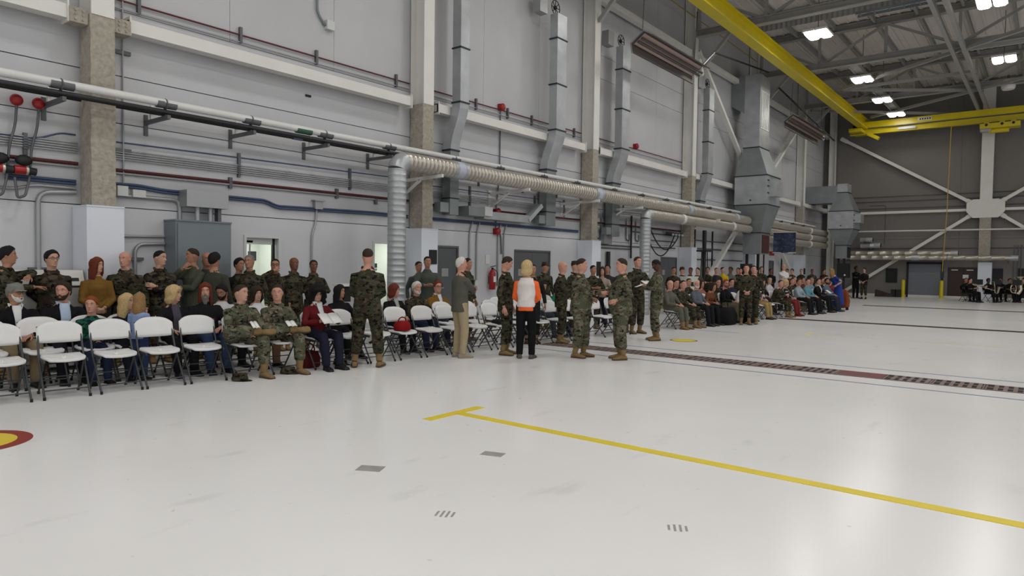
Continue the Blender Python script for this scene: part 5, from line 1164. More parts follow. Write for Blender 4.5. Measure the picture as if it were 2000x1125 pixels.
    if top[0] == 'camo' and tier == 0 and top[1] not in ('plaid', 'bw'):
        cl = MB()
        for k in (1, -1): cl.add([T(.085, k * .008, .475), T(.098, k * .06, .455), T(.045, k * .098, .515), T(-.05, k * .088, .545), T(-.05, k * .07, .565), T(.05, k * .045, .545)], [(0, 1, 2, 5), (2, 3, 4, 5)], 0)
        co = cl.build('collar', tmat, root); md = co.modifiers.new('s', 'SOLIDIFY'); md.thickness = .012
        for k in (1, -1):
            ff = lambda q, uu: np.interp(uu, [t_[0] for t_ in tab], [t_[2] + t_[3] for t_ in tab]) * sqrt(max(0, 1 - (q / .2) ** 2)) + .006
            pk = MB(); g4 = [(.035, .24), (.125, .24), (.125, .355), (.035, .355)]; pk.add([T(ff(q, uu), k * q, uu) for q, uu in g4] + [T(ff(q, uu) + .014, k * q, uu) for q, uu in g4], [(0, 1, 2, 3), (4, 5, 6, 7), (0, 1, 5, 4), (1, 2, 6, 5), (2, 3, 7, 6), (3, 0, 4, 7)])
            po = pk.build('chest_pocket', tmat, root)
            g4 = [(.03, .325), (.13, .325), (.13, .36), (.03, .36)]; fk = MB().add([T(ff(q, uu) + .01, k * q, uu) for q, uu in g4] + [T(ff(q, uu) + .02, k * q, uu) for q, uu in g4], [(0, 1, 2, 3), (4, 5, 6, 7), (0, 1, 5, 4), (1, 2, 6, 5), (2, 3, 7, 6), (3, 0, 4, 7)])
            fk.build('pocket_flap', tmat, po)
    if extra: extra(root, T, arms, lg, HC, place, s)
    return root, dict(T=T, arms=arms, lg=lg, HC=HC, s=s)
# poses: for each arm (+1 left, -1 right): wrist target, elbow hint, palm normal, pointing bias, curl
POSES = {
    'side': lambda s, P, T: {k: ((.05 * s, .29 * s * k, P[2] - .07 * s), (-1, .5 * k, 0), (0, -k, 0), (0, 0, -.3), .5) for k in (1, -1)},
    'front': lambda s, P, T: {k: ((.195 * s, .055 * k * s, P[2] + .03 * s), (-.5, 1. * k, -.2), (-.6, -k * .8, 0), (0, -k * .5, -.3), .9) for k in (1, -1)},
    'back': lambda s, P, T: {k: ((-.17 * s, .05 * k * s, P[2] + .04 * s), (-.6, 1. * k, 0), (-1, 0, 0), (0, -k * .5, -.2), .7) for k in (1, -1)},
    'crossed': lambda s, P, T: {1: ((.235 * s, -.11 * s, P[2] + .26 * s), (.3, 1, -.7), (-1, 0, 0), (-.4, -.3, .2), .5), -1: ((.29 * s, .10 * s, P[2] + .22 * s), (.3, -1, -.7), (-1, 0, 0), (-.3, .4, .2), .5)},
    'chin': lambda s, P, T: {1: ((.22 * s, -.08 * s, P[2] + .20 * s), (.15, 1, -.7), (-1, 0, 0), (-.4, -.3, .2), .5), -1: ((.20 * s, -.0 * s, P[2] + .50 * s), (.2, -1, -.9), (-1, 0, 0), (-.2, .2, .2), 1.2)},
    'face': lambda s, P, T: {1: ((.06 * s, .26 * s, P[2] - .05), (-1, .4, 0), (0, -1, 0), (0, 0, 0), .5), -1: ((.17 * s, -.03 * s, P[2] + .60 * s), (.2, -1, -.7), (-1, .2, 0), (-.1, .2, .3), .8)},
    'reach': lambda s, P, T: {1: ((.16 * s, .24 * s, P[2] + .10 * s), (-1, .6, 0), (0, -1, 0), (0, 0, 0), .6), -1: ((.40 * s, -.06 * s, P[2] + .22 * s), (-.3, -1, -.8), (0, 1, 0), (.2, 0, 0), .5)},
    'hold': lambda s, P, T: {k: ((.30 * s, .09 * k * s, P[2] + .20 * s), (-.4, 1. * k, -.5), (-.2, -k * .7, .6), (0, -k * .3, 0), .8) for k in (1, -1)},
    'pocket': lambda s, P, T: {k: ((.08 * s, .215 * k * s, P[2] + .01 * s), (-1, .8 * k, 0), (0, -k, 0), (0, 0, -.3), .6) for k in (1, -1)},
    'lap': lambda s, P, T: {k: ((.30 * s, .10 * k * s, P[2] + .12 * s), (-.7, 1. * k, -.1), (0, 0, -1), (.2, -.25 * k, -.2), .45) for k in (1, -1)},
    'clasp': lambda s, P, T: {k: ((.33 * s, .05 * k * s, P[2] + .13 * s), (-.6, 1. * k, -.1), (-.3, -k * .8, -.3), (.1, -.4 * k, 0), .9) for k in (1, -1)},
    'read': lambda s, P, T: {k: ((.31 * s, .11 * k * s, P[2] + .22 * s), (-.4, 1. * k, -.5), (-.3, -k * .6, .6), (.1, -k * .2, .1), .7) for k in (1, -1)},
    'elbows': lambda s, P, T: {k: ((.40 * s, .05 * k * s, P[2] + .22 * s), (-.2, 1. * k, -.6), (-.3, -k * .8, -.3), (.1, -.4 * k, .1), .9) for k in (1, -1)},
}
m_paper = mat('white paper', (222, 222, 218), .7)
def paper(x, y, z, phi, tilt, w_, h_, label, m=None, name='paper_sheet'):
    o = empty(name, (x, y, z), radians(phi), label, 'paper')
    n = 5; t = radians(tilt)
    for k in (1, -1):
        vs = []
        for i in range(n):
            v = k * w_ / 2 * i / (n - 1)
            for h in (-.5, .5): vs.append((h * h_ * sin(t) * -1 + .0, v, h * h_ * cos(t) + .02 * abs(v) / w_ + .008 * sin(i)))
        MBx = MB().add(vs, [(2 * i, 2 * i + 2, 2 * i + 3, 2 * i + 1) for i in range(n - 1)], 0, True)
        c = MBx.build('leaf', m or m_paper, o); md = c.modifiers.new('s', 'SOLIDIFY'); md.thickness = .003
    return o
# ================================================================== folding chairs
m_plast = mat('white moulded plastic', (216, 216, 214), .45, var=.02)
m_tube = mat('dark grey chair tube', (62, 64, 66), .45, .3)
m_foot = mat('black rubber foot', (14, 14, 14), .8)
def make_chair():
    """origin on the floor under the seat centre, facing +x"""
    t = empty('folding_chair'); t['category'] = 'chair'
    # seat: rounded slab, slightly dished
    mb = MB(); rings = []
    def outline(k, z): 
        return [(.02 + .205 * k * (1 if cos(a) > 0 else -1) * abs(cos(a)) ** .55 - (0 if cos(a) > 0 else 0), .215 * k * (1 if sin(a) > 0 else -1) * abs(sin(a)) ** .55 * (1 - .05 * cos(a)), z + .012 * abs(sin(a)) + .014 * (cos(a) < -.3) - .012 * (cos(a) > .5)) for a in np.linspace(0, 2 * pi, 24, endpoint=False)]
    mb.loft([outline(.9, .425), outline(1, .432), outline(1, .452), outline(.93, .462), outline(.6, .452), outline(.1, .449)]).build('seat', m_plast, t)
    # backrest: curved panel with rounded corners, leaning back
    n, mrow = 15, 7; vs = []
    for side in (0, 1):
        for j in range(mrow):
            v = j / (mrow - 1)
            for i in range(n):
                u = -1 + 2 * i / (n - 1); top = .86 - .075 * abs(u) ** 3.2; bot = .605 + .015 * abs(u) ** 4
                z = bot + (top - bot) * v; xb = -.17 - (z - .45) * .25 + .045 * u * u
                th = .016 * (1 - max(0, abs(u) - .9) * 4) * (1 - max(0, abs(v - .5) - .42) * 6)
                vs.append((xb + (th if side else -th), .232 * u, z))
    N = n * mrow; fs = []
    for j in range(mrow - 1):
        for i in range(n - 1):
            a = j * n + i; fs += [(a, a + 1, a + n + 1, a + n), (N + a, N + a + n, N + a + n + 1, N + a + 1)]
    rim = [i for i in range(n)] + [j * n + n - 1 for j in range(1, mrow)] + [(mrow - 1) * n + i for i in range(n - 2, -1, -1)] + [j * n for j in range(mrow - 2, 0, -1)]
    for a, b_ in zip(rim, rim[1:] + rim[:1]): fs.append((a, N + a, N + b_, b_))
    MB().add(vs, fs, 0, True).build('backrest', m_plast, t)
    for s in (-1, 1):
        y = s * .225
        # long rail: from the top of the back down to the front foot
        p0 = (-.262 + .03, y * .96, .80); p1 = (.245, y, .012)
        MB().tube([p0, (-.10, y, .47), p1], .0125, 8).build('front_leg', m_tube, t)
        MB().tube([(.06, y * .9, .43), (-.27, y * .9, .012)], .011, 8).build('rear_leg', m_tube, t)
        for p in (p1, (-.27, y * .9, .012)): MB().lathe((p[0], p[1], 0), [(.016, 0), (.016, .035)], 8).build('rubber_foot', m_foot, t)
        MB().bar((-.14, y * .95, .44), (.18, y * .95, .425), .014, .03).build('seat_rail', m_tube, t)
    MB().tube([(.19, -.225, .10), (.19, .225, .10)], .008, 6).build('crossbar', m_tube, t)
    MB().tube([(-.205, -.2, .10), (-.205, .2, .10)], .008, 6).build('crossbar', m_tube, t)
    MB().tube([(-.12, -.2, .21), (-.12, .2, .21)], .008, 6).build('crossbar', m_tube, t)
    return t
row_x = lambda y, r: -8.87 + .095 * (y - 2.65) - .25 - .82 * r
PHI_ROW = -5.4
chair0 = make_chair(); chair_used = [False]
def chair(x, y, label, rz=PHI_ROW, group='white folding chairs'):
    if not chair_used[0]:
        chair_used[0] = True; chair0.location = (x, y, 0); chair0.rotation_euler = (0, 0, radians(rz)); tag(chair0, label, 'chair', group); return chair0
    return dup(chair0, None, (x, y, 0), radians(rz), label, group)
# ================================================================== the people
CAMO['bw'] = camo('black and white print', [(20, 20, 22), (200, 200, 200), (20, 20, 22), (190, 190, 190)], [.55, .55, .66], 12.)
def red_print(root, T, arms, lg, HC, place, s):
    m = mat('faded red chest print', (150, 62, 74), .7)
    for i in range(7):   # arched row of worn, unreadable letter blocks
        q = (i - 3) * .034; p = T(.172 - q * q * 3.5, q, .27 - q * q * 4.5); b_ = MB()
        b_.box(-.004, .004, -.011, -.004, -.02, .02); b_.box(-.004, .004, -.004, .011, .012 if i % 2 else -.004, .02 if i % 2 else .004); b_.box(-.004, .004, .006, .011, -.02, .0)
        o = b_.build('chest_print', m, root); o.location = tuple(p); o.rotation_euler = (q * -2.5, 0, q * 4)
    b_ = MB(); b_.tube([(0, .032 * cos(a), .018 * sin(a)) for a in np.linspace(0, 2 * pi, 17)], .006, 6); b_.box(-.004, .004, -.018, .018, -.006, .008); o = b_.build('chest_emblem', m, root); o.location = tuple(T(.178, 0, .2))

PEOPLE = {}
_r, _d = person('soldier at the left edge resting a raised forearm, in profile', -10.98, 3.00, phi=45, head=20, H=1.77, pose={1: ((0.34, -0.12, 1.36), (0.2, 1, 0.3), (-0.3, 0, -1), (0.2, -0.3, 0), 0.6), -1: ((0.36, -0.02, 1.22), (0, -1, -0.3), (0, 0, -1), (0.2, 0.3, 0), 0.6)}, top=('camo', 'wood'), hair=('short', 'black'), skin='tan')
PEOPLE[_r['label']] = (_r, _d)
_r, _d = person('young soldier in red-rimmed glasses before the white machine', -10.98, 3.53, phi=-8, head=20, H=1.73, pose='back', top=('camo', 'brown'), hair=('short', 'black'), glasses='red', skin='light')
PEOPLE[_r['label']] = (_r, _d)
_r, _d = person('red-haired woman in a mustard sweater, hands folded', -10.98, 4.10, phi=-5, head=35, H=1.64, pose='front', fem=True, top=('civ', (112, 82, 34)), bot=('civ', (34, 30, 30)), hair=('long', 'darkred'), skin='light')
PEOPLE[_r['label']] = (_r, _d)
_r, _d = person('bald soldier looking down towards the red-haired woman', -10.98, 4.50, phi=-27, head=-30, H=1.74, pose='side', top=('camo', 'wood'), hair=('bald', 'brown'), skin='pink')
PEOPLE[_r['label']] = (_r, _d)
_r, _d = person('soldier with crossed arms looking right, left of the grey cabinet', -10.98, 5.01, phi=-10, head=40, H=1.77, pose='crossed', top=('camo', 'brown'), hair=('fade', 'black'), skin='light')
PEOPLE[_r['label']] = (_r, _d)
_r, _d = person('soldier in an olive flight suit with a hand at his chin, facing left', -10.98, 5.55, phi=-77, head=-25, H=1.82, pose='chin', top=('flight', (70, 74, 60)), hair=('fade', 'brown'), skin='tan')
PEOPLE[_r['label']] = (_r, _d)
_r, _d = person('dark-haired airman in olive seen from behind before the cabinet', -10.68, 5.73, phi=122, head=-10, H=1.75, pose='side', top=('flight', (58, 60, 50)), hair=('short', 'black'), skin='tan')
PEOPLE[_r['label']] = (_r, _d)
_r, _d = person('bald head of a man mostly hidden behind the dark-haired airman', -11.13, 5.85, phi=-28, head=20, H=1.76, pose='side', top=('flight', (62, 64, 54)), hair=('bald', 'brown'), skin='tan')
PEOPLE[_r['label']] = (_r, _d)
_r, _d = person('person in a black jacket with a round patch, face half hidden', -11.10, 6.41, phi=-10, head=20, H=1.67, pose='side', top=('civ', (22, 22, 26)), bot=('civ', (30, 30, 32)), hair=('short', 'black'), skin='tan')
PEOPLE[_r['label']] = (_r, _d)
_r, _d = person('grey-haired soldier leaning left, by the lit doorway', -10.74, 6.40, phi=-41, head=-20, H=1.73, pose='side', top=('camo', 'wood'), hair=('fade', 'grey'), skin='tan')
PEOPLE[_r['label']] = (_r, _d)
_r, _d = person('soldier holding a hand to his mouth under the doorway edge', -10.98, 7.04, phi=-28, head=-5, H=1.67, pose='face', top=('camo', 'wood'), hair=('buzz', 'black'), skin='tan', glasses='clear')
PEOPLE[_r['label']] = (_r, _d)
_r, _d = person('broad soldier with a shaved head looking right', -10.90, 7.37, phi=-14, head=20, H=1.7, pose='side', top=('camo', 'wood'), hair=('bald', 'black'), skin='brown')
PEOPLE[_r['label']] = (_r, _d)
_r, _d = person('woman soldier with tied black hair beside the wall conduit', -10.90, 7.80, phi=-31, head=0, H=1.66, pose='hold', fem=True, top=('camo', 'wood'), hair=('buzz', 'black'), skin='brown')
PEOPLE[_r['label']] = (_r, _d)
_r, _d = person('man in a grey cap and dark glasses, black jacket over white collar', -10.42, 2.94, phi=-5, head=35, H=1.8, pose='lap', top=('civ', (12, 12, 14)), bot=('civ', (120, 104, 80)), hair=('short', 'grey'), cap=('ball', (120, 122, 118)), glasses='clear', beard=('short', 'white'), skin='tan', shirt=((208, 208, 206), 'vee'), sit=True)
PEOPLE[_r['label']] = (_r, _d)
_r, _d = person('bearded man in a black blazer over a pale blue shirt', -10.37, 3.46, phi=-5, head=-38, H=1.84, pose='lap', top=('civ', (16, 17, 20)), bot=('civ', (24, 24, 30)), hair=('short', 'brown'), beard=('short', 'brown'), skin='pink', shirt=((170, 186, 206), 'wide'), sit=True)
PEOPLE[_r['label']] = (_r, _d)
_r, _d = person('boy with ginger hair in a green checked shirt and jeans', -9.94, 3.65, phi=-5, head=-35, H=1.36, pose='clasp', top=('camo', 'plaid'), bot=('civ', (30, 38, 62)), foot=(24, 24, 28), hair=('short', 'red'), skin='pink', sit=True)
PEOPLE[_r['label']] = (_r, _d)
_r, _d = person('blonde girl in a black cardigan looking right', -9.91, 4.07, phi=-5, head=43, H=1.42, pose='lap', fem=True, top=('civ', (18, 18, 20)), bot=('civ', (24, 26, 36)), hair=('long', 'blond'), skin='light', sit=True)
PEOPLE[_r['label']] = (_r, _d)
_r, _d = person('small girl in a pale blue hooded top with her back turned', -9.50, 4.06, phi=127, head=0, H=1.14, pose='front', fem=True, top=('civ', (130, 148, 186)), bot=('civ', (44, 56, 86)), hair=('long', 'sandy'), skin='light')
PEOPLE[_r['label']] = (_r, _d)
_r, _d = person('blonde woman in black with glasses pushed up, looking right', -9.85, 4.68, phi=-5, head=45, H=1.72, pose='lap', fem=True, top=('civ', (20, 20, 22)), bot=('civ', (20, 20, 24)), hair=('bob', 'blond'), skin='light', shirt=((70, 66, 76), 'wide'), sit=True)
PEOPLE[_r['label']] = (_r, _d)
_r, _d = person('long-haired bearded man in a black shirt with red lettering', -9.81, 5.12, phi=-5, head=-22, H=1.8, pose='lap', top=('civ', (20, 19, 20)), bot=('civ', (52, 66, 96)), hair=('long', 'darkred'), beard=('long', 'grey'), skin='pink', belly=0.03, extra=red_print, sit=True)
PEOPLE[_r['label']] = (_r, _d)
_r, _d = person('dark-bearded man in white looking down, behind the lettered shirt', -10.13, 5.56, phi=-5, head=-53, H=1.72, pose='clasp', hpitch=20, top=('civ', (196, 198, 200)), bot=('civ', (30, 30, 34)), hair=('short', 'black'), beard=('short', 'black'), skin='tan', sit=True)
PEOPLE[_r['label']] = (_r, _d)
_r, _d = person('woman in a white top half hidden behind the cross-legged soldiers', -9.73, 5.91, phi=-5, head=-6, H=1.66, pose='lap', fem=True, top=('civ', (206, 208, 210)), bot=('civ', (120, 90, 70)), hair=('bob', 'brown'), skin='light', sit=True)
PEOPLE[_r['label']] = (_r, _d)
_r, _d = person('seated soldier with crossed leg turning his head away right', -8.98, 5.21, phi=-5, head=25, H=1.8, pose='clasp', top=('camo', 'green'), hair=('fade', 'brown'), skin='light', cross=-1, bulk=1.06, sit=True)
PEOPLE[_r['label']] = (_r, _d)
_r, _d = person('smiling seated soldier with crossed leg facing the camera', -8.93, 5.75, phi=-5, head=-32, H=1.78, pose='clasp', top=('camo', 'green'), hair=('fade', 'brown'), skin='pink', cross=-1, bulk=1.06, sit=True)
PEOPLE[_r['label']] = (_r, _d)
_r, _d = person('woman with long curly black hair and red jacket reading papers', -8.86, 6.40, phi=-5, head=-15, H=1.74, pose='read', fem=True, hpitch=14, top=('civ', (92, 18, 24)), bot=('civ', (26, 28, 44)), hair=('curly', 'black'), skin='light', glasses='clear', shirt=((200, 202, 204), 'vee'), cross=None, sit=True)
PEOPLE[_r['label']] = (_r, _d)
_r, _d = person('dark-haired woman in black beside the standing soldier', -9.59, 7.38, phi=-5, head=23, H=1.68, pose='lap', fem=True, top=('civ', (16, 16, 18)), bot=('civ', (20, 20, 22)), hair=('long', 'black'), skin='tan', sit=True)
PEOPLE[_r['label']] = (_r, _d)
_r, _d = person('soldier standing with his back to the camera before the chairs', -8.22, 6.86, phi=132, head=3, H=1.84, pose='front', top=('camo', 'wood'), hair=('fade', 'brown'), skin='pink', bulk=1.1, belly=0.015, legs={1: (0.0, 0.19, 0.088), -1: (0.02, -0.19, 0.088)})
PEOPLE[_r['label']] = (_r, _d)
_r, _d = person('red-haired woman in a black cardigan looking right', -9.48, 8.52, phi=-5, head=33, H=1.68, pose='lap', fem=True, top=('civ', (18, 18, 20)), bot=('civ', (20, 20, 24)), hair=('bob', 'darkred'), skin='pink', shirt=((150, 156, 146), 'vee'), sit=True)
PEOPLE[_r['label']] = (_r, _d)
_r, _d = person('white-haired bearded man in a camouflage hunting jacket', -9.43, 9.04, phi=-5, head=-3, H=1.76, pose='lap', top=('camo', 'brown'), bot=('civ', (36, 44, 66)), foot=(40, 34, 30), hair=('short', 'white'), beard=('short', 'white'), skin='pink', belly=0.03, sit=True)
PEOPLE[_r['label']] = (_r, _d)
_r, _d = person('man in a mustard jacket and glasses', -9.76, 9.94, phi=-5, head=-15, H=1.76, pose='lap', top=('civ', (120, 86, 30)), bot=('civ', (40, 44, 56)), hair=('short', 'darkred'), glasses='clear', skin='pink', shirt=((200, 200, 204), 'vee'), sit=True)
PEOPLE[_r['label']] = (_r, _d)
_r, _d = person('airman in olive grey, left of a standing pair by the second column', -11.00, 10.61, phi=-14, head=5, H=1.67, pose='side', top=('flight', (72, 78, 74)), hair=('fade', 'black'), skin='tan')
PEOPLE[_r['label']] = (_r, _d)
_r, _d = person('taller airman in olive grey, right of a pair by the second column', -10.72, 10.61, phi=-35, head=5, H=1.78, pose='hold', top=('flight', (72, 78, 70)), hair=('fade', 'black'), skin='tan')
PEOPLE[_r['label']] = (_r, _d)
_r, _d = person('white-haired man in a grey tweed jacket and khaki trousers, back turned', -7.95, 8.66, phi=73, head=-20, H=1.74, pose='crossed', top=('civ', (82, 82, 74)), bot=('civ', (160, 144, 116)), foot=(150, 140, 124), hair=('fringe', 'white'), skin='pink', shirt=((40, 30, 28), 'vee'), long=-0.14)
PEOPLE[_r['label']] = (_r, _d)
_r, _d = person('soldier half hidden behind the man in tweed', -9.60, 10.66, phi=12, head=0, H=1.75, pose='side', top=('camo', 'wood'), hair=('fade', 'black'), skin='tan')
PEOPLE[_r['label']] = (_r, _d)
_r, _d = person('soldier with bowed head standing left of the blonde woman', -7.62, 9.50, phi=24, head=20, H=1.77, pose='side', hpitch=22, top=('camo', 'wood'), hair=('buzz', 'brown'), skin='pink')
PEOPLE[_r['label']] = (_r, _d)
_r, _d = person('blonde woman in a white vest over orange, seen from behind', -7.05, 9.36, phi=119, head=-22, H=1.69, pose='front', fem=True, top=('civ', (232, 104, 52)), bot=('civ', (14, 14, 16)), foot=(90, 84, 80), hair=('bob', 'blond'), skin='light', vest=(214, 206, 202))
PEOPLE[_r['label']] = (_r, _d)
_r, _d = person('soldier almost hidden right of the blonde woman, only boots and sleeve', -8.35, 11.28, phi=-43, head=0, H=1.64, pose='side', top=('flight', (30, 30, 30)), hair=('fade', 'black'), skin='tan', foot=(70, 46, 30))
PEOPLE[_r['label']] = (_r, _d)
_r, _d = person('soldier in a cap near the double doors', -10.00, 14.03, phi=-15, head=30, H=1.7, pose='side', top=('camo', 'wood'), hair=('fade', 'black'), cap=('eight', 'wood'), skin='tan')
PEOPLE[_r['label']] = (_r, _d)
_r, _d = person('shaven-headed soldier in profile behind the handshake', -7.95, 11.75, phi=24, head=10, H=1.7, pose='hold', top=('camo', 'wood'), hair=('bald', 'brown'), skin='pink')
PEOPLE[_r['label']] = (_r, _d)
_r, _d = person('soldier stepping in from the left to shake hands', -6.46, 10.14, phi=18, head=5, H=1.75, pose='reach', top=('camo', 'green'), hair=('fade', 'brown'), skin='pink', belly=0.035, bulk=1.14, legs={1: (0.06, 0.1, 0.085), -1: (-0.04, -0.11, 0.085)})
PEOPLE[_r['label']] = (_r, _d)
_r, _d = person('capped soldier behind the left man of the handshake', -8.60, 13.24, phi=3, head=10, H=1.73, pose='side', top=('camo', 'wood'), hair=('fade', 'brown'), cap=('eight', 'wood'), skin='light')
PEOPLE[_r['label']] = (_r, _d)
_r, _d = person('stout soldier on the right of the handshake, facing left', -5.78, 10.42, phi=-136, head=0, H=1.76, pose='reach', top=('camo', 'green'), hair=('fade', 'brown'), skin='pink', belly=0.05, bulk=1.14)
PEOPLE[_r['label']] = (_r, _d)
_r, _d = person('woman with dark hair smiling between the two hand shakers', -9.30, 15.68, phi=-69, head=5, H=1.6, pose='hold', fem=True, top=('civ', (150, 140, 126)), bot=('civ', (30, 30, 40)), hair=('long', 'brown'), skin='light', tier=1)
PEOPLE[_r['label']] = (_r, _d)
_r, _d = person('soldier in shade behind the handshake', -9.20, 15.03, phi=-39, head=20, H=1.64, pose='hold', top=('camo', 'wood'), hair=('fade', 'black'), skin='tan', tier=1)
PEOPLE[_r['label']] = (_r, _d)
_r, _d = person('dark-haired man peering between the hand shakers', -9.90, 16.97, phi=-60, head=-10, H=1.66, pose='side', top=('civ', (40, 40, 44)), bot=('civ', (30, 30, 40)), hair=('short', 'black'), skin='tan', tier=1)
PEOPLE[_r['label']] = (_r, _d)
_r, _d = person('soldier hidden behind the stout one, only his head showing', -8.20, 14.85, phi=-91, head=-10, H=1.74, pose='side', top=('camo', 'wood'), hair=('fade', 'brown'), skin='pink', tier=1)
PEOPLE[_r['label']] = (_r, _d)
_r, _d = person('tall soldier reading a paper, facing right of the spiral riser', -7.80, 14.75, phi=-27, head=5, H=1.86, pose='hold', top=('camo', 'wood'), hair=('fade', 'brown'), skin='pink', bulk=1.06)
PEOPLE[_r['label']] = (_r, _d)
_r, _d = person('dark-skinned soldier with bowed head facing the tall one', -6.73, 13.66, phi=-139, head=0, H=1.78, pose='hold', hpitch=25, top=('camo', 'green'), hair=('buzz', 'black'), skin='dark')
PEOPLE[_r['label']] = (_r, _d)
_r, _d = person('old man in white seated by the grating', -9.09, 12.67, phi=-5, head=-19, H=1.72, pose='lap', hpitch=15, top=('civ', (206, 206, 204)), bot=('civ', (60, 64, 72)), hair=('short', 'black'), skin='tan', tier=1, sit=True)
PEOPLE[_r['label']] = (_r, _d)
_r, _d = person('woman in a bright green top holding a paper', -9.04, 13.18, phi=-5, head=-30, H=1.66, pose='read', fem=True, top=('civ', (24, 110, 88)), bot=('civ', (30, 34, 44)), hair=('bob', 'black'), skin='tan', tier=1, sit=True)
PEOPLE[_r['label']] = (_r, _d)
_r, _d = person('bald man in olive seated behind the dark-skinned soldier', -7.88, 16.72, phi=-5, head=-29, top=('flight', (88, 88, 76)), hair=('bald', 'brown'), skin='pink', pose='lap', tier=1, H=1.76, sit=True)
PEOPLE[_r['label']] = (_r, _d)
_r, _d = person('seated soldier with folded hands beside the bald man', -7.82, 17.38, phi=-5, head=-30, top=('camo', 'wood'), hair=('fade', 'brown'), skin='pink', pose='lap', tier=1, H=1.76, sit=True)
PEOPLE[_r['label']] = (_r, _d)
_r, _d = person('stout white-bearded man in a slate grey sweater', -7.75, 18.13, phi=-5, head=-31, top=('civ', (84, 90, 98)), bot=('civ', (22, 22, 26)), hair=('fringe', 'white'), beard=('short', 'white'), skin='pink', belly=0.05, pose='lap', tier=1, H=1.76, sit=True)
PEOPLE[_r['label']] = (_r, _d)
_r, _d = person('person in rust brown bending forward with a red book', -7.69, 18.75, phi=-5, head=-32, top=('civ', (98, 58, 40)), bot=('civ', (22, 22, 24)), hair=('bob', 'brown'), skin='tan', fem=True, lean=18, pose='lap', tier=1, H=1.68, sit=True)
PEOPLE[_r['label']] = (_r, _d)
_r, _d = person('man with an orange beard and glasses in black', -7.58, 19.87, phi=-5, head=-34, top=('civ', (18, 18, 20)), bot=('civ', (110, 98, 80)), hair=('short', 'red'), beard=('short', 'red'), skin='pink', glasses='clear', pose='lap', tier=1, H=1.76, sit=True)
PEOPLE[_r['label']] = (_r, _d)
_r, _d = person('person with white sleeves bowing over a dark bag', -7.51, 20.68, phi=-5, head=-35, top=('civ', (202, 202, 202)), bot=('civ', (16, 16, 18)), hair=('short', 'black'), skin='tan', lean=25, pose='lap', tier=1, H=1.76, sit=True)
PEOPLE[_r['label']] = (_r, _d)
_r, _d = person('person in tan trousers half hidden by the standing pair', -7.38, 22.01, phi=-5, head=-36, top=('civ', (70, 72, 80)), bot=('civ', (150, 128, 84)), hair=('bob', 'brown'), skin='light', fem=True, pose='lap', tier=1, H=1.68, sit=True)
PEOPLE[_r['label']] = (_r, _d)
_r, _d = person('seated soldier leaning over his knees right of the standing pair', -7.24, 23.48, phi=-5, head=-37, top=('camo', 'wood'), hair=('fade', 'brown'), skin='pink', lean=15, pose='elbows', tier=1, H=1.76, sit=True)
PEOPLE[_r['label']] = (_r, _d)
_r, _d = person('blonde woman in a black and white patterned top', -7.16, 24.29, phi=-5, head=-38, top=('camo', 'bw'), bot=('civ', (110, 40, 36)), foot=(96, 30, 26), hair=('bob', 'blond'), skin='light', fem=True, pose='lap', tier=1, H=1.68, sit=True)
PEOPLE[_r['label']] = (_r, _d)
_r, _d = person('man in a pale grey shirt, front row of the far block', -7.05, 25.47, phi=-5, head=-39, top=('civ', (140, 150, 160)), bot=('civ', (20, 20, 22)), hair=('short', 'brown'), skin='tan', pose='lap', tier=1, H=1.76, sit=True)
PEOPLE[_r['label']] = (_r, _d)
_r, _d = person('man in a turquoise shirt, front row of the far block', -6.97, 26.28, phi=-5, head=-40, top=('civ', (92, 136, 148)), bot=('civ', (20, 20, 22)), hair=('fade', 'brown'), skin='pink', pose='lap', tier=1, H=1.76, sit=True)
PEOPLE[_r['label']] = (_r, _d)
_r, _d = person('man in a black suit holding white papers', -6.87, 27.35, phi=-5, head=-40, top=('civ', (16, 16, 18)), bot=('civ', (18, 18, 20)), hair=('short', 'brown'), skin='pink', pose='read', shirt=((214, 214, 214), 'vee'), tier=1, H=1.76, sit=True)
PEOPLE[_r['label']] = (_r, _d)
_r, _d = person('bearded man in a blue grey shirt beside the woman in blue', -6.79, 28.26, phi=-5, head=-41, top=('civ', (84, 100, 120)), bot=('civ', (40, 46, 60)), hair=('short', 'black'), beard=('short', 'black'), skin='tan', pose='lap', tier=1, H=1.76, sit=True)
PEOPLE[_r['label']] = (_r, _d)
_r, _d = person('dark haired woman with loose hair, second row of the far block', -8.39, 20.02, phi=-5, head=-32, top=('civ', (150, 96, 84)), bot=('civ', (30, 30, 34)), fem=True, hair=('long', 'brown'), skin='pink', pose='lap', tier=2, H=1.68, sit=True)
PEOPLE[_r['label']] = (_r, _d)
_r, _d = person('soldier squinting, second row of the far block', -8.29, 21.07, phi=-5, head=-33, top=('camo', 'brown'), hair=('fade', 'brown'), skin='pink', pose='lap', tier=2, H=1.75, sit=True)
PEOPLE[_r['label']] = (_r, _d)
_r, _d = person('person in navy, second row of the far block', -8.20, 21.99, phi=-5, head=-34, top=('civ', (30, 34, 50)), bot=('civ', (30, 30, 34)), hair=('short', 'black'), skin='pink', pose='lap', tier=2, H=1.75, sit=True)
PEOPLE[_r['label']] = (_r, _d)
_r, _d = person('woman with brown hair in black, second row of the far block', -7.97, 24.42, phi=-5, head=-37, top=('civ', (24, 24, 26)), bot=('civ', (40, 36, 36)), fem=True, hair=('long', 'brown'), skin='pink', pose='lap', tier=2, H=1.68, sit=True)
PEOPLE[_r['label']] = (_r, _d)
_r, _d = person('man in white collar, third row of the far block', -8.55, 26.97, phi=-5, head=-37, top=('civ', (190, 190, 190)), bot=('civ', (30, 30, 34)), hair=('fringe', 'grey'), skin='pink', pose='lap', tier=2, H=1.75, sit=True)
PEOPLE[_r['label']] = (_r, _d)
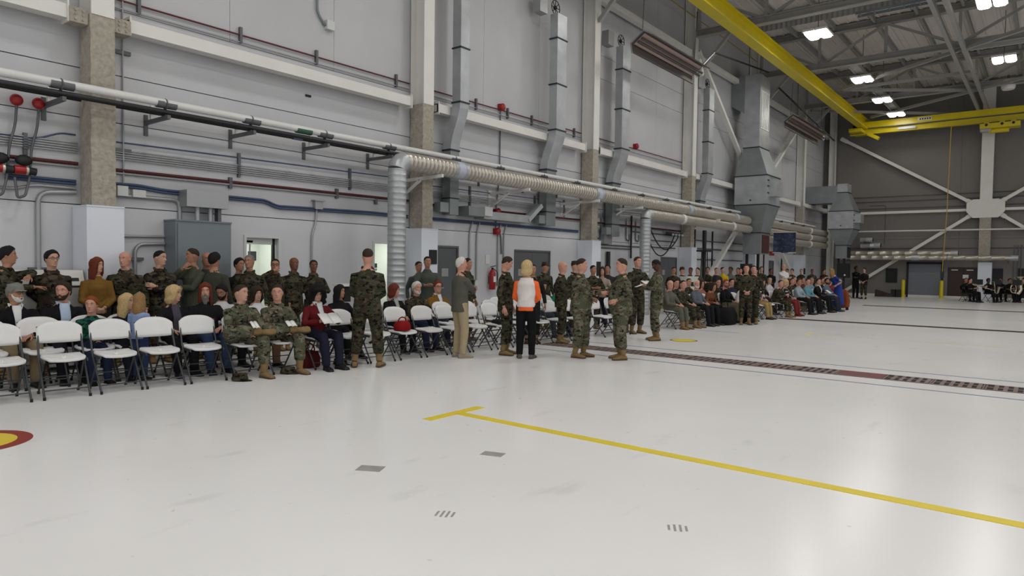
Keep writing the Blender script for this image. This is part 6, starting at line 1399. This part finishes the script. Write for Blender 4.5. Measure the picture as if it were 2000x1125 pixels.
_r, _d = person('soldier with ruddy face, second row of the far block', -7.72, 27.02, phi=-5, head=-39, top=('camo', 'wood'), hair=('fade', 'brown'), skin='pink', pose='lap', tier=2, H=1.75, sit=True)
PEOPLE[_r['label']] = (_r, _d)
_r, _d = person('man in a dark suit, third row of the far block', -8.32, 29.44, phi=-5, head=-39, top=('civ', (26, 26, 30)), bot=('civ', (26, 26, 30)), hair=('bald', 'brown'), skin='pink', pose='lap', tier=2, H=1.75, sit=True)
PEOPLE[_r['label']] = (_r, _d)
_r, _d = person('person in rust red, third row of the far block', -8.23, 30.32, phi=-5, head=-39, top=('civ', (90, 44, 36)), bot=('civ', (30, 30, 34)), hair=('short', 'brown'), skin='pink', pose='lap', tier=2, H=1.75, sit=True)
PEOPLE[_r['label']] = (_r, _d)
_r, _d = person('grey-haired man in pale blue, second row of the far block', -7.54, 28.99, phi=-5, head=-40, top=('civ', (120, 140, 160)), bot=('civ', (30, 30, 34)), hair=('short', 'grey'), skin='pink', pose='lap', tier=2, H=1.75, sit=True)
PEOPLE[_r['label']] = (_r, _d)
_r, _d = person('man with open white collar, second row of the far block', -7.42, 30.18, phi=-5, head=-41, top=('civ', (22, 22, 24)), bot=('civ', (30, 30, 34)), hair=('short', 'brown'), shirt=((210, 210, 210), 'vee'), skin='pink', pose='lap', tier=2, H=1.75, sit=True)
PEOPLE[_r['label']] = (_r, _d)
_r, _d = person('woman in a red flowered blouse, second row of the far block', -7.33, 31.13, phi=-5, head=-41, top=('civ', (110, 36, 44)), bot=('civ', (60, 40, 50)), fem=True, hair=('long', 'brown'), skin='pink', pose='lap', tier=2, H=1.68, sit=True)
PEOPLE[_r['label']] = (_r, _d)
_r, _d = person('white-haired woman, third row of the far block', -7.98, 32.96, phi=-5, head=-41, top=('civ', (150, 150, 150)), bot=('civ', (60, 60, 60)), fem=True, hair=('bob', 'white'), skin='pink', pose='lap', tier=2, H=1.68, sit=True)
PEOPLE[_r['label']] = (_r, _d)
_r, _d = person('soldier in brown camouflage, second row of the far block', -8.53, 18.51, phi=-5, head=-30, top=('camo', 'brown'), hair=('fade', 'black'), skin='pink', pose='lap', tier=2, H=1.75, sit=True)
PEOPLE[_r['label']] = (_r, _d)
_r, _d = person('soldier with sunburnt neck, third row of the far block', -9.14, 20.77, phi=-5, head=-31, top=('camo', 'wood'), hair=('fade', 'brown'), skin='pink', pose='lap', tier=2, H=1.75, sit=True)
PEOPLE[_r['label']] = (_r, _d)
_r, _d = person('soldier in brown standing left of the white case', -10.16, 21.87, phi=-55, head=10, H=1.62, pose='side', top=('camo', 'brown'), hair=('fade', 'black'), skin='tan', tier=2)
PEOPLE[_r['label']] = (_r, _d)
_r, _d = person('capped soldier by the far double doors', -10.15, 22.56, phi=-86, head=70, H=1.63, pose='front', top=('camo', 'wood'), hair=('short', 'brown'), skin='pink', tier=2, cap=('eight', 'wood'))
PEOPLE[_r['label']] = (_r, _d)
_r, _d = person('brown-haired soldier near the fourth column', -10.13, 23.80, phi=-37, head=-70, H=1.62, pose='crossed', top=('camo', 'wood'), hair=('buzz', 'black'), skin='light', tier=2)
PEOPLE[_r['label']] = (_r, _d)
_r, _d = person('soldier just left of the fourth column cover', -10.14, 23.19, phi=-26, head=-70, H=1.62, pose='side', top=('camo', 'brown'), hair=('fade', 'black'), skin='brown', tier=2)
PEOPLE[_r['label']] = (_r, _d)
_r, _d = person('soldier before the dark stand', -10.12, 24.77, phi=-108, head=40, H=1.64, pose='hold', top=('camo', 'wood'), hair=('short', 'brown'), skin='tan', tier=2)
PEOPLE[_r['label']] = (_r, _d)
_r, _d = person('man in a dark suit standing left of the yellow shirt', -10.11, 25.55, phi=-58, head=10, H=1.62, pose='side', top=('civ', (40, 40, 44)), hair=('buzz', 'black'), skin='pink', tier=2, bot=('civ', (34, 34, 40)))
PEOPLE[_r['label']] = (_r, _d)
_r, _d = person('man in a bright yellow top', -10.10, 26.21, phi=-89, head=70, H=1.65, pose='front', top=('civ', (190, 160, 20)), hair=('fade', 'black'), skin='light', tier=2, bot=('civ', (34, 34, 40)))
PEOPLE[_r['label']] = (_r, _d)
_r, _d = person('stocky man in grey with his back turned', -10.10, 27.00, phi=-40, head=-70, H=1.66, pose='crossed', top=('civ', (86, 86, 82)), hair=('short', 'brown'), skin='brown', tier=2, bot=('civ', (34, 34, 40)))
PEOPLE[_r['label']] = (_r, _d)
_r, _d = person('soldier speaking to a man in a suit', -10.09, 27.78, phi=-30, head=-70, H=1.64, pose='side', top=('camo', 'wood'), hair=('buzz', 'black'), skin='tan', tier=2)
PEOPLE[_r['label']] = (_r, _d)
_r, _d = person('man in a navy suit with white shirt', -10.08, 28.12, phi=-110, head=40, H=1.62, pose='hold', top=('civ', (24, 26, 36)), hair=('fade', 'black'), skin='pink', tier=2, bot=('civ', (34, 34, 40)))
PEOPLE[_r['label']] = (_r, _d)
_r, _d = person('soldier in very dark green right of the standing pair', -10.05, 30.58, phi=-62, head=10, H=1.7, pose='side', top=('camo', 'wood'), hair=('short', 'brown'), skin='light', tier=2)
PEOPLE[_r['label']] = (_r, _d)
_r, _d = person('person in black with short dark hair', -10.03, 31.87, phi=-93, head=70, H=1.62, pose='front', top=('civ', (22, 22, 22)), hair=('buzz', 'black'), skin='brown', tier=2, bot=('civ', (34, 34, 40)))
PEOPLE[_r['label']] = (_r, _d)
_r, _d = person('soldier left of the banner post', -10.01, 34.17, phi=-44, head=-70, H=1.62, pose='crossed', top=('camo', 'wood'), hair=('fade', 'black'), skin='tan', tier=2)
PEOPLE[_r['label']] = (_r, _d)
_r, _d = person('soldier under the blue banner', -10.00, 34.96, phi=-34, head=-70, H=1.62, pose='side', top=('camo', 'brown'), hair=('short', 'brown'), skin='pink', tier=2)
PEOPLE[_r['label']] = (_r, _d)
_r, _d = person('lone soldier before the sixth column', -9.98, 36.56, phi=-115, head=40, H=1.62, pose='hold', top=('camo', 'wood'), hair=('buzz', 'black'), skin='light', tier=2)
PEOPLE[_r['label']] = (_r, _d)
_r, _d = person('soldier with long shadowed face right of the sixth column', -9.95, 38.38, phi=-65, head=10, H=1.62, pose='side', top=('camo', 'wood'), hair=('fade', 'black'), skin='brown', tier=2)
PEOPLE[_r['label']] = (_r, _d)
_r, _d = person('dark-haired man at the far end of the crowd', -9.92, 40.77, phi=-96, head=70, H=1.62, pose='front', top=('civ', (60, 30, 30)), hair=('short', 'brown'), skin='tan', tier=2, bot=('civ', (34, 34, 40)))
PEOPLE[_r['label']] = (_r, _d)
_r, _d = person('man in a plain white shirt standing tall', -9.60, 32.24, phi=-43, head=-70, H=1.83, pose='crossed', top=('civ', (214, 214, 212)), hair=('bald', 'brown'), skin='pink', tier=2, bot=('civ', (34, 34, 40)))
PEOPLE[_r['label']] = (_r, _d)
_r, _d = person('soldier peeping over the standing pair', -10.06, 29.87, phi=-31, head=-70, H=1.62, pose='side', top=('camo', 'wood'), hair=('fade', 'black'), skin='light', tier=2)
PEOPLE[_r['label']] = (_r, _d)
_r, _d = person('soldier on the left of the close pair standing before the far block', -6.78, 19.35, phi=-61, head=-5, H=1.72, pose='front', top=('camo', 'wood'), hair=('fade', 'brown'), skin='pink', tier=1)
PEOPLE[_r['label']] = (_r, _d)
_r, _d = person('soldier on the right of the close pair standing before the far block', -6.70, 19.75, phi=-91, head=30, H=1.7, pose='side', top=('camo', 'wood'), hair=('fade', 'brown'), skin='pink', tier=1)
PEOPLE[_r['label']] = (_r, _d)
_r, _d = person('brown-haired woman in a long blue dress bending to the seated men', -6.50, 28.90, phi=-147, head=-5, H=1.7, pose='reach', fem=True, top=('civ', (36, 58, 130)), bot=('civ', (36, 58, 130)), dress=((36, 58, 130), 0.22), hair=('long', 'sandy'), skin='light', lean=22, tier=1, foot=(90, 30, 30), shorts='sleeve')
PEOPLE[_r['label']] = (_r, _d)
_r, _d = person('person in long black clothes near the end wall', -8.60, 42.20, phi=-48, head=40, H=1.82, pose='chin', top=('civ', (14, 14, 15)), bot=('civ', (14, 14, 15)), hair=('short', 'black'), skin='dark', tier=2, long=-0.4)
PEOPLE[_r['label']] = (_r, _d)
_r, _d = person('soldier with folded hands standing near the end wall', -8.05, 41.60, phi=-99, head=0, H=1.72, pose='front', top=('civ', (22, 20, 18)), bot=('camo', 'wood'), hair=('short', 'black'), skin='light', tier=2)
PEOPLE[_r['label']] = (_r, _d)
_r, _d = person('trombone player in black seated with a red score', -3.28, 42.71, phi=-26, head=-20, H=1.74, pose='read', sit=True, top=('civ', (16, 16, 18)), bot=('civ', (16, 16, 18)), hair=('short', 'black'), skin='pink', tier=2)
PEOPLE[_r['label']] = (_r, _d)
_r, _d = person('musician in black, leftmost of the band', -3.54, 43.70, phi=-45, head=-20, H=1.74, pose='read', sit=True, top=('civ', (16, 16, 18)), bot=('civ', (16, 16, 18)), hair=('fade', 'black'), skin='tan', tier=2)
PEOPLE[_r['label']] = (_r, _d)
_r, _d = person('saxophone player in black before the end wall column', -2.56, 43.63, phi=-37, head=0, H=1.74, pose='read', sit=True, top=('civ', (16, 16, 18)), bot=('civ', (16, 16, 18)), hair=('short', 'black'), skin='dark', tier=2)
PEOPLE[_r['label']] = (_r, _d)
_r, _d = person('musician in black left of the tuba', -2.12, 45.47, phi=-67, head=-20, H=1.74, pose='read', sit=True, top=('civ', (16, 16, 18)), bot=('civ', (16, 16, 18)), hair=('fade', 'black'), skin='tan', tier=2)
PEOPLE[_r['label']] = (_r, _d)
_r, _d = person('tuba player in black seated at the right', -1.69, 44.75, phi=-48, head=-10, H=1.74, pose='read', sit=True, top=('civ', (16, 16, 18)), bot=('civ', (16, 16, 18)), hair=('short', 'black'), skin='tan', tier=2)
PEOPLE[_r['label']] = (_r, _d)
_r, _d = person('musician cut by the right edge', -1.10, 45.51, phi=-119, head=10, H=1.74, pose='read', sit=True, top=('civ', (16, 16, 18)), bot=('civ', (16, 16, 18)), hair=('fade', 'black'), skin='pink', tier=2)
PEOPLE[_r['label']] = (_r, _d)
# ------------------------------------------------------------------ chairs: one under every sitter, then the empty ones
chair(-10.32, 2.94, 'white folding chair under the man in a grey cap and dark glasses')
chair(-10.27, 3.46, 'white folding chair under the bearded man in a black blazer over a pale blue shirt')
chair(-9.84, 3.65, 'white folding chair under the boy with ginger hair in a green checked shirt and jeans')
chair(-9.81, 4.07, 'white folding chair under the blonde girl in a black cardigan looking right')
chair(-9.75, 4.68, 'white folding chair under the blonde woman in black with glasses pushed up')
chair(-9.71, 5.12, 'white folding chair under the long-haired bearded man in a black shirt with red lettering')
chair(-10.03, 5.56, 'white folding chair under the dark-bearded man in white looking down')
chair(-9.63, 5.91, 'white folding chair under the woman in a white top half hidden behind the cross-legged soldiers')
chair(-8.88, 5.21, 'white folding chair under the seated soldier with crossed leg turning his head away right')
chair(-8.83, 5.75, 'white folding chair under the smiling seated soldier with crossed leg facing the camera')
chair(-8.76, 6.40, 'white folding chair under the woman with long curly black hair and red jacket reading papers')
chair(-9.49, 7.38, 'white folding chair under the dark-haired woman in black beside the standing soldier')
chair(-9.38, 8.52, 'white folding chair under the red-haired woman in a black cardigan looking right')
chair(-9.33, 9.04, 'white folding chair under the white-haired bearded man in a camouflage hunting jacket')
chair(-9.66, 9.94, 'white folding chair under the man in a mustard jacket and glasses')
chair(-8.99, 12.67, 'white folding chair under the old man in white seated by the grating')
chair(-8.94, 13.18, 'white folding chair under the woman in a bright green top holding a paper')
chair(-7.78, 16.72, 'white folding chair under the bald man in olive seated behind the dark-skinned soldier')
chair(-7.72, 17.38, 'white folding chair under the seated soldier with folded hands beside the bald man')
chair(-7.65, 18.13, 'white folding chair under the stout white-bearded man in a slate grey sweater')
chair(-7.59, 18.75, 'white folding chair under the person in rust brown bending forward with a red book')
chair(-7.48, 19.87, 'white folding chair under the man with an orange beard and glasses in black')
chair(-7.41, 20.68, 'white folding chair under the person with white sleeves bowing over a dark bag')
chair(-7.28, 22.01, 'white folding chair under the person in tan trousers half hidden by the standing pair')
chair(-7.14, 23.48, 'white folding chair under the seated soldier leaning over his knees right of the standing pair')
chair(-7.06, 24.29, 'white folding chair under the blonde woman in a black and white patterned top')
chair(-6.95, 25.47, 'white folding chair under the man in a pale grey shirt in the front row of')
chair(-6.87, 26.28, 'white folding chair under the man in a turquoise shirt in the front row of the')
chair(-6.77, 27.35, 'white folding chair under the man in a black suit holding white papers')
chair(-6.69, 28.26, 'white folding chair under the bearded man in a blue grey shirt beside the woman in')
chair(-8.29, 20.02, 'white folding chair under the dark haired woman with loose hair in second row of the')
chair(-8.19, 21.07, 'white folding chair under the soldier squinting in second row of the far block')
chair(-8.10, 21.99, 'white folding chair under the person in navy in second row of the far block')
chair(-7.87, 24.42, 'white folding chair under the woman with brown hair in black in second row of the')
chair(-8.45, 26.97, 'white folding chair under the man in white collar in the third row of the far')
chair(-7.62, 27.02, 'white folding chair under the soldier with ruddy face in second row of the far block')
chair(-8.22, 29.44, 'white folding chair under the man in a dark suit in the third row of the')
chair(-8.13, 30.32, 'white folding chair under the person in rust red in the third row of the far')
chair(-7.44, 28.99, 'white folding chair under the grey-haired man in pale blue in second row of the far')
chair(-7.32, 30.18, 'white folding chair under the man with open white collar in second row of the far')
chair(-7.23, 31.13, 'white folding chair under the woman in a red flowered blouse in second row of the')
chair(-7.88, 32.96, 'white folding chair under the white-haired woman in the third row of the far block')
chair(-8.43, 18.51, 'white folding chair under the soldier in brown camouflage in second row of the far block')
chair(-9.04, 20.77, 'white folding chair under the soldier with sunburnt neck in the third row of the far')
chair(-9.14, 2.44, 'empty white folding chair in the front row, first from the left', rz=-3.4)
chair(-9.08, 3.03, 'empty white folding chair in the front row, second from the left', rz=-8.4)
chair(-9.03, 3.58, 'empty white folding chair in the front row, third from the left', rz=-4.4)
chair(-8.98, 4.09, 'empty white folding chair in the front row, fourth from the left', rz=-5.4)
chair(-8.93, 4.63, 'empty white folding chair in the front row, fifth from the left', rz=-7.4)
chair(-8.72, 6.87, 'empty white folding chair in the front row, sixth from the left', rz=0.6)
chair(-8.67, 7.41, 'empty white folding chair in the front row, seventh from the left', rz=-9.4)
chair(-8.62, 7.95, 'empty white folding chair in the front row, eighth from the left', rz=-2.4)
chair(-8.56, 8.52, 'empty white folding chair in the front row, ninth from the left', rz=-5.4)
chair(-8.51, 9.07, 'empty white folding chair in the front row, tenth from the left', rz=-3.4)
chair(-8.46, 9.62, 'empty white folding chair in the front row, eleventh from the left', rz=-7.4)
chair(-8.40, 10.20, 'empty white folding chair in the front row, twelfth from the left', rz=-1.4)
chair(-8.35, 10.80, 'empty white folding chair in the front row, thirteenth from the left', rz=-5.4)
chair(-8.29, 11.40, 'empty white folding chair in the front row, fourteenth from the left', rz=-11.4)
chair(-8.23, 12.00, 'empty white folding chair in the front row, fifteenth from the left', rz=-2.4)
chair(-8.17, 12.60, 'empty white folding chair in the front row, sixteenth from the left', rz=-7.4)
chair(-8.08, 13.60, 'empty white folding chair in the front row, seventeenth from the left', rz=-0.4)
chair(-8.02, 14.20, 'empty white folding chair in the front row, eighteenth from the left', rz=-5.4)
chair(-9.95, 2.50, 'empty white folding chair behind the front row, first from the left in its row')
chair(-9.90, 3.08, 'empty white folding chair behind the front row, second from the left in its row')
chair(-9.52, 7.10, 'empty white folding chair behind the front row, third from the left in its row')
chair(-9.27, 9.75, 'empty white folding chair behind the front row, fourth from the left in its row')
chair(-9.20, 10.40, 'empty white folding chair behind the front row, fifth from the left in its row')
chair(-9.14, 11.10, 'empty white folding chair behind the front row, sixth from the left in its row')
chair(-9.07, 11.80, 'empty white folding chair behind the front row, seventh from the left in its row')
chair(-8.90, 13.60, 'empty white folding chair behind the front row, eighth from the left in its row')
chair(-10.14, 9.20, 'empty white folding chair in the rearmost row, first from the left')
chair(-10.03, 10.30, 'empty white folding chair in the rearmost row, second from the left')
chair(-9.94, 11.30, 'empty white folding chair in the rearmost row, third from the left')
chair(-9.85, 12.20, 'empty white folding chair in the rearmost row, fourth from the left')
chair(-7.29, 21.90, 'empty white chair right of the close standing pair')
chair(-7.22, 22.60, 'empty white chair next to the leaning soldier in the far block')
chair(-8.18, 21.20, 'empty white chair behind the close standing pair')
chair(-8.73, 24.00, 'empty white chair at the back of the far block')
# ================================================================== musicians' chairs, instruments, papers, bags
def black_chair(x, y, phi, label):
    c = dup(chair0, None, (x, y, 0), radians(phi), label, 'dark chairs of the band'); c.name = 'band_chair'
    for ch in c.children:
        for sl in ch.material_slots: sl.link = 'OBJECT'; sl.material = m_dark
for lb, (r, d) in list(PEOPLE.items()):
    if 'player' in lb or 'musician' in lb:
        a = r.rotation_euler.z; black_chair(r.location.x + .08 * cos(a), r.location.y + .08 * sin(a), math.degrees(a), 'dark chair under the ' + lb.split(' in black')[0].split(' cut')[0] + ' of the band' + (' by the tuba' if 'left of the tuba' in lb else ' at the left end' if 'leftmost' in lb else ' at the right edge' if 'right edge' in lb else ''))
def world(lb, p):
    r, d = PEOPLE[lb]; a = r.rotation_euler.z; return V(r.location.x + p[0] * cos(a) - p[1] * sin(a), r.location.y + p[0] * sin(a) + p[1] * cos(a), p[2] + r.location.z), math.degrees(a)
def held(start, label, w_=.3, h_=.22, tilt=55, df=.1, dz=.04, one=None, m=None, name='paper_sheet'):
    lb = [k for k in PEOPLE if k.startswith(start)][0]; ar = PEOPLE[lb][1]['arms']
    p = (ar[1][2] + ar[-1][2]) / 2 if one is None else ar[one][2] + V(0, 0, 0)
    q, a = world(lb, p + V(df, 0, dz)); return paper(q[0], q[1], q[2], a, tilt, w_, h_, label, m, name)
held('woman with long curly', 'open white sheets held by the woman with curly black hair', .34, .24)
held('smiling seated', 'small white card in the hands of the smiling seated soldier', .14, .12, dz=.08)
held('seated soldier with crossed leg turning', 'folded white note in the hand of the cross-legged soldier looking away', .1, .14, dz=.09)
held('tall soldier reading', 'white folded programme in the hands of the tall soldier', .24, .2, 70)
held('dark-skinned soldier', 'white sheet in the hands of the dark-skinned soldier', .2, .16, 70)
held('woman in a bright green', 'pale programme held by the woman in green', .3, .24)
held('man in a black suit holding', 'white papers held by the man in the black suit', .26, .2)
held('brown-haired woman in a long', 'tan folder in the hand of the woman in blue', .3, .36, 30, one=-1, m=M_('paper', (170, 140, 100)), name='tan_folder')
held('white-haired bearded man', 'white programme on the lap of the man in the hunting jacket', .2, .16)
# caps and bags on the floor
def cap_on_floor(x, y, label):
    mb = cap_mesh(MB()); mb.v = [v * 1.05 - V(0, 0, .03) for v in mb.v]; o = mb.build('field_cap', CAMO['wood'], None); o.location = (x, y, 0); o.rotation_euler = (0, 0, .6); tag(o, label, 'cap')
cap_on_floor(-8.50, 4.93, 'camouflage field cap lying on the floor by the cross-legged soldier')
cap_on_floor(-8.72, 6.75, 'dark cap lying under the empty chair beside the standing soldier')
cap_on_floor(-8.55, 5.7, 'dark cap under the smiling soldier\'s chair')
def bag(x, y, sx, sy, sz, m, label, z=0., rz=0.):
    t = empty('hand_bag', (x, y, z), rz, label, 'bag'); mb = MB()
    ring = lambda k, zz: [(sx * k * (1 if cos(a) > 0 else -1) * abs(cos(a)) ** .6, sy * k * (1 if sin(a) > 0 else -1) * abs(sin(a)) ** .6, zz * sz) for a in np.linspace(0, 2 * pi, 16, endpoint=False)]
    mb.loft([ring(.85, 0), ring(1, .1), ring(1, .55), ring(.8, .9), ring(.3, 1.)]).build('bag_body', m, t)
    MB().tube([(0, sy * .6 * cos(a), sz * (.95 + .45 * sin(a))) for a in np.linspace(0, pi, 9)], .012, 6).build('strap', m, t)
bag(-8.86, 6.27, .12, .16, .26, M_('leather', (80, 22, 20)), 'dark red handbag on the floor under the reading woman')
bag(row_x(7.95, 0), 7.95, .1, .15, .16, M_('leather', (130, 14, 20)), 'bright red purse on an empty front-row chair', .47)
bag(-7.25, 19.0, .3, .42, .5, M_('leather', (12, 12, 14)), 'large black bag heaped on the floor before the far front row')
bag(-7.0, 20.1, .25, .35, .42, M_('leather', (14, 14, 16)), 'second black bag beside the man with the orange beard')
bag(row_x(10.2, 0), 10.25, .12, .1, .08, M_('cloth', (30, 30, 32)), 'small dark bundle on an empty chair behind the man in tweed', .47)
co = empty('draped_coat', (-6.42, 29.55, 0), .5, 'rust orange coat draped over a chair behind the woman in blue', 'coat')
MB().loft([[((.14 + .05 * cos(3 * a + i)) * k * cos(a), (.22 + .04 * sin(4 * a)) * k * sin(a), z) for a in np.linspace(0, 2 * pi, 18, endpoint=False)] for i, (k, z) in enumerate(((1.1, .12), (1.15, .35), (1.0, .58), (.75, .76), (.2, .82)))]).build('cloth', M_('cloth', (128, 62, 34)), co)
MB().loft([[(.05 * k * cos(a) + .12, .1 * k * sin(a), z) for a in np.linspace(0, 2 * pi, 10, endpoint=False)] for k, z in ((1, .0), (1, .14))]).build('hem', m_dark, co)
# white wheeled stand behind the back-turned soldier
t = empty('wheeled_stand', (-10.7, 8.75, 0), 0, 'white wheeled stand with arm and hanging cables behind the soldier', 'stand'); o = (-10.7, 8.75, 0)
MB().bar((-10.7, 8.75, .3), (-10.75, 8.85, 1.4), .09, .06).build('mast', m_white, t, o); MB().box(-10.85, -10.55, 8.6, 8.95, .05, .3).build('base', m_white, t, o); MB().bar((-10.75, 8.85, 1.38), (-10.75, 9.2, 1.48), .04, .04).build('boom', m_cond, t, o)
for a in range(4): MB().ball((-10.7 + .18 * cos(a * 1.57 + .8), 8.77 + .2 * sin(a * 1.57 + .8), .04), .04).build('castor', m_dark, t, o)
MB().box(-10.8, -10.68, 8.2, 8.5, .85, 1.15).build('control_box', m_dark, t, o); MB().box(-10.8, -10.6, 8.15, 8.55, 1.15, 1.2).build('tray', m_white, t, o); MB().box(-10.76, -10.7, 8.3, 8.36, .3, .85).build('box_post', m_white, t, o)
MB().box(-10.8, -10.5, 8.1, 8.6, .22, .3).build('outrigger', m_white, t, o)
t = empty('equipment_case', (-10.0, 22.6, 0), 0, 'white equipment cabinet with a black emblem among the far soldiers', 'case'); o = (-10., 22.6, 0)
MB().box(-10.2, -9.8, 22.2, 23.1, .05, 1.25).build('body', m_white, t, o); MB().box(-9.8, -9.785, 22.5, 22.8, .95, 1.1).build('emblem', m_dark, t, o); MB().box(-10.22, -9.78, 22.18, 23.12, 1.25, 1.29).build('lid', m_white, t, o); MB().box(-10.15, -9.85, 22.3, 23., 0, .05).build('plinth', m_dark, t, o)
t = empty('lighting_stand', (-10.2, 24.6, 0), 0, 'black upright stand with hanging cables left of the long brace', 'stand'); o = (-10.2, 24.6, 0)
MB().tube([(-10.2, 24.6, 0), (-10.2, 24.6, 3.0)], .06, 10).build('mast', m_dark, t, o); MB().box(-10.4, -10.0, 24.3, 24.9, 2.2, 2.26).build('crossbar', m_dark, t, o)
for s_ in (-.25, .25): MB().tube(bez([(-10.2, 24.6 + s_, 2.2), (-10.2, 24.6 + s_ * 1.3, 1.2), (-10.2, 24.6 + s_, .02)]), .02, 6).build('cable', m_dark, t, o)
MB().lathe((-10.2, 24.6, 0), [(.3, 0), (.3, .03), (.06, .06)], 14).build('base', m_dark, t, o)
# instruments
m_brass = mat('silver brass', (200, 190, 170), .25, .9); m_gold = mat('gold lacquer brass', (190, 150, 70), .25, .9)
def find(s_): return [k for k in PEOPLE if k.startswith(s_)][0]
def instrument(start, label, kind):
    lb = find(start); ar = PEOPLE[lb][1]['arms']; p, a = world(lb, (ar[1][2] + ar[-1][2]) / 2 + V(.06, 0, .05)); t = empty(kind, tuple(p), radians(a), label, 'instrument')
    if kind == 'trombone':
        MB().tube(bez([(-.25, .04, .15), (.85, .04, -.12), (.86, -.04, -.12), (-.2, -.04, .14)]), .012, 8).build('slide', m_brass, t); MB().tube([(-.3, .05, .2), (.2, .05, .08), (.35, .05, .05), (.42, .05, .03)], [.015, .025, .05, .1], 14).build('bell', m_brass, t)
    elif kind == 'saxophone':
        MB().tube([(-.12, 0, .3), (-.02, 0, .3), (.02, 0, .1), (.05, 0, -.25), (.12, 0, -.32), (.2, 0, -.25), (.26, 0, -.02), (.28, 0, .05)], [.01, .014, .022, .035, .04, .045, .06, .09], 12).build('horn_body', m_brass, t)
        for k in range(6): MB().tube([(.05 + .004 * k, -.03, .08 - .05 * k), (.05 + .004 * k, -.05, .08 - .05 * k)], .014, 8).build('key', m_gold, t)
    else:
        MB().tube([(.1, -.1, -.25), (.2, .05, -.3), (.22, .15, -.1), (.18, .12, .2), (.12, .1, .45), (.1, .1, .55)], [.06, .08, .09, .11, .16, .24], 14).build('bell', m_brass, t)
        MB().tube([(.1 + .0 * a_, -.15 + .16 * cos(a_), -.05 + .22 * sin(a_)) for a_ in np.linspace(0, 2 * pi, 17)], .03, 10).build('coil', m_brass, t); MB().tube(bez([(-.1, 0, .25), (.05, -.1, .22), (.1, -.2, .05)]), .015, 8).build('mouth_pipe', m_brass, t)
instrument('trombone', 'silver trombone held by the seated player near the end wall', 'trombone'); instrument('saxophone', 'silver saxophone held before the end wall column', 'saxophone'); instrument('tuba', 'large silver tuba on the lap of the seated player', 'tuba'); instrument('musician cut', 'brass trombone at the right edge of the picture', 'trombone')
for k, (x, y) in enumerate([(-2.95, 43.2), (-2.2, 43.9), (-1.35, 44.2)]):
    t = empty('music_stand', (x, y, 0), 0, 'thin black music stand of the band, %s from the left' % ordn[k], 'stand', 'music stands'); MB().tube([(x, y, 0), (x, y, .95)], .012, 6).build('pole', m_dark, t, (x, y, 0)); MB().bar((x - .2, y, 1.05), (x + .2, y, 1.05), .05, .28).build('desk', m_dark, t, (x, y, 0))
    for a_ in range(3): MB().tube([(x, y, .2), (x + .25 * cos(a_ * 2.1), y + .25 * sin(a_ * 2.1), .01)], .01, 5).build('stand_leg', m_dark, t, (x, y, 0))
# tread marks on the floor
for k, (x, y) in enumerate([(-3.0, 3.15), (-1.75, 3.9)]):
    t = empty('tread_mark', (x, y, 0), .5, ['faint striped tread mark on the floor, left of the two', 'round striped tread mark at the bottom edge of the floor'][k], 'floor mark')
    for q in range(4): MB().box(-.06 + q * .035, -.045 + q * .035, -.06 + .012 * abs(q - 1.5), .06 - .012 * abs(q - 1.5), 0, .0015).build('tread_stripe', m_tread, t)
flush_jobs()
